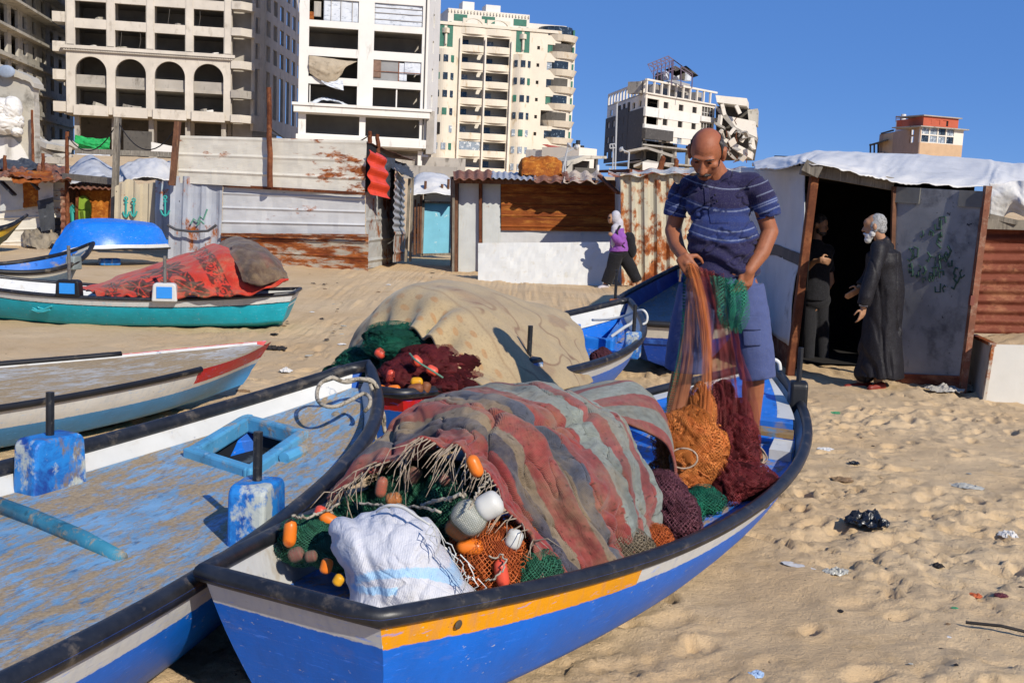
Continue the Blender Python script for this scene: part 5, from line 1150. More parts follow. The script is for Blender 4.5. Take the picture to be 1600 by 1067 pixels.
for i, (c, rr, lab) in enumerate((((0,168), (.62,.45,.42), 'topmost white bulging sack in the ruined wall breach'), ((18,172), (.42,.4,.55), 'round white sack at the right of the ruined wall breach'), ((6,190), (.85,.45,.5), 'large lower white sack in the ruined wall breach'), ((26,206), (.25,.3,.2), 'small white sack hanging lowest on the ruined wall'))):
    P0 = D(*c, 44.5); th_, ph_ = np.meshgrid(np.linspace(.02, 3.12, 40), np.linspace(0, 2*math.pi, 64), indexing='ij'); sx_, sy_, sz_ = np.sin(th_)*np.cos(ph_), np.sin(th_)*np.sin(ph_), np.cos(th_)
    k_ = 1+.3*(fbm(sx_*1.5+i*3+9, sz_*1.5+sy_+9, 3)-.5)-.13*np.exp(-(np.abs(fbm(sx_*2.2+i+30, sz_*3.5+sy_*2+30, 3)-.5)/.04)**2); mb = MB(); mb.grid(np.stack([sx_*rr[0]*k_, sy_*rr[1]*k_, sz_*rr[2]*k_], -1).tolist())
    o = mb.build('white_sack', TARP_W, smooth=True); o.location = P0; tag(o, lab, 'sack', 'white sacks in the ruined wall')
pole('wooden_post', 'thin rusty pole beside the right end of the ruined wall', D(53,275,44.5), D(50,172,44.5), .06, RUST_POLE, 'post')
# rubble and low dark building behind the shacks
rub = random.Random(3)
RB = thing('rubble_heap', 'heap of broken grey concrete slabs behind the patchwork shack', 'rubble', D(80, 262, 60))
for i in range(26):
    c = D(rub.uniform(52, 108), rub.uniform(222, 268), rub.uniform(56, 66)); mb = MB(); mb.tbox(Matrix.Translation(c) @ Matrix.Rotation(rub.uniform(-.6, .6), 4, 'X') @ Matrix.Rotation(rub.uniform(0, 3), 4, 'Z') @ Matrix.Rotation(rub.uniform(-.5, .5), 4, 'Y'), rub.uniform(.4, 1.6), rub.uniform(.4, 1.2), rub.uniform(.15, .4)); mb.build('slab', CONC_OLD if i % 3 else CONC, RB)
heap('rubble_base', None, None, [[D(50,275,58),D(50,236,66)],[D(70,275,58),D(72,226,66)],[D(90,275,58),D(92,238,66)],[D(112,275,58),D(112,262,66)]], CONC_OLD, amp=.8, fr=6, seed=4, parent=RB)
# --- half collapsed block
def PX(px, d, y=170): return (D(px, y, d).x, d)
T5 = Bld('collapsed_block', 'half collapsed cream block with grey base and pancaked floors on its right side', PX(1008, 210), PX(1117, 229)); w = T5.w
k = 210/F_PX; z_ = lambda y: EYE+(317.8-y)*k; fl = 26*k
top = z_(129); f0 = top-2.6-fl*3
R5 = [(f0+i*fl+.9, f0+i*fl+2.1) for i in range(3)]
mb = MB(); hs = [(x, x+1.7, a, b) for x in (6.2, 11.6, 16.6) for a, b in R5] + [(-.1, 4.6, R5[2][0]-.2, R5[2][1]+.2), (-.1, 4.6, R5[1][0]-.2, R5[1][1]+.2)] + [(20.2, 24.7, a-.3, b+.4) for a, b in R5[1:]]
hole_wall(mb, 0, w, z_(221), top-2.5, hs, .35); T5.part('front_wall', mb, CREAM2)
for a, b in ((R5[2][0]-2.0, R5[2][0]-.25), (R5[1][0]-2.05, R5[1][0]-.25)):
    m2 = MB(); m2.box(-.5, 5.6, -.45, -.003, a, b); m2.box(5.6, 19.5, -.1, -.003, a, b); m2.box(19.5, w+.7, -.45, -.003, a+.6, b-.1); T5.part('white_band', m2, PLASTER)
mb = MB(); mb.box(-.6, 9.0, -.8, -.003, z_(219), z_(203)); T5.part('stone_band', mb, SLATE)
for i, (a, b) in enumerate(R5):
    for x in (6.2, 11.6, 16.6):
        m2 = MB(); m2.box(x-.02, x+1.72, .2, .26, a-.02, b+.02); T5.part('window', m2, DARK if i else (GLASSL if x < 16 and x > 8 else DARK))
    if i: m2 = MB(); [m2.box(20.2+q, 20.3+q, .1, .2, a-.3, b+.4) for q in (0, 1.1, 2.2, 3.3, 4.4)]; m2.box(20.2, 24.7, .1, .2, a+.4, a+.5); m2.box(20.2, 24.7, .3, .36, a-.3, b+.4, 1); T5.part('loggia_glazing', m2, [PLASTER, CONC_D])
m2 = MB(); m2.box(.3, 4.8, -.2, -.1, R5[0][0]-.1, R5[0][1]+.3); T5.part('loggia_glazing', m2, GLASSL)
# roof frame of open panels
mb = MB(); mb.box(-.4, w, -.4, .1, top-.35, top)
for x in np.arange(-.3, w, 2.55): mb.box(x, x+.35, -.3, .05, top-2.5, top-.35)
mb.box(-.4, w, -.35, .05, top-2.75, top-2.503); T5.part('roof_frame', mb, CREAM2)
m2 = MB()
for x in np.arange(1.0, w-1, 5.1): m2.box(x, x+1.6, 2.0, 5, top-2.5, top-.3)
T5.part('roof_room', m2, CONC)
# left side, in shade
a_, b_ = Vector((*PX(1009, 210), 0)), Vector((*PX(949, 243), 0)); iv = (Matrix.Translation(T5.root.location) @ T5.root.rotation_euler.to_matrix().to_4x4()).inverted(); bl = iv @ b_
def side_slanted(name, z0, z1, holes, mat, t=.35, off=0):
    p = Vector((bl.x, bl.y, 0)); q = Vector((0, 0, 0)); d = (q-p).normalized(); nr = Vector((d.y, -d.x, 0))*off
    mb = MB(); slanted(mb, (p.x+nr.x, p.y+nr.y), (q.x+nr.x, q.y+nr.y), z0, z1, holes, t); T5.part(name, mb, mat)
LL = bl.length
side_slanted('side_wall', z_(221), top-2.5, [(x, x+2.2, a, b) for x in (3, 23, 28) for a, b in R5], CREAM2)
side_slanted('stone_band', z_(250), z_(172), [(x, x+2, z_(250)+i*fl+1, z_(250)+i*fl+2.3) for x in (2, 7) for i in range(4)], SLATE, .2, .25)
side_slanted('stone_band', z_(180), top-3.2, [], SLATE, .2, .3) if False else None
p = Vector((bl.x, bl.y, 0)); d = (-p).normalized(); nr = Vector((d.y, -d.x, 0))
m2 = MB(); slanted(m2, tuple((p+d*11+nr*.3)[:2]), tuple((p+d*21+nr*.3)[:2]), z_(250), top-3.4, [(2+j*4, 5+j*4, z_(250)+i*fl+.9, z_(250)+i*fl+2.4) for i in range(6) for j in range(2)], .25); T5.part('stone_strip', m2, SLATE)
mb = MB(); slanted(mb, tuple(p[:2]), (0, 0), top-.35, top, [], .4); slanted(mb, tuple(p[:2]), (0, 0), top-2.75, top-2.5, [], .4)
for i in range(12): slanted(mb, tuple((p+d*LL*i/12)[:2]), tuple((p+d*(LL*i/12+.7))[:2]), top-2.5, top-.35, [], .3)
T5.part('roof_frame', mb, CREAM2)
mb = MB()
for zz in [f0-fl*2, f0-fl, f0-.1, f0+fl, f0+2*fl, top-2.7]: mb.prism([(bl.x+.4, bl.y, zz), (.4, .4, zz), (w-.2, .4, zz), (w, 22, zz)], (0, 0, .3))
T5.part('floor_slab', mb, CONC)
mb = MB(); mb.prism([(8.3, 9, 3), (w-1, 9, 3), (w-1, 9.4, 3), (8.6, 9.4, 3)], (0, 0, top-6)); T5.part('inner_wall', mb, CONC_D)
for x in (2.2, 8, 13, 18, 23):
    m2 = MB(); m2.box(x, x+.7, 1.2, 1.9, 2.5, z_(221)); T5.part('column', m2, CONC)
# sagging lower slabs and pancaked right part
def slab(name, pts, th, mat=CONC): m2 = MB(); m2.prism(pts, (0, 0, th)); T5.part(name, m2, mat)
def PL(px, py, d): return iv @ D(px, py, d)
def tilt(name, quadpx, d, th=.5, mat=CONC, deep=7):
    P = [PL(x, y, d) for x, y in quadpx]; m2 = MB(); m2.prism(P, iv.to_3x3() @ Vector((deep*.25, deep, 0))); T5.part(name, m2, mat)
tilt('sagging_slab', [(975,236),(1010,229),(1052,242),(1050,246),(1010,233),(975,239)], 208, mat=CONC)
tilt('sagging_slab', [(990,258),(1012,250),(1046,257),(1045,261),(1012,254),(990,262)], 207)
tilt('sagging_slab', [(1004,253),(1030,256),(1029,268),(1004,266)], 206.5, mat=PLASTER, deep=3)
tilt('tilted_slab', [(1118,149),(1167,154),(1167,166),(1120,160)], 228, mat=CREAM2, deep=10)
tilt('tilted_slab', [(1134,181),(1180,190),(1182,215),(1148,199)], 227, mat=CREAM2)
tilt('tilted_slab', [(1118,165),(1135,178),(1152,202),(1147,203),(1130,184),(1118,170)], 226)
tilt('tilted_slab', [(1148,198),(1182,216),(1182,220),(1150,203)], 225)
tilt('tilted_slab', [(1130,214),(1176,238),(1174,248),(1150,236),(1130,220)], 224, mat=CREAM2)
tilt('tilted_slab', [(1116,190),(1132,198),(1131,201),(1116,194)], 223)
tilt('tilted_slab', [(1168,172),(1184,170),(1183,196),(1170,190)], 230, mat=CONC_OLD)
tilt('tilted_slab', [(1112,210),(1128,224),(1152,250),(1146,250),(1124,228),(1110,214)], 222)
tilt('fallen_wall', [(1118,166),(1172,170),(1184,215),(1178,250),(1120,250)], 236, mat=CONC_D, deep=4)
m2 = MB()
for a, b in (((1128,163),(1132,180)), ((1150,165),(1156,178)), ((1140,210),(1148,200)), ((1158,222),(1166,209)), ((1140,236),(1128,220)), ((1165,246),(1160,235)), ((1126,180),(1124,196)), ((1175,216),(1178,234))): m2.bar(PL(*a, 225), PL(*b, 225), .7)
T5.part('broken_column', m2, CREAM2)
r5 = random.Random(9)
for i in range(22):
    c = PL(r5.uniform(1112, 1182), r5.uniform(206, 250), r5.uniform(219, 226)); m2 = MB(); m2.tbox(Matrix.Translation(c) @ Matrix.Rotation(r5.uniform(-1, 1), 4, 'Y') @ Matrix.Rotation(r5.uniform(-1, 1), 4, 'X'), r5.uniform(.6, 2.4), r5.uniform(.4, 1.6), r5.uniform(.15, .4)); T5.part('debris', m2, (CREAM2, CONC, CONC_OLD)[i % 3])
for i in range(16):
    m2 = MB(); x = r5.uniform(1122, 1170); y = r5.uniform(170, 245); m2.tube([PL(x, y, 221), PL(x+r5.uniform(-4, 4), y+r5.uniform(3, 9), 221), PL(x+r5.uniform(-6, 6), y+r5.uniform(9, 14), 221)], .09, 4); T5.part('bent_rebar', m2, RUST_POLE)
# tanks and steel frame on its roof
m2 = MB(); m2.prism([PL(1036,138,216), PL(1076,146,222), PL(1078,140,224), PL(1050,132,224)], (0, 0, 1.0)); T5.part('roof_platform', m2, CONC)
for i, (x, y) in enumerate(((1030,127), (1038,125), (1056,124), (1065,124), (1073,126))):
    m2 = MB(); p = PL(x, y, 217); m2.tube([p-Vector((0,0,.1)), p+Vector((0, 0, 1.3)), p+Vector((0, 0, 1.6))], [.85, .85, .5], 14); T5.part('water_tank', m2, SHEETW if i % 3 else CONC_D)
m2 = MB(); A = lambda x, y: PL(x, y, 214 if True else 0)
for i in range(6):
    t = i/5; p, q_ = (lerp(1012,1044,t), lerp(101,88,t)), (lerp(1022,1052,t), lerp(106,94,t)); m2.bar(A(*p), A(*q_), .16); m2.bar(A(*q_), A(q_[0]-1, q_[1]+lerp(21, 30, t)), .14); m2.bar(A(*p), A(q_[0]-1, q_[1]+12), .1)
for a, b in (((1012,101),(1044,88)), ((1022,106),(1052,94)), ((1017,103),(1048,91)), ((1044,88),(1066,104)), ((1052,94),(1082,116)), ((1018,112),(1054,100)), ((1022,120),(1056,108)), ((1064,104),(1064,136)), ((1050,95),(1049,134)), ((1082,116),(1081,138)), ((1056,104),(1080,118))): m2.bar(A(*a), A(*b), .15)
T5.part('steel_frame', m2, M('purple_grey_steel', '#6a5a6c', .6, .1))
m2 = MB(); m2.prism([A(1040,110), A(1055,104), A(1070,114), A(1056,120)], (0, 0, .12)); m2.prism([A(1063,107), A(1072,104), A(1091,119), A(1082,122)], (0, 0, .12)); T5.part('roof_panel', m2, CONC_D)
# --- distant block with an orange top floor
T6 = Bld('orange_topped_block', 'distant block with an orange red top storey and overhanging roof slabs', PX(1437, 300, 215), PX(1505, 306, 215)); w = T6.w; k = 300/F_PX
z_ = lambda y: EYE+(336-y)*k
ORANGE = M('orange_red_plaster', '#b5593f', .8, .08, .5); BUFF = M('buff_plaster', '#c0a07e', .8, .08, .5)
zt = [z_(246), z_(231), z_(214.5), z_(200), z_(186)]
mb = MB(); hole_wall(mb, 0, w, zt[0]-8, zt[1]+1.0, [], .3); T6.part('front_wall', mb, BUFF)
mb = MB(); hole_wall(mb, 0, w, zt[1]+1.003, zt[3]-.4, [(.6+i*2.95, 3.1+i*2.95, z+.1, z+1.9) for i in range(4) for z in (zt[1]+1.1, zt[2]+.3)], .3); T6.part('front_wall', mb, CREAM2)
for i in range(4):
    for q, z in enumerate((zt[1]+1.1, zt[2]+.3)): m2 = MB(); m2.box(.58+i*2.95, 3.12+i*2.95, .2, .26, z+.08, z+1.92); m2.box(1.8+i*2.95, 1.95+i*2.95, .1, .2, z, z+1.9); T6.part('window', m2, GLASSL if (i+q) % 3 else GLASS)
mb = MB(); mb.box(-1, w+.8, -1.2, 10, zt[3]-.4, zt[3]-.1); mb.box(.2, w-1.5, -.6, 10, zt[4]+.1, zt[4]+.4); T6.part('roof_slab', mb, CONC)
mb = MB(); hole_wall(mb, .8, w-2.2, zt[3]-.1, zt[4]+.1, [(1.6, 3.6, zt[3]+.5, zt[3]+1.8), (5, 6.6, zt[3]+.5, zt[3]+1.8), (7.6, 9.6, zt[3]+.3, zt[3]+1.8)], .3); T6.part('upper_wall', mb, ORANGE)
for x0, x1 in ((1.6, 3.6), (5, 6.6), (7.6, 9.6)): m2 = MB(); m2.box(x0-.02, x1+.02, .2, .26, zt[3]+.3, zt[3]+1.85); T6.part('window', m2, GLASSL if x0 < 7 else DARK)
iv6 = (Matrix.Translation(T6.root.location) @ T6.root.rotation_euler.to_matrix().to_4x4()).inverted(); bl6 = iv6 @ Vector((*PX(1374, 335, 215), 0))
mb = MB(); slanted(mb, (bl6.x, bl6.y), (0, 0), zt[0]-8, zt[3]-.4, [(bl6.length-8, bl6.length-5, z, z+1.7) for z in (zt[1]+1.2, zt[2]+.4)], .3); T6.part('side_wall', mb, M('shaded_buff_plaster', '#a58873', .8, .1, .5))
mb = MB(); mb.prism([(.8, 0, zt[3]-.1), (bl6.x*.45, bl6.y*.45, zt[3]-.1), (6, bl6.y*.5, zt[3]-.1), (w-2.2, .3, zt[3]-.1)], (0, 0, zt[4]-zt[3]+.2)); T6.part('upper_wall', mb, ORANGE)
P6 = lambda x, y, d: iv6 @ D(x, y, d)
mb = MB(); mb.prism([P6(1395,250,322), P6(1420,250,312), P6(1423,250,330), P6(1400,250,334)], (0, 0, 11.3)); T6.part('stair_tower', mb, PLASTER)
mb = MB(); mb.prism([P6(1358,228,330), P6(1386,220,322), P6(1390,220,340), P6(1362,228,345)], (0, 0, .4)); mb.prism([P6(1376,210,330), P6(1394,205,324), P6(1397,205,336), P6(1378,210,340)], (0, 0, .4)); T6.part('roof_slab', mb, CONC_D)
mb = MB(); mb.prism([P6(1378,240,328), P6(1394,238,322), P6(1397,238,336), P6(1380,240,340)], (0, 0, 5.6)); mb.prism([P6(1360,250,331), P6(1380,248,325), P6(1384,248,338), P6(1364,250,342)], (0, 0, 1.8)); T6.part('rear_wing', mb, BUFF)
for x in (1360, 1366, 1372): m2 = MB(); m2.bar(P6(x, 246, 330), P6(x, 225, 330), .35); T6.part('column', m2, CONC_D)
mb = MB(); p = P6(1411, 190, 318); mb.tube([p, p+Vector((0, 0, 2))], .7, 10); T6.part('water_tank', mb, PLASTER)
mb = MB()
for a, b in (((1400,191),(1400,182)), ((1407,190),(1407,182)), ((1400,182),(1407,182)), ((1400,186),(1407,186)), ((1422,196),(1422,188))): mb.bar(P6(*a, 318), P6(*b, 318), .12)
T6.part('roof_rail', mb, RUST_POLE)
# --- small houses in the gap
T7 = Bld('white_house', 'small white house with red tiled roof and green balcony in the gap between blocks', PX(879, 150), PX(905, 153)); k = 150/F_PX; z_ = lambda y: EYE+(312.5-y)*k; w = T7.w
mb = MB(); hole_wall(mb, 0, w, 2, z_(236), [(.8, 1.6, z_(246), z_(240))], .3); mb.box(0, w, .3, 6, 2, z_(236)); T7.part('wall', mb, PLASTER)
mb = MB(); mb.prism([(-.2, -.3, z_(236)), (w*.85, -.3, z_(236)), (w*.7, 3, z_(228)), (.4, 3, z_(228))], (0, .2, 0)); mb.prism([(-1.2, -.2, z_(235)), (.3, -.2, z_(235)), (-.4, 2, z_(228))], (0, 1, 0)); T7.part('roof', mb, M('red_roof_tiles', '#b65544', .8, .1, 3))
mb = MB(); mb.box(.6, w*.95, -.5, -.003, z_(248), z_(244.5)); T7.part('balcony', mb, M('pale_green_paint', '#7fb59a', .7, .1))
mb = MB(); mb.box(.5, 1.7, .1, .15, z_(246), z_(240)); T7.part('window', mb, GREENW)
T8 = Bld('flat_roofed_house', 'cream flat roofed house with black water tanks on top', PX(908, 140), PX(936, 143)); k = 140/F_PX; z_ = lambda y: EYE+(313.5-y)*k; w = T8.w
mb = MB(); mb.box(0, w, 0, 6, 2, z_(232)); T8.part('wall', mb, CREAM2)
for i, (x, h, b) in enumerate(((.35, 6, 0), (1.05, 6.5, 5), (1.95, 4, 0))):
    m2 = MB(); m2.tube([(x, 1, z_(232-b)), (x, 1, z_(232-b-h))], .28, 12); T8.part('water_tank', m2, flat('black_tank_plastic', '#25272c', .5))
m2 = MB(); m2.box(.8, 1.3, .8, 1.3, z_(232), z_(227)); T8.part('tank_stand', m2, CREAM2)
T9 = Bld('ruined_house', 'low ruined grey concrete house with sagging roof in front of the collapsed block', PX(890, 120), PX(952, 122)); k = 120/F_PX; z_ = lambda y: EYE+(314-y)*k; w = T9.w
mb = MB(); mb.prism([(0, 0, z_(254)), (1.0, 0, z_(250)), (2.2, 0, z_(244)), (w, 0, z_(243)), (w, 0, z_(247)), (2.4, 0, z_(249)), (1.2, 0, z_(257)), (0, 0, z_(262))], (0, 5, 0)); T9.part('roof', mb, CONC_OLD)
mb = MB(); mb.box(.1, w, 4, 4.3, 2, z_(250)); mb.box(0, .9, .2, 1, 2, z_(255)); mb.box(w-1.3, w-1.0, .1, .5, 2, z_(247)); mb.box(1, w-1, .0, .4, 2, z_(263)); T9.part('wall', mb, CONC_D)
T9b = Bld('low_shed', 'low grey lean-to left of the ruined house', PX(884, 118), PX(898, 118)); mb = MB(); mb.prism([(0, 0, 2), (1, 0, 2), (1, 0, EYE+4.1), (0, 0, EYE+2.8)], (0, 4, 0)); T9b.part('wall', mb, CONC_OLD); mb = MB(); mb.box(.1, .8, -.05, -.003, 2, EYE+2.4); T9b.part('doorway', mb, DARK)
# --- street lamps
LAMPM = flat('galvanised_lamp_post', '#a9abad', .5)
def lamp(label, base, d, h0, pts, head):
    L = thing('street_lamp', label, 'street lamp', D(*base, d), 'street lamps behind the shacks')
    mb = MB(); mb.tube([D(*base, d)] + [D(*p, d) for p in pts], .06*d/70, 6); mb.build('post', LAMPM, L)
    mb = MB(); a, b = D(*head[0], d), D(*head[1], d); mb.tube([a, a.lerp(b, .5), b], [.09*d/70, .2*d/70, .08*d/70], 8); mb.build('lamp_head', LAMPM, L)
lamp('grey street lamp with angled arm before the collapsed block', (981,270), 90, 0, [(983,239), (971,234)], ((973,235), (968,232)))
lamp('tall thin lamp post against the grey side of the collapsed block', (961,270), 110, 0, [(964,165), (964,160)], ((964,162), (963,158)))
lamp('street lamp with round head left of the small white house', (879,272), 95, 0, [(880,262), (888,228)], ((887,229), (892,225)))
lamp('small pale street lamp right of the small white house', (883,272), 99, 0, [(884,240), (899,231)], ((897,231), (904,230)))
FR = thing('scaffold_mast', 'thin mast with a square wire frame beside the grey stone base', 'mast', D(957, 272, 100))
mb = MB(); mb.tube([D(957,272,100), D(958,240,100)], .07, 6); mb.build('post', LAMPM, FR)
mb = MB()
for a, b in (((953,232),(953,226)), ((953,226),(961,225)), ((961,225),(962,231)), ((962,231),(953,232)), ((957,226),(958,232)), ((958,240),(958,232))): mb.tube([D(*a, 100), D(*b, 100)], .06, 5)
mb.build('wire_frame', LAMPM, FR)
mb = MB(); mb.tube([D(934,269,40), D(934,258,40)], .055, 8); o = mb.build('vent_pipe', PLASTER, loc=tuple(D(934,269,40))); tag(o, 'short white vent pipe sticking up behind the shack roof', 'pipe')
pl = [((1029,268),(1036,244)), ((1032,268),(1038,246)), ((1054,268),(1058,250)), ((1058,268),(1056,248))]
for i, (a, b) in enumerate(pl): pole('timber_prop', 'rusty slanting prop standing behind the cream container roof', D(*a, 60), D(*b, 60), .12, RUST_POLE, 'prop', 'props behind the container roof')
# low walls that close the view behind the shacks
for i, (x0, x1, y0, d, m, lab) in enumerate(((630, 712, 258, 60, CONC, 'grey concrete retaining wall seen above the turquoise door shed'), (100, 290, 258, 70, CONC_D, 'dark retaining wall at the foot of the arcaded tower'), (1050, 1200, 262, 70, CONC, 'pale concrete street wall behind the fisherman head'))):
    mb = MB(); a, b = D(x0, 300, d), D(x1, 300, d); t0, t1 = D(x0, y0, d).z, D(x1, y0+(x1-x0)*.042, d).z; mb.prism([(a.x, d, 0), (b.x, d, 0), (b.x, d, t1), (a.x, d, t0)], (0, .5, 0)); o = mb.build('retaining_wall', m, loc=(a.x, d, 0)); tag(o, lab, 'wall')
# ------------------------------------------------------------------ blankets
def pattern_mat(name, rough=.95, weave=None, bump=.5, fuzz=True):
    t = NT(name); a = t.n('ShaderNodeVertexColor'); a.layer_name = 'pattern'; uv = t.coord('UV'); ob = t.coord('Object'); c = a.outputs[0]
    n = t.noise(ob, 60, 4, .7); n2 = t.noise(ob, 5, 5, .65)
    c = t.mix(t.math('MULTIPLY', t.step(n2, .45, .72), .55), c, rgb('#9a8566'))
    c = t.mix(t.math('MULTIPLY', t.step(n, .5, .75), .35), c, rgb('#2e2622'))
    h = n
    if weave:
        s = t.sep(uv); w1 = t.math('SINE', t.math('MULTIPLY', s[0], 6.2832/weave)); w2 = t.math('SINE', t.math('MULTIPLY', s[1], 6.2832/weave))
        w = t.math('MULTIPLY', w1, w2); c = t.mix(t.math('MULTIPLY', t.step(w, .1, .9), .2), c, rgb('#1e1a18'))
        h = t.math('ADD', t.math('MULTIPLY', w, -.5), n)
    m = t.fin(c, rough, h, bump, .006, spec=.1)
    if fuzz: t.b.inputs['Sheen Weight'].default_value = .15
    return m
def PXG(rows): return [[D(*p) for p in r] for r in rows]
def cloth_from(rows, nu, nv, folds=(), seed=0):
    G_ = surf(PXG(rows), nu, nv); N = grid_normals(G_); 
    if N[..., 1].mean() > 0: N = -N
    U, V_ = np.meshgrid(np.linspace(0, 1, nu), np.linspace(0, 1, nv), indexing='ij'); h = 0
    for amp, fu, fv in folds: h = h + amp*2*(fbm(U*fu+seed*7.7, V_*fv+seed*3.3, 3)-.5)
    return G_, N, U, V_, h
def pal(stops, u):
    out = np.zeros(u.shape+(3,)); xs_ = [s_[0] for s_ in stops]
    idx = np.clip(np.searchsorted(xs_, u, 'right')-1, 0, len(stops)-1); cols = np.array([rgb(s_[1]) for s_ in stops]); return cols[idx]
# striped carpet over the nets
CARP = [[(518,795,4.05),(585,735,3.98),(675,694,3.86),(735,712,3.78),(795,800,3.72),(872,922,3.66)],
        [(555,730,4.4),(630,660,4.3),(725,640,4.1),(810,690,3.95),(860,800,3.85),(915,912,3.78)],
        [(640,655,4.9),(700,615,4.65),(790,618,4.3),(880,680,4.2),(930,790,3.95),(962,880,3.95)],
        [(690,630,5.3),(770,606,4.95),(860,615,4.65),(938,665,4.5),(985,760,4.25),(1004,858,4.08)],
        [(750,622,5.6),(830,607,5.3),(905,620,5.0),(972,665,4.8),(1015,745,4.55),(1040,835,4.3)]]
G_, N, U, V_, h = cloth_from(CARP, 300, 260, ((.05, 3, 4), (.024, 8, 9), (.006, 24, 22)), 2)
rg = np.abs(fbm(U*4+33, V_*3+12, 3)-.5); h = h - .035*np.exp(-(rg/.028)**2) - .014*np.exp(-(np.abs(fbm(U*9+3, V_*7+42, 3)-.5)/.03)**2)
h = h + .035*np.exp(-((U-.22-.18*V_)/.05)**2)*smooth(.1, .5, V_) - .03*np.exp(-((U-.30-.2*V_)/.04)**2)*smooth(.15, .5, V_)*(1-smooth(.7, 1, V_)) + .02*np.sin(V_*38+U*9)*np.exp(-U/.12)*smooth(.05, .3, V_)
edge = .03*(fbm(V_*26, V_*0+3, 3)-.5)*np.exp(-U/.05)
G_ = G_ + N*h[..., None]; du = np.gradient(G_, axis=0); G_ = G_ + du*300*.5*edge[..., None]*.15
CS = [(0, '#953f3e'), (.13, '#4f4c57'), (.20, '#8b7a65'), (.25, '#954a44'), (.385, '#8f7b66'), (.43, '#555863'), (.50, '#92443f'), (.635, '#8a9087'), (.72, '#94534d'), (.77, '#868b83'), (.86, '#8f4a46'), (.93, '#8a9087')]
uu = U + .02*(fbm(U*8, V_*14, 3)-.5) + .006*(fbm(U*60, V_*60, 2)-.5); colr = pal(CS, np.clip(uu, 0, .999))
colr = colr*(.62+.55*fbm(U*30, V_*70, 3))[..., None]; colr = colr*(1-.30*smooth(.55, .75, fbm(U*7+3, V_*5, 3)))[..., None]
hole = smooth(.90, .94, vnoise(U*90, V_*120)); colr = colr*(1-.7*hole)[..., None]
CARPET = pattern_mat('striped_carpet_weave', weave=.008, bump=.55)
base = D(800, 800, 4.1)
cp = thing('striped_carpet', 'worn red, grey and slate striped carpet draped over the nets in the near boat', 'carpet', tuple(base))
def gm(name, G, mat, parent, col=None, **kw):
    off = np.array(parent['_off']); return gridmesh(name, G-0*off, mat, parent, col=col, uvscale=1.0, **kw)
o = gm('cloth', G_, CARPET, cp, colr); mod_solid(o, .012)
# turned up end with its dark hollow
FL = [[(868,616,5.2),(892,622,5.05),(925,634,4.92),(950,652,4.86)], [(915,602,5.35),(945,606,5.15),(975,628,4.98),(992,668,4.86)], [(965,596,5.45),(992,600,5.3),(1022,636,5.1),(1038,690,4.9)], [(995,606,5.5),(1022,626,5.35),(1046,674,5.15),(1056,735,4.85)], [(1000,640,5.5),(1020,660,5.4),(1044,720,5.2),(1050,790,4.75)]]
Gf, Nf, Uf, Vf, hf = cloth_from(FL, 100, 110, ((.012, 3, 4),), 5)
cf = pal([(0, '#8a9087'), (.16, '#8d4644'), (.34, '#8a9087'), (.56, '#8f4a46'), (.74, '#7c8079'), (.9, '#8f4a46')], np.clip(Vf+.02*(fbm(Uf*9, Vf*9, 3)-.5), 0, .99))*(.62+.55*fbm(Uf*30, Vf*30, 3))[..., None]
o = gm('turned_end', Gf+Nf*hf[..., None], CARPET, cp, cf); mod_solid(o, .014)
# fringe along the near edge
FRN = M('pale_fringe', '#a3937f', .9, .2, 20, [('#6f5e50', 30, .5, .6)])
mb = MB(); fr = random.Random(8)
for i in range(120):
    v = fr.uniform(.0, 1); j = min(259, int(v*259)); p = Vector(G_[0, j]); d1 = -Vector(du[0, j]).normalized(); l = fr.uniform(.05, .15)*(1.3 if .2 < v < .6 else 1)
    d1 = (d1 + Vector((fr.uniform(-.7, .7), fr.uniform(-.5, .3), fr.uniform(-.9, -.2)))).normalized(); d2 = (d1+Vector((fr.uniform(-.8, .8), fr.uniform(-.4, .4), -1.0))).normalized()
    mb.tube([p, p+d1*l*.5, p+d1*l*.6+d2*l*.5], [.0026, .002, .0008], 5)
o = mb.build('fringe', FRN, cp); o['kind'] = 'stuff'
# beige blanket
BEI = [[(532,592,7.95),(560,550,7.6),(600,526,7.4),(650,511,7.1),(692,546,6.9),(752,608,6.65)],
       [(546,562,8.1),(572,500,7.9),(625,463,7.7),(690,470,7.4),(745,525,7.1),(800,613,6.85)],
       [(600,490,8.6),(640,455,8.4),(690,445,8.1),(750,470,7.8),(800,530,7.5),(850,613,7.15)],
       [(690,455,9.2),(715,447,9.0),(760,452,8.8),(815,485,8.4),(850,540,8.0),(888,607,7.55)],
       [(770,466,9.8),(800,466,9.6),(835,475,9.4),(870,500,9.0),(890,545,8.6),(912,604,8.0)],
       [(850,492,10.2),(868,490,10.1),(885,495,9.9),(905,520,9.5),(916,555,9.0),(924,598,8.4)]]
G_, N, U, V_, h = cloth_from(BEI, 280, 220, ((.045, 3, 3), (.015, 9, 8)), 4)
h = h + .03*np.sin(V_*46+U*6)*np.exp(-(U/.16))*smooth(.2, .4, V_) - .05*np.exp(-((V_-.62-.1*U)/.03)**2)*np.exp(-((U-.12)/.12)**2)
G_ = G_+N*h[..., None]
c = np.array(rgb('#ad9874'))*(.86+.28*fbm(U*9, V_*9, 4))[..., None]
def dots(cu, cv, ru, rv, rot, colr_, k=.8):
    global c
    a = (U-cu)*math.cos(rot)+(V_-cv)*math.sin(rot); b = -(U-cu)*math.sin(rot)+(V_-cv)*math.cos(rot)
    m = (1-smooth(.75, 1.0, np.sqrt((a/ru)**2+(b/rv)**2)))*k; c = c*(1-m[..., None])+np.array(rgb(colr_))*m[..., None]
br = random.Random(4)
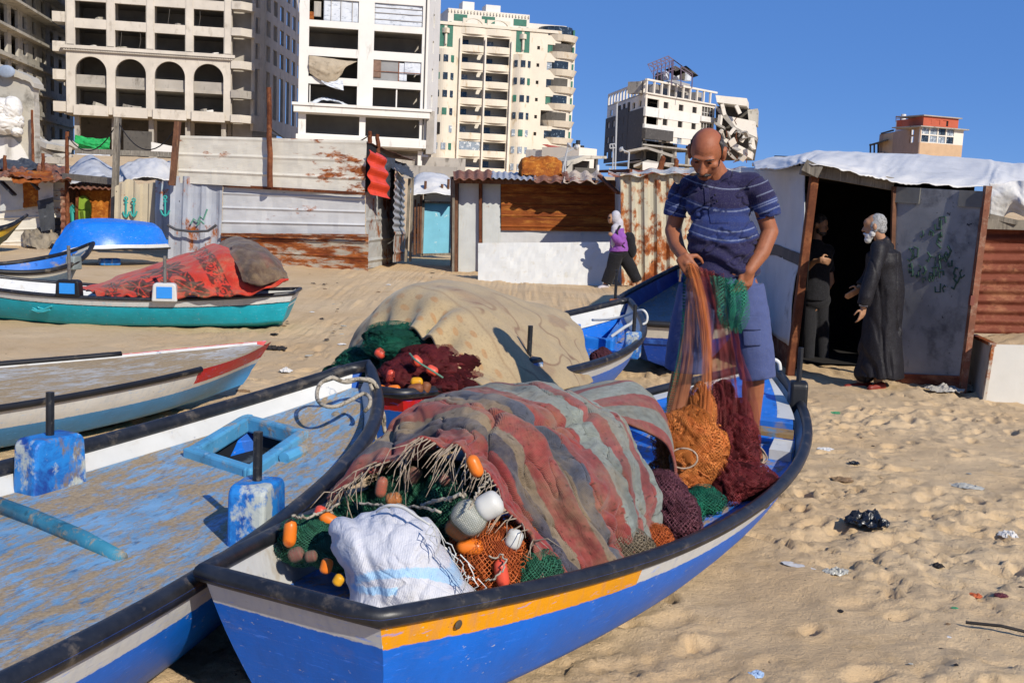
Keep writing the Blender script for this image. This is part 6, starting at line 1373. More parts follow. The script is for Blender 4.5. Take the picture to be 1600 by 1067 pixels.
for row in range(3):
    for i in range(13): dots(.055+row*.065+br.uniform(-.008, .008), .06+i*.073+(.035 if row % 2 else 0), .016, .020, .4, '#a4713f', .55)
line = np.exp(-((U-.26)/.006)**2)*.4; c = c*(1-line[..., None])+np.array(rgb('#7a5a3c'))*line[..., None]
sw = np.abs(fbm(U*5+9, V_*5+2, 3)-.5); reg = smooth(.28, .36, U)*(1-smooth(.88, .95, U))*smooth(.08, .2, V_)*smooth(.3, .5, fbm(U*3+1, V_*3+5, 2))
m = (1-smooth(.006, .03, sw))*reg*.8; c = c*(1-m[..., None])+np.array(rgb('#74533c'))*m[..., None]
m = smooth(.56, .68, fbm(U*6+20, V_*7+8, 4))*reg*.55; c = c*(1-m[..., None])+np.array(rgb('#8a6a52'))*m[..., None]
BEIGE = pattern_mat('beige_blanket_weave', bump=.35)
bb = gridmesh('beige_blanket', G_-np.array(D(780, 600, 7.5)), BEIGE, None, col=c, uvscale=1.0); bb.location = D(780, 600, 7.5); mod_solid(bb, .02)
tag(bb, 'beige patterned blanket spread over nets on the middle boat', 'blanket')
# red floral blanket and brown blanket on the teal boat
FLO = [[(122,452,13.7),(136,454,13.3),(152,460,12.95)],[(150,446,14.1),(172,446,13.4),(196,463,12.9)],[(185,434,14.3),(205,436,13.45),(228,466,12.9)],[(250,412,14.3),(266,424,13.45),(290,465,12.9)],[(300,394,14.3),(318,410,13.45),(345,462,12.95)],[(343,380,14.3),(364,398,13.45),(395,458,13.0)],[(395,425,14.2),(415,430,13.6),(452,441,13.15)]]
G_, N, U, V_, h = cloth_from(FLO, 300, 150, ((.04, 5, 3), (.015, 14, 7)), 6)
h = h + .02*np.sin((U*6-V_*3)*9)*smooth(.55, 1, V_); G_ = G_+N*h[..., None]
c = np.array(rgb('#bd3a2c'))*(.86+.3*fbm(U*12, V_*6, 4))[..., None]; DK = '#3a2622'
AR = 2.6
def petal(cu, cv, r, w, ang, k=.88):
    global c
    x = (U-cu)*AR; y = V_-cv; a = x*math.cos(ang)+y*math.sin(ang); b = -x*math.sin(ang)+y*math.cos(ang); t = a/r
    m = (np.abs(b) < w*np.sin(np.pi*np.clip(t, 0, 1))**.8)*(t > .1)*(t < 1)*(np.abs(b) > .006)*k; c = c*(1-m[..., None])+np.array(rgb(DK))*m[..., None]
def flower(cu, cv, r, n=8, a0=0):
    for i in range(n): petal(cu, cv, r*(.8+.2*((i*7) % 3)/2), r*.2, a0+i*2*math.pi/n)
for f in ((.49, .42, .30, 8, .2), (.33, .8, .30, 8, .5), (.17, .55, .26, 7, 0), (.10, .9, .2, 6, .3), (.55, .9, .26, 7, .4)): flower(*f)
def stem(p, q, w=.011, bend=.1):
    global c
    for i in range(60):
        t = i/59; u0 = lerp(p[0], q[0], t); v0 = lerp(p[1], q[1], t)+bend*math.sin(math.pi*t); m = ((((U-u0)*AR)**2+(V_-v0)**2) < w**2)*.85; c = c*(1-m[..., None])+np.array(rgb(DK))*m[..., None]
for s_ in (((.22, .6), (.46, .45), .012, .05), ((.2, .62), (.44, .3), .012, -.1), ((.36, .75), (.56, .72), .012, -.12), ((.12, .7), (.22, .3), .01, .05), ((.5, .5), (.6, .95), .01, .05)): stem(*s_)
for p_ in ((.27, .45, .16, .04, 5.6), (.30, .38, .15, .04, 3.9), (.4, .62, .16, .05, 4.5), (.44, .66, .15, .05, 1.0), (.24, .3, .14, .04, .8), (.57, .6, .14, .04, 2.2)): petal(*p_)
band = smooth(.645, .65, U)*(1-smooth(.735, .74, U)); ros = np.sqrt((((V_*9) % 1)-.5)**2+(((U-.69)/.05))**2)
m = band*np.where((ros < .18) | ((ros > .36) & (ros < .45)), 0, 1)*.85*(fbm(U*80, V_*30, 2) > .40); c = c*(1-m[..., None])+np.array(rgb(DK))*m[..., None]
fl_ = gridmesh('floral_blanket', G_-np.array(D(260, 465, 13.2)), pattern_mat('floral_blanket_weave', bump=.3), None, col=c, uvscale=1.0); fl_.location = D(260, 465, 13.2); mod_solid(fl_, .025)
tag(fl_, 'red blanket with dark flowers covering the nets in the teal boat', 'blanket')
BRO = [[(338,396,14.3),(352,398,13.6),(372,416,13.2),(380,440,13.0)],[(352,378,14.5),(368,386,13.7),(395,415,13.1),(402,446,12.9)],[(385,378,14.5),(398,388,13.8),(418,410,13.2),(424,440,13.0)],[(415,392,14.4),(425,400,13.9),(438,416,13.4),(442,436,13.2)],[(436,412,14.2),(440,418,13.9),(446,426,13.6),(450,436,13.3)]]
G_, N, U, V_, h = cloth_from(BRO, 120, 120, ((.05, 3, 3), (.02, 8, 8)), 8); G_ = G_+N*h[..., None]
c = np.array(rgb('#5c4a3e'))*(.75+.5*fbm(U*5, V_*5, 4))[..., None]; m = smooth(.55, .7, fbm(U*4+8, V_*3, 3))*.5; c = c*(1-m[..., None])+np.array(rgb('#7c4a40'))*m[..., None]
br_ = gridmesh('brown_blanket', G_-np.array(D(410, 440, 13.4)), pattern_mat('brown_blanket_weave', bump=.3), None, col=c, uvscale=1.0); br_.location = D(410, 440, 13.4); mod_solid(br_, .03)
tag(br_, 'dusty brown blanket bunched over the right end of the red floral blanket', 'blanket')

# ------------------------------------------------------------------ nets
def net_fill(name, a, b, c3=None, cell=.011):
    """gathered netting seen as a mass: mesh lines over the folds"""
    t = NT(name); ob = t.coord('Object'); uv = t.coord('UV'); s = t.sep(uv)
    p = t.math('MULTIPLY', t.math('ADD', s[0], s[1]), 6.2832/cell); q = t.math('MULTIPLY', t.math('SUBTRACT', s[0], s[1]), 6.2832/cell)
    w = t.math('MAXIMUM', t.math('SINE', p), t.math('SINE', q)); n = t.noise(ob, 16, 5, .7)
    c = t.mix(t.step(w, .35, .95), tuple(v*.30 for v in rgb(a)), rgb(a)); c = t.mix(t.math('MULTIPLY', t.step(n, .45, .7), .7), c, t.mix(t.step(w, .3, .9), tuple(v*.4 for v in rgb(b)), rgb(b)))
    if c3: c = t.mix(t.math('MULTIPLY', t.step(t.noise(t.mapping(ob, loc=(3,1,4)), 9, 4, .7), .58, .68), .7), c, rgb(c3))
    return t.fin(c, .85, t.math('ADD', t.math('MULTIPLY', w, .4), n), .9, .008, spec=.15)
def net_open(name, a, b, cell=.018, w=.16, dens=1.0):
    """single layer of netting: strands with clear gaps between"""
    t = NT(name); ob = t.coord('Object'); s = t.sep(t.coord('UV')); wob = t.math('MULTIPLY', t.noise(ob, 25, 3, .6), .25)
    f = []
    for op in ('ADD', 'SUBTRACT'):
        k = t.math('ADD', t.math('DIVIDE', t.math(op, s[0], s[1]), cell), wob); f.append(t.math('LESS_THAN', t.math('FRACT', k), w))
    m = t.math('MAXIMUM', *f); c = t.mix(t.step(t.noise(ob, 12, 4, .6), .35, .65), rgb(a), rgb(b)); t.fin(c, .7, spec=.3)
    if dens < 1: m = t.math('MULTIPLY', m, dens)
    t.l(m, t.b.inputs['Alpha']); return t.m
NET = dict(green=(net_fill('green_net_fill', '#2c5a46', '#1d3d33', '#5c7a58'), net_open('green_net_open', '#3a8060', '#245443', .014)),
           dgreen=(net_fill('dark_green_net_fill', '#1d5a48', '#123a30'), net_open('dark_green_net_open', '#1f7a5c', '#145040')),
           orange=(net_fill('orange_net_fill', '#b0532a', '#8c3f20', '#c8733c'), net_open('orange_net_open', '#c86a32', '#a24e24')),
           lorange=(net_fill('bright_orange_net_fill', '#d07a3a', '#b05a26', '#d99a62', .009), net_open('bright_orange_net_open', '#dc8a46', '#b8602a', .014, .22)),
           maroon=(net_fill('maroon_net_fill', '#5e2024', '#3e1418', '#7a3434', .008), net_open('maroon_net_open', '#7a2a2c', '#54181c', .012, .26)),
           taupe=(net_fill('taupe_net_fill', '#7c6f5c', '#5e5344', '#8f826c'), net_open('taupe_net_open', '#8a7d68', '#6b604f')),
           plum=(net_fill('plum_net_fill', '#643a46', '#4a2831', '#7d4f58'), net_open('plum_net_open', '#74444f', '#54303a')))
def lump_mesh(c, r, yaw, seed, amp, nu=110, nv=66, fold=9, off=0.0):
    th = np.linspace(.02, math.pi-.02, nv); ph = np.linspace(0, 2*math.pi, nu); TH, PH = np.meshgrid(th, ph, indexing='ij')
    x, y, z = np.sin(TH)*np.cos(PH), np.sin(TH)*np.sin(PH), np.cos(TH)
    n1 = fbm(x*1.6+y*.7+seed*3.7+5, z*1.6+y*.9+seed+5, 3)-.5; rid = np.abs(fbm((x+y*.5)*fold*.35+seed*1.9+20, (z-y*.6)*fold*.2+seed*2.3+20, 4)-.5)
    wrap = np.minimum(1, np.minimum(PH, 2*math.pi-PH)/.25); r3 = np.abs(fbm((x*1.3-y)*fold*.7+seed*1.1+50, (z+y*.3)*fold*.3+seed*2.9+50, 3)-.5)
    k = 1+(amp*2*n1 - amp*.75*np.exp(-(rid/.03)**2) - amp*.35*np.exp(-(r3/.03)**2))*(.35+.65*wrap) + off/max(r)
    P = np.stack([x*r[0]*k, y*r[1]*k, z*r[2]*k], -1); cy, sy = math.cos(yaw), math.sin(yaw)
    P = np.stack([P[..., 0]*cy-P[..., 1]*sy, P[..., 0]*sy+P[..., 1]*cy, P[..., 2]], -1) + np.array(tuple(c)); return P
def net_heap(label, kind, lumps, group=None, name='fishing_net', shell=.012, amp=.22, fold=12):
    """a pile of gathered net: one mesh of folds and a loose outer layer"""
    c0 = lumps[0][0]; t = thing(name, label, 'net', tuple(c0), group); mb = MB(); ms = MB()
    for i, (c, r, yaw) in enumerate(lumps):
        for dst, off in ((mb, 0), (ms, shell)):
            P = lump_mesh(c, r, yaw, i*1.3+c0.x*3+c0.y+(0 if dst is mb else .35), amp, fold=fold, off=off); nv, nu = P.shape[:2]; R_ = max(r); uvs = [[(a/(nu-1)*6.28*R_, b/(nv-1)*3.14*R_) for a in range(nu)] for b in range(nv)]
            dst.grid(P.tolist(), uvs=uvs)
    mb.build('net_mass', NET[kind][0], t, smooth=True)
    if shell: ms.build('loose_net', NET[kind][1], t, smooth=True)
    return t
V3 = Vector
net_heap('dark green net mound under the fringe of the striped carpet', 'green', [(D(665,785,4.2), (.26,.24,.17), .3), (D(600,810,4.15), (.2,.18,.10), 0), (D(720,790,4.02), (.14,.16,.16), 0), (D(490,842,3.8), (.13,.11,.08), .4), (D(560,850,3.8), (.2,.16,.09), 0)])
net_heap('orange net heaped right of the white sack', 'orange', [(D(770,885,3.72), (.13,.13,.14), .2), (D(745,835,3.8), (.10,.1,.08), 0), (D(800,850,3.8), (.1,.1,.1), 0)])
net_heap('green net at the near rail below the carpet corner', 'green', [(D(838,905,3.7), (.10,.09,.09), 0), (D(862,925,3.68), (.08,.07,.06), 0)])
net_heap('taupe grey net bunched against the near rail under the carpet edge', 'taupe', [(D(975,868,4.06), (.12,.10,.10), .3), (D(935,890,3.95), (.09,.1,.07), 0)])
net_heap('rust orange net beside the taupe net near the rail', 'orange', [(D(1018,848,4.28), (.09,.1,.08), .2)])
net_heap('plum coloured net bundle below the carpet end', 'plum', [(D(1050,808,4.55), (.11,.13,.13), .2), (D(1035,770,4.6), (.1,.1,.1), .2)])
net_heap('small dark green net bundle on the deck beside the maroon net', 'dgreen', [(D(1098,782,4.75), (.09,.09,.06), 0), (D(1075,800,4.65), (.07,.06,.05), 0)])
net_heap('dark net heap added to fill the shaded hollow end of the striped carpet', 'plum', [(D(930,745,4.75), (.2,.25,.18), .2)], shell=0)  # added heap, its dark colour stands for the shade in the hollow
net_heap('bright orange net bundle at the fisherman feet', 'lorange', [(D(1078,702,5.2), (.16,.15,.19), .3), (D(1066,742,5.15), (.15,.12,.1), .2), (D(1092,655,5.3), (.07,.08,.16), 0), (D(1052,690,5.25), (.07,.09,.12), 0)], amp=.30, fold=15, shell=.02)
net_heap('maroon net piled on the deck before the fisherman feet', 'maroon', [(D(1140,705,5.4), (.15,.14,.17), 0), (D(1166,752,5.2), (.15,.12,.08), .2), (D(1132,758,5.2), (.1,.12,.11), 0), (D(1128,650,5.5), (.07,.08,.16), 0), (D(1155,665,5.5), (.06,.08,.13), 0)], amp=.34, fold=15, shell=.02)
net_heap('dark green net hanging from the open end of the beige blanket', 'dgreen', [(D(640,535,7.35), (.32,.3,.14), .3), (D(575,568,7.6), (.22,.25,.13), .5), (D(612,560,7.3), (.08,.1,.20), .2)])
net_heap('dark green net lying over the sand edge left of the beige blanket', 'dgreen', [(D(540,583,8.3), (.2,.14,.07), .4)], shell=0)
net_heap('maroon net spread under the open end of the beige blanket', 'maroon', [(D(690,575,7.05), (.33,.3,.16), .2), (D(640,590,6.9), (.2,.2,.12), 0), (D(720,600,6.85), (.2,.2,.10), 0)])
net_heap('small dark plum net ball on the middle boat deck', 'plum', [(D(940,561,9.0), (.10,.08,.09), 0)], shell=0)
# ------------------------------------------------------------------ floats
FO = M('orange_float_plastic', '#dd7420', .38, .08, 8, [('#b5551c', 14, .6, .7), ('#a58a60', 9, .62, .74)], bump=.1)
FR_ = M('red_orange_float_plastic', '#d4503a', .4, .1, 8, [('#a03a2c', 14, .6, .7)], bump=.1)
FD = M('faded_red_float_plastic', '#8c3a3c', .6, .15, 8, [('#6c2a2e', 14, .55, .65)], bump=.2)
FW = M('white_float_plastic', '#c6c5be', .4, .06, 8, [('#9c9a90', 8, .6, .72)], bump=.1)
FY = M('yellow_float_plastic', '#d69a1c', .45, .1, 8, [('#a4741a', 12, .6, .7)], bump=.1)
FB = M('brown_float_plastic', '#7c4a2c', .6, .15, 8, bump=.2)
HOLE = flat('float_bore', '#2a1a12', .8)
def float_(px, py, d, ln, rad, ang, mat, label, group, netted=None, yawd=0.0):
    c = D(px, py, d); k = d/F_PX; L_ = ln*k/2; r_ = rad*k
    ax = (_R3 @ V3((math.cos(ang), math.sin(ang), 0)) + V3((0, 1, 0))*yawd).normalized()
    t = thing('float', label, 'float', tuple(c), group); mb = MB(); n = 14; P = []; rr = []
    for i in range(n):
        s_ = -1+2*i/(n-1); P.append(c+ax*L_*s_); rr.append(max(.25*r_, r_*(1-abs(s_)**4)**.5))
    mb.tube(P, rr, 16); mb.build('shell', mat, t, smooth=True)
    mb = MB(); mb.tube([c-ax*(L_+.001), c+ax*(L_+.001)], r_*.2, 8); mb.build('bore', HOLE, t)
    if netted:
        mb = MB(); P2 = [c+(p-c)*1.06 for p in P]; mb.tube(P2, [x*1.12 for x in rr], 24); s2 = mb.build('net_wrap', netted, t, smooth=True)
    return t
NW = net_open('fine_wrap_net', '#8d8a70', '#5f6a55', .02, .2)
GA, GB = 'floats on the nets in the near boat', 'floats on the nets in the middle boat'
for a in ((453,833,3.66,46,11,1.5,FO,'orange float standing by the far rail at the left corner of the nets',None), (500,801,3.9,24,10,1.2,FR_,'small red orange float beside the upper left edge of the green net',None), (514,812,3.8,34,11,-.5,FO,'orange float just right of the small red float',None),
          (596,761,3.86,34,9,1.4,FR_,'netted orange float upright under the carpet fringe',NW), (615,780,3.85,26,11,.2,FO,'netted orange float lying below the upright one under the fringe',NW), (742,728,3.66,38,11,2.0,FO,'orange float tucked under the carpet edge above the white floats',None),
          (735,854,3.66,45,13,-.05,FO,'bright orange float lying beside the top right of the white sack',None), (784,896,3.58,48,11,1.75,FR_,'red orange float upright on the orange net',None), (764,790,3.62,46,22,.5,FW,'plain white egg shaped float under the carpet edge',None),
          (733,808,3.62,58,24,2.4,FW,'white float wrapped in green netting',NW), (797,932,3.56,46,14,-.2,FW,'white float half hidden at the near rail',NW), (715,829,3.68,42,14,2.5,FO,'netted orange float below the white netted float',NW),
          (510,884,3.55,26,10,1.3,FO,'shaded orange float left of the white sack',None), (529,906,3.45,20,9,1.0,FY,'yellow float low against the left side of the sack',None), (463,866,3.62,26,11,.4,FD,'dull red float low at the left of the green net',NW), (486,869,3.6,20,9,.2,FD,'small dull red float beside the other dull red one',NW), (803,842,3.66,34,14,1.2,FW,'white float peeping through the carpet fringe',None), (697,748,3.92,24,10,.6,FD,'faded red float inside the green net mound',NW), (646,742,4.0,30,11,1.0,FD,'faded pink float under the middle of the fringe',NW)):
    float_(*a[:8], GA, a[8])
for a in ((594,552,7.1,18,8,-.7,FR_,'orange float on the left green net of the middle boat'), (651,564,6.68,20,8,-.8,FR_,'upper orange float on the string across the maroon net'), (675,579,6.66,20,8,-.5,FR_,'lower orange float on the string across the maroon net'), (651,597,6.6,20,8,.0,FY,'yellow orange float on the maroon net near the rail'), (615,608,6.6,22,7,.1,FO,'orange float on the rail corner of the middle boat'), (620,617,6.55,22,7,0,FR_,'pink orange float lowest at the rail corner'), (610,588,6.75,22,7,1.3,FR_,'orange float upright beside the green net strands'), (596,609,6.7,16,8,1.2,FO,'orange float at the very corner under the rope'), (640,618,6.55,14,6,0,FB,'small brown float by the rail of the middle boat'), (649,608,6.56,26,9,.2,FB,'netted brown float below the yellow one'), (665,606,6.6,20,8,1.2,FB,'netted brown float right of the yellow one')):
    float_(*a, GB)
mb = MB(); mb.tube(curve_pts([D(640,552,6.7), D(651,564,6.62), D(675,579,6.6), D(692,590,6.62)], 14), .006, 6); o = mb.build('float_line', M('green_cord', '#5d7f6c', .8), loc=tuple(D(660,570,6.65))); tag(o, 'thin green line threading the two orange floats on the maroon net', 'line')
# ropes among the floats
for i, (pts, r, lab) in enumerate((([(660,788,3.75),(690,782,3.62),(715,775,3.55),(728,772,3.55)], .008, 'thick frayed rope lying behind the white netted float'), ([(735,795,3.52),(742,775,3.54),(752,760,3.6),(764,750,3.66)], .005, 'thin cord looped over the white netted float'), ([(455,808,3.6),(480,806,3.7),(505,800,3.75),(530,785,3.9)], .006, 'thin cord along the top of the left green net'), ([(560,786,3.85),(600,790,3.75),(650,792,3.66),(690,800,3.55)], .006, 'speckled rope lying across the net behind the sack'), ([(765,868,3.6),(790,872,3.56),(778,900,3.52),(760,908,3.52)], .004, 'thin pale cord hanging beside the orange net'))):
    mb = MB(); pj = curve_pts([D(*p) for p in pts], 26); jr = random.Random(i+3); pj = [p+V3((jr.uniform(-1, 1), jr.uniform(-1, 1), jr.uniform(-1, 1)))*.007 for p in pj]; mb.tube(pj, r*.8, 7); o = mb.build('rope', ROPE, smooth=True, loc=tuple(D(*pts[0]))); tag(o, lab, 'rope')

# ------------------------------------------------------------------ white sack
def remesh_blobs(name, blobs, voxel, mat, parent=None, smooth_it=6, loc=None, disp=None):
    """blobs: (centre, radii, rotation) ellipsoids or ('cap', a, b, ra, rb) tapered limbs, grown into one skin"""
    mb = MB()
    for b in blobs:
        if b[0] == 'cap':
            _, a, c, ra, rb = b[:5]; a, c = V3(a), V3(c); n = max(4, int((c-a).length/max(.008, min(ra, rb)*.5)))
            P = [a.lerp(c, i/n) for i in range(n+1)]; R_ = [lerp(ra, rb, i/n) for i in range(n+1)]
            e = (c-a).normalized(); P = [a-e*ra*.7, a-e*ra*.4]+P+[c+e*rb*.4, c+e*rb*.7]; R_ = [ra*.6, ra*.9]+R_+[rb*.9, rb*.6]; mb.tube(P, R_, 14)
        else: mb.ell(b[0], b[1], b[2] if len(b) > 2 else None, 20, 14)
    o = mb.build(name, mat, parent, loc=loc)
    m = o.modifiers.new('skin', 'REMESH'); m.mode = 'VOXEL'; m.voxel_size = voxel; m.use_smooth_shade = True
    if smooth_it: s_ = o.modifiers.new('soft', 'SMOOTH'); s_.factor = .5; s_.iterations = smooth_it
    evaluated_copy(o)
    me = o.data; n = len(me.vertices); co = np.zeros(n*3); me.vertices.foreach_get('co', co); co = co.reshape(-1, 3); no = np.zeros(n*3); me.vertices.foreach_get('normal', no); no = no.reshape(-1, 3)
    if disp is not None: co = disp(co, no); me.vertices.foreach_set('co', co.ravel()); me.update()
    me.polygons.foreach_set('use_smooth', [True]*len(me.polygons)); return o
def set_col(o, colr_):
    me = o.data; ca = me.color_attributes.new('pattern', 'FLOAT_COLOR', 'POINT'); a = np.ones((len(me.vertices), 4), np.float32); a[:, :3] = colr_; ca.data.foreach_set('color', a.ravel())
def verts_of(o):
    me = o.data; co = np.zeros(len(me.vertices)*3); me.vertices.foreach_get('co', co); return co.reshape(-1, 3)
def sack_mat():
    t = NT('woven_sack'); a = t.n('ShaderNodeVertexColor'); a.layer_name = 'pattern'; ob = t.coord('Object'); n = t.noise(ob, 9, 5, .65)
    c = t.mix(t.math('MULTIPLY', t.step(n, .52, .75), .5), a.outputs[0], rgb('#a9a59d')); c = t.mix(t.math('MULTIPLY', t.step(t.noise(t.mapping(ob, loc=(2,5,1)), 14, 4, .6), .66, .72), .5), c, rgb('#a58fa0'))
    w = t.n('ShaderNodeTexWave'); w.inputs['Scale'].default_value = 60; t.l(t.mapping(ob, rot=(.4, .3, .2)), w.inputs[0])
    return t.fin(c, .5, t.math('ADD', t.noise(ob, 16, 5, .65, 1.2), t.math('MULTIPLY', w.outputs['Fac'], .05)), .55, .02, spec=.35)
SK = D(640, 900, 3.5)
OUT = [(517,850),(515,822),(530,806),(560,802),(585,798),(598,790),(625,792),(655,806),(676,818),(692,842),(706,872),(728,904),(750,930),(764,952),(772,985),(700,1012),(620,1012),(560,992),(541,955),(543,925),(528,892)]
oc = _cr(np.array([OUT[-1]]+OUT+OUT[:2], float), np.linspace(1, len(OUT)+1, 161)); cx_, cy_ = 635., 910.
def sack_half(sgn, T):
    rows = []
    for r in np.linspace(0, 1, 56):
        rr = np.sin(r*math.pi/2); row = []
        for j in range(161):
            x, y = cx_+(oc[j, 0]-cx_)*rr, cy_+(oc[j, 1]-cy_)*rr; dep = 3.5 + .10*(cy_-y)/110 + sgn*T*(1-rr**2.6)**.5
            row.append(tuple(D(x, y, dep)))
        rows.append(row)
    return np.array(rows)
Gk = np.concatenate([sack_half(-1, .19), sack_half(1, .15)[::-1][1:]], 0)
Nk = grid_normals(Gk); q_ = Gk-np.array(tuple(SK)); 
if (Nk[10, :, 1]).mean() > 0: Nk = -Nk
X_, Y_, Z_ = q_[..., 0], q_[..., 1], q_[..., 2]
crease = lambda sc_, sd, ang, w: np.exp(-(np.abs(fbm((X_*math.cos(ang)+Z_*math.sin(ang))*sc_+sd, (Z_*math.cos(ang)-X_*math.sin(ang)+Y_*.4)*sc_*.45+sd, 3)-.5)/w)**2)
hk = -.014*crease(4.5, 40, .3, .035) - .010*crease(7, 80, -.7, .03) - .004*crease(15, 20, 1.1, .03) + .035*(fbm(X_*7+11, Z_*7+30, 3)-.5) + .006*(fbm(X_*34+3, Z_*34+9, 3)-.5)
edgef = np.abs(np.linspace(-1, 1, Gk.shape[0]))[:, None]**0*np.ones_like(hk); edgef[0] = edgef[-1] = 1
Gk = Gk+Nk*(hk*edgef)[..., None]; Gk[0] = Gk[0].mean(0); Gk[-1] = Gk[-1].mean(0); q_ = Gk-np.array(tuple(SK)); X_, Z_ = q_[..., 0], q_[..., 2]
c = np.tile(np.array(rgb('#c6c6cb')), X_.shape+(1,))
for f, w_, lo, hi in ((lambda x: .075-.75*(x-.01)**2*2.2+.02*x, .014, -.17, .24), (lambda x: .005+.22*(x+.1), .011, -.19, -.02)):
    m = (np.abs(Z_-f(X_)) < w_)*(X_ > lo)*(X_ < hi)*.75; c = c*(1-m[..., None])+np.array(rgb('#8fc0e2'))*m[..., None]
sk = gridmesh('white_sack', q_, sack_mat(), None, col=c); sk.location = SK
tag(sk, 'bulging white woven sack with pale blue stripes in the stern of the near boat', 'sack')
mb = MB(); mb.tube(curve_pts([D(588,800,3.5),(D(604,790,3.47)),D(628,792,3.45),D(650,806,3.42),D(672,820,3.4)], 20), [.003+.003*math.sin(i/19*3.1) for i in range(20)], 8); o = mb.build('tied_mouth', bpy.data.materials['white_float_plastic'], None, smooth=True, loc=tuple(SK)); o.parent = sk; o.location = (0, 0, 0)
mb = MB(); r_ = random.Random(2)
for i in range(20):
    p = D(668+i*4.2+r_.uniform(-6, 6), 812+i*5.0+r_.uniform(-4, 8), 3.36-.004*i); mb.tube([p, p+V3((r_.uniform(-.02, .03), -.01, r_.uniform(-.03, 0))), p+V3((r_.uniform(-.02, .05), -.01, r_.uniform(-.07, -.03)))], [.0022, .002, .001], 4)
fz = mb.build('loose_threads', FW, None, loc=tuple(SK)); fz.parent = sk; fz.location = (0, 0, 0); fz['kind'] = 'stuff'
# ------------------------------------------------------------------ people
def skin_mat():
    t = NT('sunburnt_skin'); a = t.n('ShaderNodeVertexColor'); a.layer_name = 'pattern'; ob = t.coord('Object'); n = t.noise(ob, 60, 4, .7)
    c = t.mix(t.math('MULTIPLY', t.step(n, .5, .75), .25), a.outputs[0], rgb('#6a3524')); t.b.inputs['Subsurface Weight'].default_value = .08; t.b.inputs['Subsurface Radius'].default_value = (.01, .004, .002)
    return t.fin(c, .58, t.math('ADD', t.noise(ob, 140, 3, .6), t.math('MULTIPLY', t.noise(ob, 26, 3, .6), .6)), .25, .004, spec=.4)
SKIN = skin_mat()
SKIN2 = M('tan_skin', '#a47a5c', .5, .1, 10, spec=.35)
HAIRD = M('dark_grey_hair', '#2b2725', .6, .3, 40, [('#5d5853', 60, .5, .6)], bump=.6, bscale=120)
HAIRG = M('grey_hair', '#9b9a98', .7, .2, 40, [('#6b6a68', 60, .5, .6)], bump=.6, bscale=120)
BEARD = M('white_beard', '#c4c2be', .8, .15, 40, bump=.6, bscale=120)
DARKM = flat('dark_feature', '#1a1210', .5)
def flatcap(P, R_, n=20): return ('tube', P, R_, n)
def grow(name, blobs, voxel, mat, parent, it=5, disp=None):
    mb = MB()
    for b in blobs:
        if b[0] == 'cap':
            _, a, c, ra, rb = b[:5]; a, c = V3(a), V3(c); n = max(4, int((c-a).length/max(.006, min(ra, rb)*.5))); e = (c-a).normalized()
            P = [a.lerp(c, i/n) for i in range(n+1)]; R_ = [lerp(ra, rb, i/n) for i in range(n+1)]
            P = [a-e*ra*.95, a-e*ra*.75, a-e*ra*.4]+P+[c+e*rb*.4, c+e*rb*.75, c+e*rb*.95]; R_ = [ra*.3, ra*.66, ra*.92]+R_+[rb*.92, rb*.66, rb*.3]; mb.tube(P, R_, 14)
        elif b[0] == 'tube': mb.tube(b[1], b[2], b[3])
        else: mb.ell(b[0], b[1], b[2] if len(b) > 2 else None, 20, 14)
    o = mb.build(name, mat, parent); m = o.modifiers.new('skin', 'REMESH'); m.mode = 'VOXEL'; m.voxel_size = voxel; m.use_smooth_shade = True
    s_ = o.modifiers.new('soft', 'SMOOTH'); s_.factor = .5; s_.iterations = it
    evaluated_copy(o); me = o.data; n = len(me.vertices); co = verts_of(o); no = np.zeros(n*3); me.vertices.foreach_get('normal', no); no = no.reshape(-1, 3)
    if disp is not None: co = disp(co+np.array(tuple(parent['_off'])), no)-np.array(tuple(parent['_off'])); me.vertices.foreach_set('co', co.ravel()); me.update()
    me.polygons.foreach_set('use_smooth', [True]*len(me.polygons)); return o
def cloth_mat(name, base=None, rough=.85, fuzz=.1):
    t = NT(name); ob = t.coord('Object')
    if base is None:
        a = t.n('ShaderNodeVertexColor'); a.layer_name = 'pattern'; c = a.outputs[0]
    else: c = rgb(base)
    n = t.noise(ob, 14, 5, .65); f = t.noise(ob, 160, 2, .5); c = t.mix(t.math('MULTIPLY', t.step(n, .5, .75), .25), c, (.02, .02, .03)); c = t.mix(t.math('MULTIPLY', t.step(f, .5, .8), .2), c, (.2, .2, .22))
    m = t.fin(c, rough, t.math('ADD', n, t.math('MULTIPLY', f, .1)), .35, .012, spec=.2); t.b.inputs['Sheen Weight'].default_value = fuzz; return m
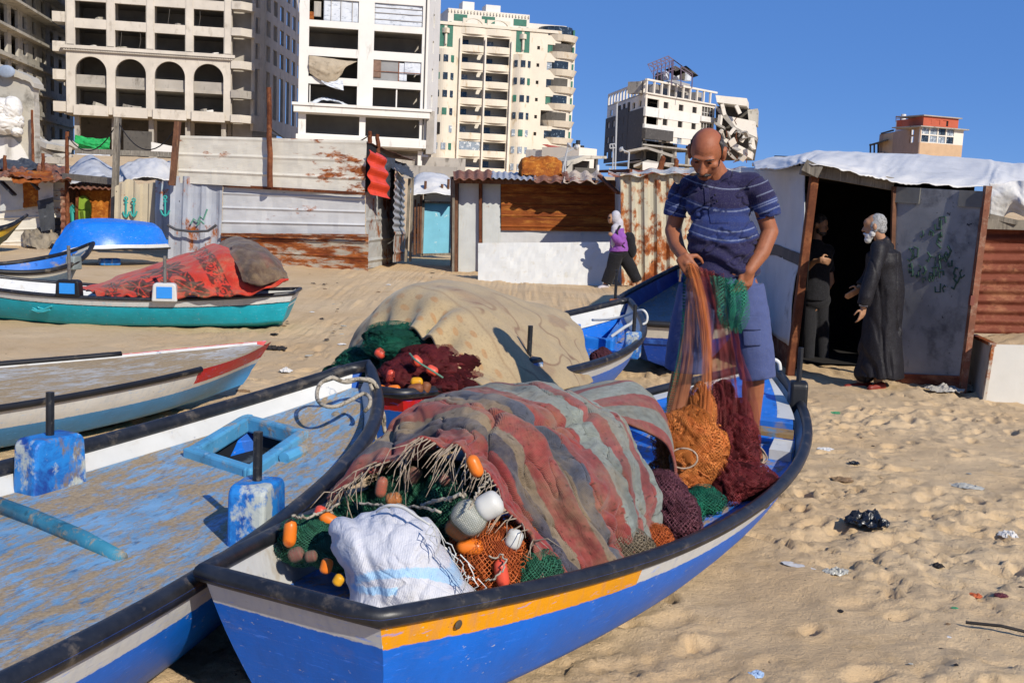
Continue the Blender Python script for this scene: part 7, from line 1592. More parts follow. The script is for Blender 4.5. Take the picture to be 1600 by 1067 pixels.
# --- the fisherman
MD = 5.9; K = F_PX/MD
def m_(x, y, dd=0.0): return D(x, y, MD+dd-(x-1128)/288*.36*(1 if y < 640 else .3))      # he stands turned a little to the left
FM = thing('person', 'balding fisherman in striped navy polo and blue shorts holding a net in the near boat', 'person', tuple(m_(1130, 712)))
hc = m_(1104, 239, -.15); HS = 1.10
f_ = V3((-.28, -.72, -.68)).normalized(); u_ = (V3((.06, 0, 1))-f_*f_.dot(V3((.06, 0, 1)))).normalized(); r_x = f_.cross(u_)      # r_x: the head's own right-hand axis seen from the front
HR = Matrix((r_x, f_, u_)).transposed()
def hp(x, y, z): return hc + (r_x*x + f_*y + u_*z)*HS
def he(x, y, z, a, b, c): return (hp(x, y, z), (a*HS, b*HS, c*HS), HR)
head = [he(0,-.012,.02,.077,.098,.092), he(0,.03,-.03,.062,.062,.075), he(0,.052,-.088,.036,.034,.03), he(0,.02,-.075,.055,.05,.04), he(0,.076,.028,.052,.018,.014), he(.032,.076,.024,.022,.016,.012), he(-.032,.076,.024,.022,.016,.012),
        ('cap', hp(0,.088,.012), hp(0,.112,-.03), .010*HS, .016*HS), he(.014,.098,-.035,.011,.012,.009), he(-.014,.098,-.035,.011,.012,.009), he(0,.086,-.062,.026,.012,.007), he(0,.086,-.074,.022,.012,.007),
        he(.045,.055,-.02,.022,.025,.02), he(-.045,.055,-.02,.022,.025,.02)]
for sx in (-1, 1): head += [he(sx*.082,-.008,-.005,.012,.022,.034), he(sx*.086,-.014,.014,.010,.020,.016), he(sx*.080,.004,-.030,.010,.010,.012)]
def hand(palm, dirv, side, back, curl=1.0, s=1.0):
    """palm centre, direction to the knuckles, thumb side and back-of-hand normal (unit vectors); fingers close round what is held"""
    d, sd, b = dirv.normalized(), side.normalized(), back.normalized(); out = []
    out += [('cap', palm-d*.035*s+sd*.018*s, palm+d*.03*s+sd*.026*s, .017*s, .013*s), ('cap', palm-d*.035*s, palm+d*.034*s+sd*.006*s, .017*s, .013*s), ('cap', palm-d*.035*s-sd*.014*s, palm+d*.032*s-sd*.014*s, .016*s, .013*s), ('cap', palm-d*.033*s-sd*.026*s, palm+d*.026*s-sd*.032*s, .014*s, .012*s)]
    for k, (o, l1, l2, l3) in enumerate(((.030, .040, .026, .020), (.009, .045, .030, .022), (-.013, .041, .028, .020), (-.034, .033, .021, .018))):
        p = palm+d*(.038-.004*k)*s+sd*o*s; a = .55*curl+.05*k
        for l, da, r in ((l1, .0, .0098), (l2, .85*curl, .009), (l3, .75*curl, .008)):
            a += da; q = p+(d*math.cos(a)-b*math.sin(a))*l*s; out.append(('cap', p, q, r*s, (r-.0008)*s)); p = q
    p = palm-d*.02*s+sd*.03*s
    for l, v, r in ((.036, d*.35+sd*.75-b*.35, .0125), (.03, d*.8+sd*.25-b*.55, .0105), (.024, d*.8-sd*.2-b*.6, .0092)):
        q = p+v.normalized()*l*s; out.append(('cap', p, q, r*s, (r-.001)*s)); p = q
    return out
PR, PL_ = m_(1165, 434, -.13), m_(1073, 411, -.24)
UPv, RT, TOC = V3((0, 0, 1)), V3((1, 0, 0)), V3((0, -1, 0))
hR = hand(PR, V3((-.25, -.15, -1)), V3((-1, -.2, .2)), V3((.45, -.9, .05)), .95, 1.08)
hL = hand(PL_, V3((.55, -.2, -.75)), V3((.75, -.2, .6)), V3((-.35, -.9, .2)), .9, 1.05)
legs = [('cap', m_(1092,450,0), m_(1070,565,0), .085, .062), ('cap', m_(1070,565,0), m_(1058,625,.06), .060, .060), ('cap', m_(1058,625,.06), m_(1052,690,.09), .058, .038), ('cap', m_(1052,696,.10), m_(1048,712,-.06), .036, .028),
        ('cap', m_(1160,450,0), m_(1179,570,0), .088, .064), ('cap', m_(1179,570,0), m_(1176,615,.03), .060, .060), ('cap', m_(1176,615,.03), m_(1173,688,.03), .058, .038)]
foot = [('cap', m_(1171,700,.06), m_(1184,709,-.08), .036, .030), ('cap', m_(1170,692,.04), m_(1180,705,-.05), .038, .028), (m_(1168,704,.07), (.034,.036,.03))]
for k, (x, y, dd, r) in enumerate(((1180,716,-.13,.013), (1185,716,-.13,.011), (1189,714.5,-.12,.0105), (1192.5,713,-.11,.010), (1195.5,711,-.09,.0095))): foot.append(('cap', m_(x-3, y-5, dd+.05), m_(x, y, dd), r*1.1, r))
body = head + [('cap', m_(1124,282,-.02), hp(0,-.03,-.06), .064, .058), (m_(1124,330,0), (.15,.09,.14)), (m_(1130,395,-.0), (.13,.08,.12)), ('cap', m_(1080,296,0), m_(1178,293,0), .045, .045),
        ('cap', m_(1184,304,0), m_(1203,362,.02), .047, .045), ('cap', m_(1203,362,.02), m_(1190,395,-.05), .046, .044), ('cap', m_(1190,395,-.05), m_(1170,424,-.13), .043, .030), ('cap', m_(1170,424,-.13), PR, .029, .024),
        ('cap', m_(1066,306,0), m_(1051,360,.0), .046, .043), ('cap', m_(1051,360,0), m_(1058,385,-.08), .044, .041), ('cap', m_(1058,385,-.08), m_(1069,403,-.18), .040, .030), ('cap', m_(1069,403,-.18), PL_, .029, .024)] + hR + hL + legs + foot
bo = grow('body', body, .0052, SKIN, FM, 4)
cb = verts_of(bo)+np.array(tuple(FM['_off'])); hcn = np.array(tuple(hc)); lx, ly, lz = [((cb-hcn)@np.array(tuple(v)))/HS for v in (r_x, f_, u_)]
skc = np.tile(np.array(rgb('#965c3e')), (len(cb), 1))*(.88+.24*fbm(cb[:, 0]*40, cb[:, 2]*40+cb[:, 1]*30, 3))[:, None]
jaw = np.exp(-((lz+.07)/.035)**2)*(ly > .0)*(np.abs(lx) < .07)*.38; skc = skc*(1-jaw[:, None])+np.array(rgb('#4a3028'))*jaw[:, None]
red = np.exp(-((lz-.09)/.05)**2)*(np.linalg.norm(cb-hcn, axis=1) < .16)*.3; skc = skc*(1-red[:, None])+np.array(rgb('#984e34'))*red[:, None]
wr_ = ((np.abs(lz-.045-.004*np.sin(lx*60)) < .0022) | (np.abs(lz-.058-.003*np.sin(lx*50)) < .0018))*(ly > .05)*(np.abs(lx) < .04)*.4; skc = skc*(1-wr_[:, None])+np.array(rgb('#5c3022'))*wr_[:, None]
set_col(bo, skc)
# hair fringe, brows, moustache, eyes
mb = MB()
def hair_pts(x0, x1):
    rows = []
    for i in range(28):
        az = lerp(x0, x1, i/27); row = []
        for j in range(14):
            el = lerp(-.62, .52+.10*math.sin(az*3), j/13); row.append(hp(.0775*math.cos(el)*math.sin(az), -.012-.099*math.cos(el)*math.cos(az), .02+.093*math.sin(el)))
        rows.append(row)
    return rows
for x0, x1 in ((-1.85, 1.85),): mb.grid(hair_pts(x0, x1))
o = mb.build('hair', HAIRD, FM, smooth=True); mod_solid(o, .004, 1)
mb = MB()
for sx in (-1, 1): mb.tube([hp(sx*.012,.092,.026), hp(sx*.03,.094,.034), hp(sx*.052,.08,.028)], [.003, .0042, .002], 8)
mb.build('eyebrows', HAIRD, FM, smooth=True)
mb = MB(); mb.tube([hp(-.036,.082,-.066), hp(-.018,.098,-.055), hp(0,.103,-.051), hp(.018,.098,-.055), hp(.036,.082,-.066)], [.004, .0085, .008, .0085, .004], 8); mb.build('moustache', HAIRD, FM, smooth=True)
for sx in (-1, 1): mb = MB(); mb.ell(hp(sx*.032,.083,.006), (.010*HS,.005*HS,.0038*HS), HR); mb.build('eye', DARKM, FM, smooth=True)
mb = MB(); mb.tube([hp(-.024,.094,-.068), hp(0,.099,-.067), hp(.024,.094,-.068)], .0022, 6); mb.build('mouth', M('lip_line', '#4a241c', .6), FM)
# polo shirt
def zy(y): return m_(1128, y).z
def shirt_disp(co, no):
    x, y, z = co.T; f = fbm(x*9+z*5+3, z*16-x*6+7, 3)-.5; fold = np.abs(fbm(x*7-z*9+50, z*5+x*4+50, 3)-.5); low = smooth(zy(350), zy(410), z) if False else smooth(-zy(350), -zy(415), -z)
    return co + no*((.014*f - .30*(.05-np.minimum(.05, fold)) + .026*low*np.sin(z*70+x*14+6*fbm(x*5, z*5, 2))*.5)[:, None])
sh_R = [m_(1182,290,0), m_(1190,305,0), m_(1197,322,.005), m_(1201,339,.01)]; sh_L = [m_(1070,292,0), m_(1063,306,0), m_(1058,322,0), m_(1055,338,0)]
shirt = [(m_(1124,318,-.02), (.185,.125,.15)), ('cap', m_(1080,293,0), m_(1174,290,0), .072, .074), (m_(1130,375,-.05), (.195,.155,.17)), ('tube', [m_(1130,360,-.02), m_(1131,400,-.02), m_(1131,427,-.01)], [.17, .185, .188], 28), (m_(1110,285,-.01), (.09,.085,.05)), (m_(1140,283,-.01), (.10,.085,.055)),
         ('tube', sh_R, [.066, .067, .067, .068], 22), ('tube', sh_L, [.066, .066, .066, .066], 22)]
so = grow('polo_shirt', shirt, .0045, cloth_mat('navy_striped_jersey'), FM, 9, shirt_disp)
co = verts_of(so)+np.array(tuple(FM['_off'])); x, y, z = co.T; base = np.tile(np.array(rgb('#232042')), (len(co), 1))
def along(p, a, b):
    a, b = np.array(tuple(a)), np.array(tuple(b)); d = b-a; L = np.linalg.norm(d); t = (p-a)@d/L; r = np.linalg.norm(p-a-np.outer(t/L, d), axis=1); return t, r
tr, rr = along(co, sh_R[0], sh_R[3]); tl, rl = along(co, sh_L[0], sh_L[3])
slR = (tr > .035) & (rr < .10) & (x > m_(1178, 300).x); slL = (tl > .03) & (rl < .10) & (x < m_(1071, 300).x)
xm = m_(1128, 330).x; sag = .05*((x-xm)/.2)**2
mid = smooth(zy(376), zy(372), z-sag)*0 + (smooth(zy(378)-.004, zy(378)+.004, z-sag)*(1-smooth(zy(326)-.004, zy(326)+.004, z-sag)))
blue = mid*(.75+.25*(np.sin(z*120) > -.2)); base = base*(1-blue[:, None]*.7)+np.array(rgb('#263a72'))*blue[:, None]*.7
st = np.zeros(len(co))
for yy, w_ in ((296, .0026), (330, .0032), (361, .0026), (374, .0026)): st = np.maximum(st, 1-smooth(w_*.6, w_*1.5, np.abs(z-sag-zy(yy))))
st[slR | slL] = 0
for q in (.055, .10, .112, .145): st = np.maximum(st, np.maximum((1-smooth(.0015, .0038, np.abs(tr-q)))*slR, (1-smooth(.0015, .0038, np.abs(tl-q)))*slL))
base = base*(1-.4*st[:, None])+np.array(rgb('#a9b4cc'))*.4*st[:, None]; set_col(so, base)
NAVY = cloth_mat('navy_collar_cloth', '#252447')
mb = MB(); rows = []
for i in range(30):
    a = lerp(-2.5, 2.5, i/29); c0 = m_(1119, 274, -.045); e = V3((math.sin(a)*.088, .075*math.cos(a), .03*math.cos(a)-.004)); rows.append([c0+e*.80+V3((0, 0, .018)), c0+e*.88+V3((0, 0, .022)), c0+e*1.0+V3((0, -.004, .006)), c0+e*1.12+V3((0, -.008, -.02))])
mb.grid(rows); o = mb.build('collar', NAVY, so, smooth=True); mod_solid(o, .005)
def on_parent(mb, name, mat, par, smooth=False):
    """child of a part whose own origin is the thing's"""
    return mesh(name, mb.v, mb.f, mat, par, smooth, mb.mi, mb.uv)
def patch(name, px, mat, par, dd, off=.004, n=14):
    bl, br, tr_, tl_ = [m_(x, y, dd) for x, y in px]; mb = MB(); mb.grid([[bl.lerp(br, a/n).lerp(tl_.lerp(tr_, a/n), b/n) for b in range(n+1)] for a in range(n+1)]); o = on_parent(mb, name, mat, par, True)
    w = o.modifiers.new('lie', 'SHRINKWRAP'); w.target = par; w.wrap_method = 'PROJECT'; w.use_project_x = w.use_project_z = False; w.use_project_y = True; w.use_positive_direction = True; w.use_negative_direction = False; w.offset = off; w.wrap_mode = 'ABOVE_SURFACE'; evaluated_copy(o); s = o.modifiers.new('thick', 'SOLIDIFY'); s.thickness = .003; s.offset = 0; return o
pk = patch('breast_pocket', [(1129,352),(1160,352),(1160,319),(1129,319)], bpy.data.materials['navy_striped_jersey'], so, -.5, .003, 40)
pc = verts_of(pk)+np.array(tuple(FM['_off'])); pn = np.argmin(((pc[:, None, :]-co[None, ::3, :])**2).sum(2), axis=1); set_col(pk, base[::3][pn]*.9); patch('placket', [(1113,322),(1121,322),(1120,292),(1112,292)], NAVY, so, -.35)
mb = MB()
for y in (305, 315): mb.ell(m_(1117+(y-305)*.3, y, -.162), .006, nu=8, nv=6)
on_parent(mb, 'button', flat('dark_button', '#15141c', .4), so)
# cargo shorts
def shorts_disp(co, no):
    x, y, z = co.T; f = np.abs(fbm(x*7+z*2+20, z*9-x*5+20, 3)-.5); return co + no*((.012*(fbm(x*10, z*8+y*6, 3)-.5) - .022*(.09-np.minimum(.09, f)))[:, None])
shorts = [(m_(1129,445,0), (.195,.145,.10)), ('tube', [m_(1131,424,0), m_(1130,440,0)], [.165, .185], 28), ('tube', [m_(1094,448,0), m_(1084,500,0), m_(1076,545,-.01), m_(1072,578,-.01)], [.118, .122, .122, .121], 24), ('tube', [m_(1160,448,0), m_(1170,500,0), m_(1179,550,0), m_(1184,591,0)], [.118, .112, .104, .098], 24)]
SHM = cloth_mat('faded_blue_cotton', '#47527c')
sho = grow('cargo_shorts', shorts, .008, SHM, FM, 4, shorts_disp)
patch('cargo_pocket', [(1176,549),(1204,549),(1203,512),(1172,508)], SHM, sho, -.3, .008)
patch('pocket_flap', [(1172,522),(1204,524),(1203,503),(1170,500)], SHM, sho, -.3, .015)

# sandal
SAND_L = M('brown_sandal_leather', '#3b2a22', .6, .2, 10)
sd_ = [m_(1164,712,.10), m_(1176,720,-.14), m_(1198,718,-.11), m_(1180,706,.10)]
mb = MB(); mb.prism([p+V3((0, 0, -.022)) for p in sd_], (0, 0, .016)); o = mb.build('sandal', SAND_L, FM); mod_bevel(o, .005)
mb = MB(); mb.tube([m_(1172,704,-.02), m_(1180,699,-.06), m_(1192,704,-.03)], .010, 8); mb.tube([m_(1166,697,.05), m_(1172,690,-.02), m_(1181,695,.05)], .007, 8); on_parent(mb, 'strap', SAND_L, o)
# --- the net he is working on
def drape(name, rows, mat, parent, nu=70, nv=120, amp=.02, fr=7, seed=0):
    G_ = surf(PXG(rows), nu, nv); N = grid_normals(G_); U, V_ = np.meshgrid(np.linspace(0, 1, nu), np.linspace(0, 1, nv), indexing='ij')
    G_ = G_+N*(amp*2*(fbm(U*fr+seed*3.1, V_*3+seed, 3)-.5)+amp*.7*np.sin(U*fr*3+V_*4+seed))[..., None]
    du = np.concatenate([[0], np.cumsum(np.linalg.norm(np.diff(G_, axis=0), axis=2).mean(1))]); dv = np.concatenate([[0], np.cumsum(np.linalg.norm(np.diff(G_, axis=1), axis=2).mean(0))])
    return gridmesh(name, G_, mat, parent, uvscale=1.0)
HN = thing('hand_net', 'orange, maroon and green net hanging from the fisherman hands', 'net', tuple(m_(1120, 640, -.3)))
NO = net_open('held_orange_net', '#d07c40', '#a85a2a', .012, .21); NB = net_open('held_brown_net', '#a0653e', '#7a4a30', .012, .19); NM = net_open('held_maroon_net', '#7c2c2a', '#4e181c', .012, .20); NMT = net_open('held_thin_maroon_net', '#8a4038', '#5a2020', .015, .16); NG = net_open('held_green_net', '#1f7a5e', '#0f4a3a', .018, .26)
h0 = MD-.20
drape('orange_fold', [[(1073,416,h0-.02),(1072,470,h0-.08),(1064,550,h0-.22),(1048,620,h0-.42),(1036,668,h0-.5)],[(1080,414,h0-.05),(1078,470,h0-.11),(1073,550,h0-.26),(1060,620,h0-.45),(1050,668,h0-.53)],[(1088,418,h0-.03),(1086,480,h0-.09),(1082,550,h0-.23),(1074,620,h0-.42),(1066,664,h0-.5)]], NB, HN, seed=1, amp=.012)
drape('orange_fold', [[(1073,413,h0-.06),(1086,470,h0-.14),(1096,540,h0-.28),(1096,610,h0-.44),(1090,680,h0-.6)],[(1079,411,h0-.08),(1094,465,h0-.16),(1105,540,h0-.3),(1106,610,h0-.46),(1100,680,h0-.62)],[(1086,413,h0-.06),(1102,470,h0-.13),(1112,545,h0-.27),(1112,610,h0-.43),(1110,680,h0-.58)]], NO, HN, seed=2, amp=.012)
drape('orange_fold', [[(1075,412,h0-.07),(1084,440,h0-.12),(1097,540,h0-.3),(1099,640,h0-.5)],[(1082,412,h0-.08),(1096,450,h0-.13),(1107,540,h0-.31),(1108,640,h0-.51)]], NO, HN, seed=5, amp=.008)
drape('maroon_sheet', [[(1084,414,h0),(1094,480,h0-.03),(1103,560,h0-.12),(1108,630,h0-.24),(1106,690,h0-.34)],[(1105,421,h0-.05),(1112,480,h0-.08),(1122,560,h0-.17),(1130,630,h0-.28),(1134,690,h0-.38)],[(1128,428,h0-.02),(1132,490,h0-.05),(1144,560,h0-.12),(1156,630,h0-.24),(1164,690,h0-.34)]], NMT, HN, seed=3, amp=.025)
drape('maroon_sheet', [[(1086,416,h0-.03),(1092,470,h0-.06),(1102,530,h0-.12),(1112,600,h0-.2)],[(1100,420,h0-.06),(1110,470,h0-.1),(1122,530,h0-.16),(1130,600,h0-.25)],[(1112,424,h0-.04),(1126,480,h0-.07),(1138,540,h0-.13),(1148,600,h0-.2)]], NM, HN, seed=4, amp=.02)
drape('maroon_curtain', [[(1124,512,h0-.06),(1128,560,h0-.12),(1126,620,h0-.22),(1118,700,h0-.35)],[(1138,514,h0-.1),(1146,560,h0-.16),(1152,620,h0-.26),(1150,700,h0-.38)],[(1150,512,h0-.08),(1164,560,h0-.12),(1178,620,h0-.2),(1188,690,h0-.3)]], NM, HN, seed=6, amp=.03)
drape('green_fold', [[(1108,430,h0-.06),(1112,460,h0-.1),(1122,490,h0-.12),(1134,516,h0-.1)],[(1130,432,h0-.1),(1134,462,h0-.14),(1138,492,h0-.16),(1142,518,h0-.12)],[(1150,436,h0-.09),(1156,465,h0-.13),(1156,495,h0-.14),(1150,520,h0-.11)],[(1162,438,h0-.05),(1168,470,h0-.07),(1165,500,h0-.08),(1156,518,h0-.08)]], NG, HN, seed=7, amp=.02)
drape('green_fold', [[(1110,432,h0-.0),(1116,470,h0-.02),(1130,512,h0-.04)],[(1135,434,h0-.02),(1140,472,h0-.04),(1142,515,h0-.06)],[(1160,440,h0-.0),(1165,476,h0-.02),(1154,516,h0-.05)]], NG, HN, seed=8, amp=.02)
drape('green_edge', [[(1068,430,h0),(1064,520,h0-.14),(1050,600,h0-.36),(1030,660,h0-.46)],[(1072,430,h0-.01),(1069,520,h0-.15),(1058,600,h0-.37),(1040,662,h0-.47)]], NG, HN, seed=9, amp=.006)
drape('sheer_sheet', [[(1072,418,h0-.02),(1070,500,h0-.1),(1066,580,h0-.28),(1056,650,h0-.44)],[(1082,416,h0-.04),(1086,500,h0-.12),(1088,580,h0-.3),(1084,655,h0-.46)],[(1092,418,h0-.03),(1100,500,h0-.1),(1110,580,h0-.26),(1112,660,h0-.42)]], net_open('held_sheer_net', '#8a6a52', '#5e4636', .012, .13), HN, seed=11, amp=.02)
mb = MB()
for i in range(7):
    a = i*.9; mb.tube([D(1068+22*math.cos(a+q*.5), 716+16*math.sin(a+q*.5), 4.98-.01*i) for q in range(8)], .004, 5)
for k_ in range(4): mb.tube(curve_pts([m_(1150+k_*3,682+k_*2,-.25), m_(1170+k_*4,684+k_*3,-.3), m_(1190+k_*3,704+k_*4,-.28), m_(1192-k_*3,722+k_*2,-.3), m_(1178-k_*3,726,-.32)], 16), .004, 5)
mc = MB(); rc = random.Random(4); bc = D(1080,705,5.2)
for i in range(26):
    a0 = rc.uniform(0, 6.28); tz = rc.uniform(-.12, .2); P = []
    for q in range(10):
        a = a0+q*.16; r_ = .165+.012*math.sin(q*1.3+i)-max(0, tz-.05)*.5+rc.uniform(-.004, .004); P.append(bc+V3((r_*math.cos(a), r_*.95*math.sin(a), tz-.10*q/9*rc.uniform(.6, 1.2))))
    mc.tube(P, .0035, 5)
oc_ = mc.build('loose_strand', M('orange_cord', '#c4743a', .8, .2, 20), HN, smooth=True); oc_['kind'] = 'stuff'
o = mb.build('net_cord', M('pale_net_cord', '#a8927c', .8, .1, 20), HN, smooth=True); o['kind'] = 'stuff'
# --- woman walking
WD = 21.25
def w_(x, y, dd=0.0): return D(x, y, WD+dd)
WM = thing('person', 'woman walking in white headscarf, purple top and wide black trousers with a backpack', 'person', tuple(w_(970, 449)))
wb = [(w_(959,341), (.085,.09,.115)), (w_(953.5,343), (.03,.03,.05)), ('cap', w_(963,350), w_(963,360), .05, .06), ('cap', w_(964,362), w_(967,395), .12, .13), ('cap', w_(962,362,-.1), w_(968,377,-.14), .045, .04), ('cap', w_(968,377,-.14), w_(955,367,-.16), .04, .03), (w_(953.5,365.5,-.16), (.045,.03,.035)),
      ('cap', w_(963,395,-.05), w_(957,425,-.03), .085, .06), ('cap', w_(957,425,-.03), w_(944,446,-.03), .055, .04), ('cap', w_(972,395,.05), w_(988,422,.05), .085, .06), ('cap', w_(988,422,.05), w_(997,444,.05), .055, .04), ('cap', w_(945,447,-.03), w_(940,449,-.05), .04, .035), ('cap', w_(998,446,.05), w_(993,449,.03), .04, .035)]
for k_ in range(4): wb.append(('cap', w_(953.5-k_*.4, 364.5+k_*.9, -.18), w_(951.5+k_*.3, 366+k_*.9, -.17), .011, .010))
grow('body', wb, .014, SKIN2, WM, 3)
grow('headscarf', [(w_(962,340), (.105,.115,.14)), ('cap', w_(966,348), w_(968,366,-.02), .10, .09), ('cap', w_(961,356,-.08), w_(958,382,-.12), .07, .05), ('cap', w_(958,380,-.12), w_(957,386,-.12), .05, .02)], .012, cloth_mat('white_headscarf_cloth', '#b9b5ba'), WM, 4, lambda c, n: c+n*(.02*(fbm(c[:, 0]*9, c[:, 2]*14, 3)-.5))[:, None])
mb = MB(); mb.ell(w_(953.6,342,-.015), (.05,.075,.095), nu=16, nv=12); mb.build('face', SKIN2, WM, smooth=True)
mb = MB(); mb.bar(w_(950.6,340.5,-.08), w_(954,340,-.095), .02, .025); mb.build('glasses', DARKM, WM)
grow('blouse', [(w_(966,378), (.17,.14,.2)), ('cap', w_(964,360), w_(968,360), .10, .10), ('tube', [w_(966,370), w_(967,385), w_(967,393)], [.15, .185, .19], 20), ('tube', [w_(966,360,-.08), w_(971,372,-.15), w_(971,380,-.17)], [.085, .10, .08], 16), ('tube', [w_(972,379,-.16), w_(963,374,-.19), w_(957,368,-.18)], [.085, .09, .055], 16)], .012, cloth_mat('purple_blouse', '#8a4f9e'), WM, 4, lambda c, n: c+n*(.035*(fbm(c[:, 0]*9, c[:, 2]*9, 3)-.5))[:, None])
grow('trousers', [(w_(967,395), (.18,.15,.14)), ('tube', [w_(963,396,-.05), w_(957,420,-.05), w_(947,443,-.04)], [.14, .13, .11], 18), ('tube', [w_(972,396,.06), w_(986,420,.06), w_(996,440,.05)], [.145, .125, .10], 18)], .014, cloth_mat('black_trouser_cloth', '#121114'), WM, 3, lambda c, n: c+n*(.03*(fbm(c[:, 0]*6, c[:, 2]*5, 3)-.5))[:, None])
for a, b in ((w_(947,447.5,-.04), w_(936.5,450,-.08)), (w_(1002,446.5,.05), w_(992.5,450,.02))):
    grow('shoe', [('cap', a, b, .055, .04), ('cap', a+V3((0, 0, -.02)), b+V3((0, 0, -.01)), .05, .042)], .012, M('white_shoe', '#b8b0b2', .6, .1, 10), WM, 2)
bp = grow('backpack', [(w_(985,382,.05), (.10,.15,.24)), (w_(987,391,.05), (.10,.14,.16)), (w_(981,372,.05), (.08,.13,.12))], .014, cloth_mat('black_backpack_cloth', '#141316'), WM, 4)
mb = MB(); mb.tube([V3(p) for p in (w_(969,353,-.13), w_(964,362,-.2), w_(967,378,-.21), w_(976,388,-.14))], .02, 8); mesh('strap', mb.v, mb.f, DARKM, bp)
# --- old man in a black robe
OD = 10.85
def o_(x, y, dd=0.0): return D(x, y, OD+dd)
OM = thing('person', 'grey haired bearded man in a long black robe and red shoes at the doorway', 'person', tuple(o_(1365, 606)))
oh = o_(1366, 354); of = V3((-.90, .30, -.12)).normalized(); ou = (V3((0, 0, 1))-of*of.z).normalized(); orr = of.cross(ou); OR = Matrix((orr, of, ou)).transposed()
op_ = lambda x, y, z: oh+orr*x+of*y+ou*z
oe = lambda x, y, z, a, b, c: (op_(x, y, z), (a, b, c), OR)
oh_ = [oe(0,-.01,.02,.075,.095,.10), oe(0,.035,-.04,.058,.055,.07), oe(0,.045,.04,.062,.055,.05), oe(0,.078,.028,.045,.018,.012), ('cap', op_(0,.086,.012), op_(0,.108,-.03), .010, .015), oe(0,.07,-.085,.035,.03,.028), oe(.08,-.005,-.005,.012,.02,.032), oe(-.08,-.005,-.005,.012,.02,.032)]
HPo = o_(1348, 487, -.22); ob_ = oh_ + [('cap', o_(1380,384), op_(0,-.03,-.07), .06, .056), ('cap', o_(1381,412), o_(1377,480), .12, .13), ('cap', o_(1376,394,-.1), o_(1384,392,.1), .05, .05), ('cap', o_(1372,394,-.18), o_(1358,440,-.22), .05, .044), ('cap', o_(1358,440,-.22), o_(1349,478,-.22), .042, .03), ('cap', o_(1372,480), o_(1368,540), .10, .07), ('cap', o_(1372,540), o_(1372,596), .06, .045), ('cap', o_(1358,540,.1), o_(1345,596,.1), .06, .045),
      ('cap', o_(1372,394,.18), o_(1356,436,.24), .05, .042), ('cap', o_(1356,436,.24), o_(1340,452,.2), .04, .03)] + hand(HPo, V3((-.15, -.1, -1)), V3((-.8, -.5, 0)), V3((.5, -.85, 0)), .45) + hand(o_(1336,456,.18), V3((-.8, -.1, -.5)), V3((-.2, -.4, .8)), V3((0, -.9, .2)), .6)
grow('body', ob_, .0075, SKIN2, OM, 3)
grow('hair', [oe(0,-.035,.035,.080,.088,.092), oe(0,-.06,-.02,.07,.06,.07), oe(.06,-.005,.0,.022,.045,.06), oe(-.06,-.005,.0,.022,.045,.06)], .008, HAIRG, OM, 3, lambda c, n: c+n*(.008*(fbm(c[:, 0]*60+c[:, 1]*30, c[:, 2]*60, 2)-.5))[:, None])
grow('beard', [oe(0,.05,-.09,.055,.045,.045), oe(0,.065,-.125,.045,.035,.04), oe(.045,.02,-.065,.025,.03,.04), oe(-.045,.02,-.065,.025,.03,.04), oe(0,.095,-.065,.03,.014,.012)], .007, BEARD, OM, 2, lambda c, n: c+n*(.007*(fbm(c[:, 0]*130+c[:, 1]*90, c[:, 2]*60, 3)-.5))[:, None])
ROBE = cloth_mat('black_robe_cloth', '#1c1a1d', .55, .0)
def robe_disp(c, n):
    x, y, z = c.T; f = np.abs(fbm(x*6+y*3+30, z*1.6+x*3+30, 3)-.5); return c+n*((-.32*(.07-np.minimum(.07, f))*(.4+.6*smooth(-.2, .3, 1.0-z)) + .03*(fbm(x*5, z*4, 3)-.5))[:, None])
grow('robe', [('cap', o_(1372,389,-.14), o_(1384,387,.15), .085, .09), ('cap', o_(1380,382), o_(1380,384), .09, .1), (o_(1380,410,.01), (.165,.20,.17)), ('tube', [o_(1380,394), o_(1382,450), o_(1379,510), o_(1377,555), o_(1375,589)], [.17, .185, .195, .21, .235], 30), ('cap', o_(1388,540), o_(1404,586), .11, .05), ('cap', o_(1362,540,.05), o_(1352,582,.05), .13, .11),
     ('tube', [o_(1372,393,-.16), o_(1363,430,-.22), o_(1353,465,-.24), o_(1349,477,-.23)], [.078, .074, .07, .066], 18), ('tube', [o_(1372,393,.16), o_(1358,434,.23), o_(1345,448,.21)], [.075, .07, .062], 18)], .011, ROBE, OM, 14, robe_disp)
mb = MB(); mb.tube([o_(1374,377,-.075), o_(1369,379,-.02), o_(1374,376,.07), o_(1388,374,.03), o_(1387,375,-.06)], .012, 8, closed=True); mb.build('collar', M('tan_collar_edge', '#5a4638', .7), OM)
mb = MB(); mb.tube([o_(1342.5,477,-.26), o_(1356,479,-.29)], .012, 8); mb.build('cuff', M('grey_cuff', '#4b474a', .7), OM)
for nm, a, b in (('shoe', o_(1356,602,.10), o_(1322,605,.04)), ('shoe', o_(1378,603,-.05), o_(1360,606,-.12))):
    grow(nm, [('cap', a, b, .045, .032), ('cap', a+V3((0, 0, -.02)), b+V3((0, 0, -.012)), .042, .032)], .009, M('dark_red_shoe', '#7d2a1e', .5, .15, 10), OM, 3)
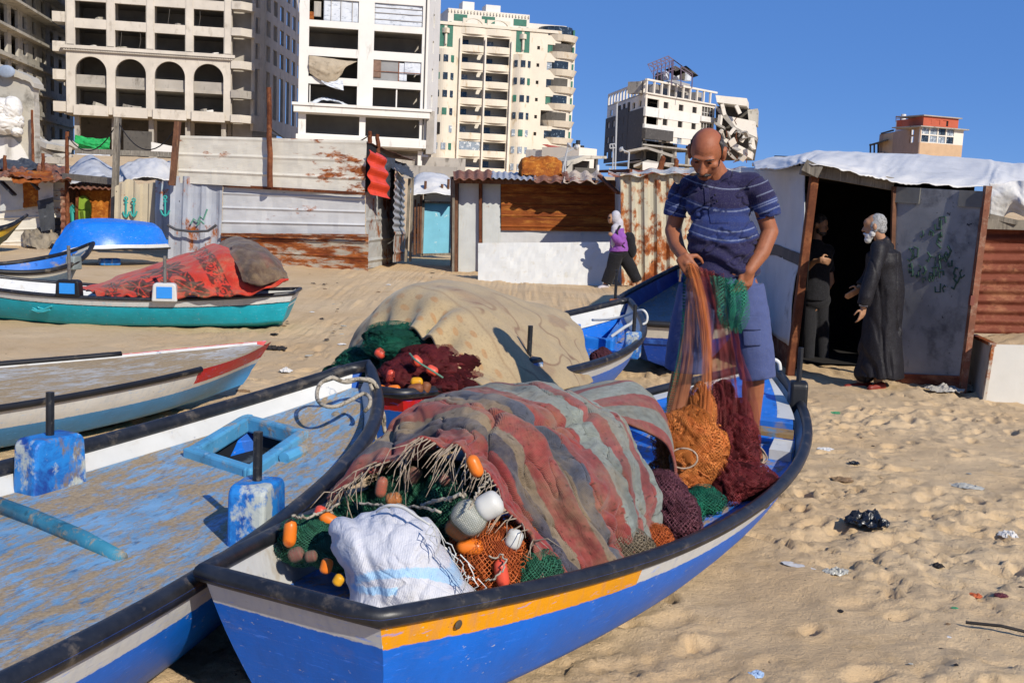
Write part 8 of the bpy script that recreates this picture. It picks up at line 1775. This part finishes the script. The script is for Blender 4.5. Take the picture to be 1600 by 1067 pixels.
# --- man standing inside
ID = 12.75
def i_(x, y, dd=0.0): return D(x, y, ID+dd)
IM = thing('person', 'man in dark clothes standing in the shadow inside the doorway, one hand reaching out', 'person', tuple(i_(1275, 580)))
ih = i_(1282, 352); f2 = V3((.55, -.8, -.1)).normalized(); u2 = (V3((0, 0, 1))-f2*f2.z).normalized(); r2 = f2.cross(u2); IR = Matrix((r2, f2, u2)).transposed()
ip = lambda x, y, z: ih+r2*x+f2*y+u2*z
ie = lambda x, y, z, a, b, c: (ip(x, y, z), (a, b, c), IR)
IH = i_(1287, 407, -.72)
grow('body', [ie(0,-.01,.02,.075,.095,.10), ie(0,.035,-.04,.058,.055,.07), ('cap', ip(0,.086,.012), ip(0,.108,-.03), .010, .015), ie(.08,0,0,.012,.02,.03), ie(-.08,0,0,.012,.02,.03), ('cap', i_(1276,385), ip(0,-.03,-.07), .06, .055), ('cap', i_(1272,412), i_(1272,460), .10, .11), ('cap', i_(1258,395,-.1), i_(1255,425,-.25), .05, .042), ('cap', i_(1255,425,-.25), i_(1273,408,-.58), .04, .03), ('cap', i_(1273,408,-.58), IH, .028, .024), ('cap', i_(1290,395,.1), i_(1298,440,.1), .05, .045), ('cap', i_(1298,440,.1), i_(1283,470,-.05), .04, .03), ('cap', i_(1264,470), i_(1262,575), .08, .045), ('cap', i_(1282,470), i_(1284,575,.1), .08, .045), ('cap', i_(1262,578), i_(1270,580,-.15), .04, .03)] + hand(IH, V3((1, -.15, -.15)), V3((0, -.3, 1)), V3((0, -.9, .3)), .8) + hand(i_(1281,474,-.06), V3((-.2, -.2, -1)), V3((-.8, -.5, 0)), V3((.3, -.9, 0)), .5), .008, SKIN2, IM, 3)
grow('shirt', [(i_(1274,408), (.21,.15,.19)), ('cap', i_(1258,393), i_(1292,393), .09, .09), ('cap', i_(1275,384), i_(1277,386), .09, .09), ('tube', [i_(1273,400), i_(1273,440), i_(1272,468)], [.17, .17, .175], 20), ('tube', [i_(1258,395,-.05), i_(1254,412,-.17), i_(1254,420,-.22)], [.075, .07, .065], 16), ('tube', [i_(1290,395,.08), i_(1296,425,.1)], [.075, .065], 16)], .012, cloth_mat('charcoal_shirt', '#17171b'), IM, 3)
grow('trousers', [(i_(1273,468), (.19,.15,.13)), ('tube', [i_(1264,470), i_(1263,520), i_(1262,574)], [.10, .085, .07], 16), ('tube', [i_(1282,470), i_(1284,520,.05), i_(1285,574,.1)], [.10, .085, .07], 16)], .012, cloth_mat('dark_grey_trousers', '#1d1d20'), IM, 3)
grow('beard', [ie(0,.05,-.085,.05,.04,.035), ie(.045,.02,-.06,.022,.03,.04), ie(-.045,.02,-.06,.022,.03,.04)], .008, HAIRD, IM, 2)
grow('hair', [ie(0,-.02,.035,.081,.099,.096), ie(0,-.05,0,.075,.07,.07)], .009, HAIRD, IM, 2)
mb = MB(); mb.tube([IH+V3((.03, -.03, .0)), IH+V3((.12, -.05, .03))], .006, 6); mb.build('pen', DARKM, IM) if False else None
# ------------------------------------------------------------------ litter on the sand
lr = random.Random(12)
def gz(x, y): return ground_z(x, y)
def scrap(name, label, cat, px, py, size, mat, seed, group=None, flatn=.35, crum=.5, long=1.0, rot=0.0):
    p = W(px, py, 0.0); p.z = gz(p.x, p.y); k = size; n = 14
    U, V_ = np.meshgrid(np.linspace(-1, 1, n), np.linspace(-1, 1, n), indexing='ij')
    sq = np.maximum(np.abs(U), np.abs(V_)); rr = np.sqrt(U*U+V_*V_)+1e-6; f = sq/rr; w = .75+.5*fbm(U*1.5+seed*3, V_*1.5+seed, 2)
    x = U*f*w*k*long; y = V_*f*w*k; z = k*(.10+flatn*(fbm(U*2.2+seed*5, V_*2.2+seed*2, 3))+crum*.5*np.abs(fbm(U*4+seed*7, V_*4+seed, 2)-.5)*2)*(1-.5*sq**2)
    c_, s_ = math.cos(rot), math.sin(rot); G_ = np.stack([x*c_-y*s_, x*s_+y*c_, z], -1)
    o = gridmesh(name, G_, mat, None, smooth=False); o.location = p+V3((0, 0, -.1*k)); mod_solid(o, .0015); tag(o, label, cat, group); return o
BLACKP = M('black_plastic_bag', '#0e0e10', .25, .2, 10, bump=.6, bscale=30, bdist=.01, spec=.6)
PAPER = M('white_paper_scrap', '#c6c4c0', .7, .08, 10, bump=.3); CLEAR = M('cloudy_plastic', '#a9a79c', .3, .15, 10, bump=.5, bscale=30, spec=.6)
DKS = M('dark_scrap', '#241f1b', .7, .2, 10); GREENS = M('green_scrap', '#3c8a5c', .6, .1, 10); ORS = M('orange_scrap', '#b0562a', .6, .1, 10); BLUES = M('pale_blue_scrap', '#9fb6d0', .5, .1, 10); KRAFT = M('brown_card_scrap', '#7d6448', .8, .15, 10)
scrap('plastic_bag', 'crumpled shiny black plastic bag on the sand right of the near boat', 'plastic bag', 1350, 828, .10, BLACKP, 1, flatn=.9, crum=1.2, long=1.3); o = scrap('plastic_bag', 'small black plastic scrap on the sand above the black bag', 'plastic bag', 1334, 728, .035, BLACKP, 2, flatn=.8, crum=.8)
scrap('paper_strip', 'narrow white paper strip lying on the sand below the black bag', 'paper', 1250, 886, .035, PAPER, 3, flatn=.2, crum=.2, long=2.9, rot=-.75)
scrap('plastic_bottle', 'clear crushed plastic bottle half buried right of the paper strip', 'bottle', 1305, 897, .05, CLEAR, 4, flatn=.5, crum=1.0, long=1.3, rot=.3)
scrap('paper_scrap', 'torn white paper scraps near the right edge of the sand', 'paper', 1576, 836, .055, PAPER, 5, flatn=.5, crum=1.4)
scrap('paper_scrap', 'white paper scrap beside the bow of the near boat', 'paper', 1290, 703, .05, PAPER, 6, flatn=.3, crum=.8, long=1.3)
scrap('plastic_scrap', 'dark twisted scrap in the middle of the right hand sand', 'scrap', 1466, 889, .03, DKS, 7, flatn=.8, crum=1)
scrap('plastic_scrap', 'orange and dark scrap near the right edge low on the sand', 'scrap', 1523, 937, .03, ORS, 8, flatn=.6); scrap('plastic_scrap', 'dark red scrap right of the orange scrap', 'scrap', 1563, 938, .03, M('dark_red_scrap', '#5a2328', .6), 9, flatn=.6)
scrap('plastic_scrap', 'pale blue scrap at the bottom edge of the sand', 'scrap', 1181, 1059, .03, BLUES, 10, flatn=.5, long=1.4, rot=.6); scrap('plastic_scrap', 'tiny green scrap on the right hand sand', 'scrap', 1492, 954, .014, GREENS, 11)
scrap('plastic_scrap', 'cloudy plastic film on the sand at middle right', 'scrap', 1512, 761, .07, CLEAR, 12, flatn=.3, long=1.5, rot=-.5); scrap('plastic_scrap', 'greenish thread tangle beside the near boat bow', 'scrap', 1306, 645, .05, GREENS, 13, flatn=.2, long=1.3); scrap('plastic_scrap', 'yellowish flat scrap below the small black scrap', 'scrap', 1318, 750, .06, KRAFT, 14, flatn=.2, long=1.4)
scrap('plastic_bottle', 'crushed clear bottle lying before the teal boat', 'bottle', 345, 511, .10, CLEAR, 15, flatn=.8, crum=1.2, long=1.2); scrap('paper_scrap', 'white paper scrap right of the red tipped white boat', 'paper', 446, 584, .06, PAPER, 16, flatn=.7, crum=1)
scrap('plastic_scrap', 'dark rag beside the tip of the white boat', 'scrap', 424, 547, .12, DKS, 17, flatn=.3, crum=1, long=1.4); scrap('paper_scrap', 'pale scrap behind the upper end of the sandy boat rail', 'paper', 380, 614, .06, KRAFT, 18)
scrap('rag_bundle', 'dirty white rag bundle under the dark shack door', 'rag', 1474, 616, .12, M('dirty_white_rag', '#a39d93', .8, .2, 6, bump=.5), 19, flatn=.6, crum=1, long=1.5); scrap('rag_bundle', 'twisted grey rags at the foot of the metal chest', 'rag', 1516, 612, .13, CANVAS, 20, flatn=.8, crum=1.3, long=.9)
# scattered small pieces, each lying on its own
kinds = [('paper_scrap', PAPER, 'paper'), ('plastic_scrap', DKS, 'scrap'), ('plastic_scrap', CLEAR, 'scrap'), ('wood_chip', KRAFT, 'scrap')]
txt = {'paper_scrap': 'small white paper scrap scattered on the open sand', 'plastic_scrap': 'small plastic scrap scattered on the open sand', 'wood_chip': 'small brown chip scattered on the open sand'}
protos = {}
for i in range(82):
    if i < 55: px, py = lr.uniform(420, 700), lr.uniform(435, 560)
    else: px, py = lr.uniform(1260, 1600), lr.uniform(640, 1060)
    if 540 < px < 780 and py > 470: continue
    nm, mt, ct = kinds[lr.choice((0, 1, 1, 2, 3, 3))]; p = W(px, py, 0); key = (nm, mt.name, i % 3)
    if key not in protos:
        protos[key] = scrap(nm, txt[nm], ct, px, py, .035, mt, 30+i, {'paper_scrap': 'small paper scraps on the sand', 'plastic_scrap': 'small plastic scraps on the sand', 'wood_chip': 'small brown chips on the sand'}[nm], flatn=.4, crum=.8); o = protos[key]
    else: o = protos[key].copy(); COL.objects.link(o); o.location = (p.x, p.y, gz(p.x, p.y)-.003)
    s_ = lr.uniform(.5, 1.3)*(1.0 if i < 55 else .38); o.scale = (s_*lr.uniform(.7, 1.5), s_, s_); o.rotation_euler = (0, 0, lr.uniform(0, 6.28))
for i, (x, y, lab) in enumerate(((1575, 985, 'thin dark stick lying on the sand at the right edge'), (520, 430, 'thin twig lying on the sand before the low white sheet'))):
    p = W(x, y, .02); mb = MB(); mb.tube([p+V3((-.16, .05, .01)), p+V3((-.03, .0, .02)), p+V3((.14, -.05, .0))], .007 if i == 0 else .02, 6); o = mb.build('stick', DKS, loc=tuple(p)); tag(o, lab, 'stick')

# slack wires between the poles
for i, (a, b, sag, lab) in enumerate(((D(105,212,27.2), D(183,192,25.6), .5, 'slack wire from the rusty post to the tall grey timber post'), (D(183,188,25.6), D(278,196,23.9), .6, 'slack wire from the grey timber post to the brown post by the ribbed shack'), (D(421,200,23.38), D(577,212,24), .4, 'slack wire from the round pole along the top of the ribbed shack'))):
    mb = MB(); mb.tube([a.lerp(b, t/14)-V3((0, 0, sag*4*(t/14)*(1-t/14))) for t in range(15)], .014, 5); o = mb.build('wire', DKS, loc=tuple(a)); tag(o, lab, 'wire')
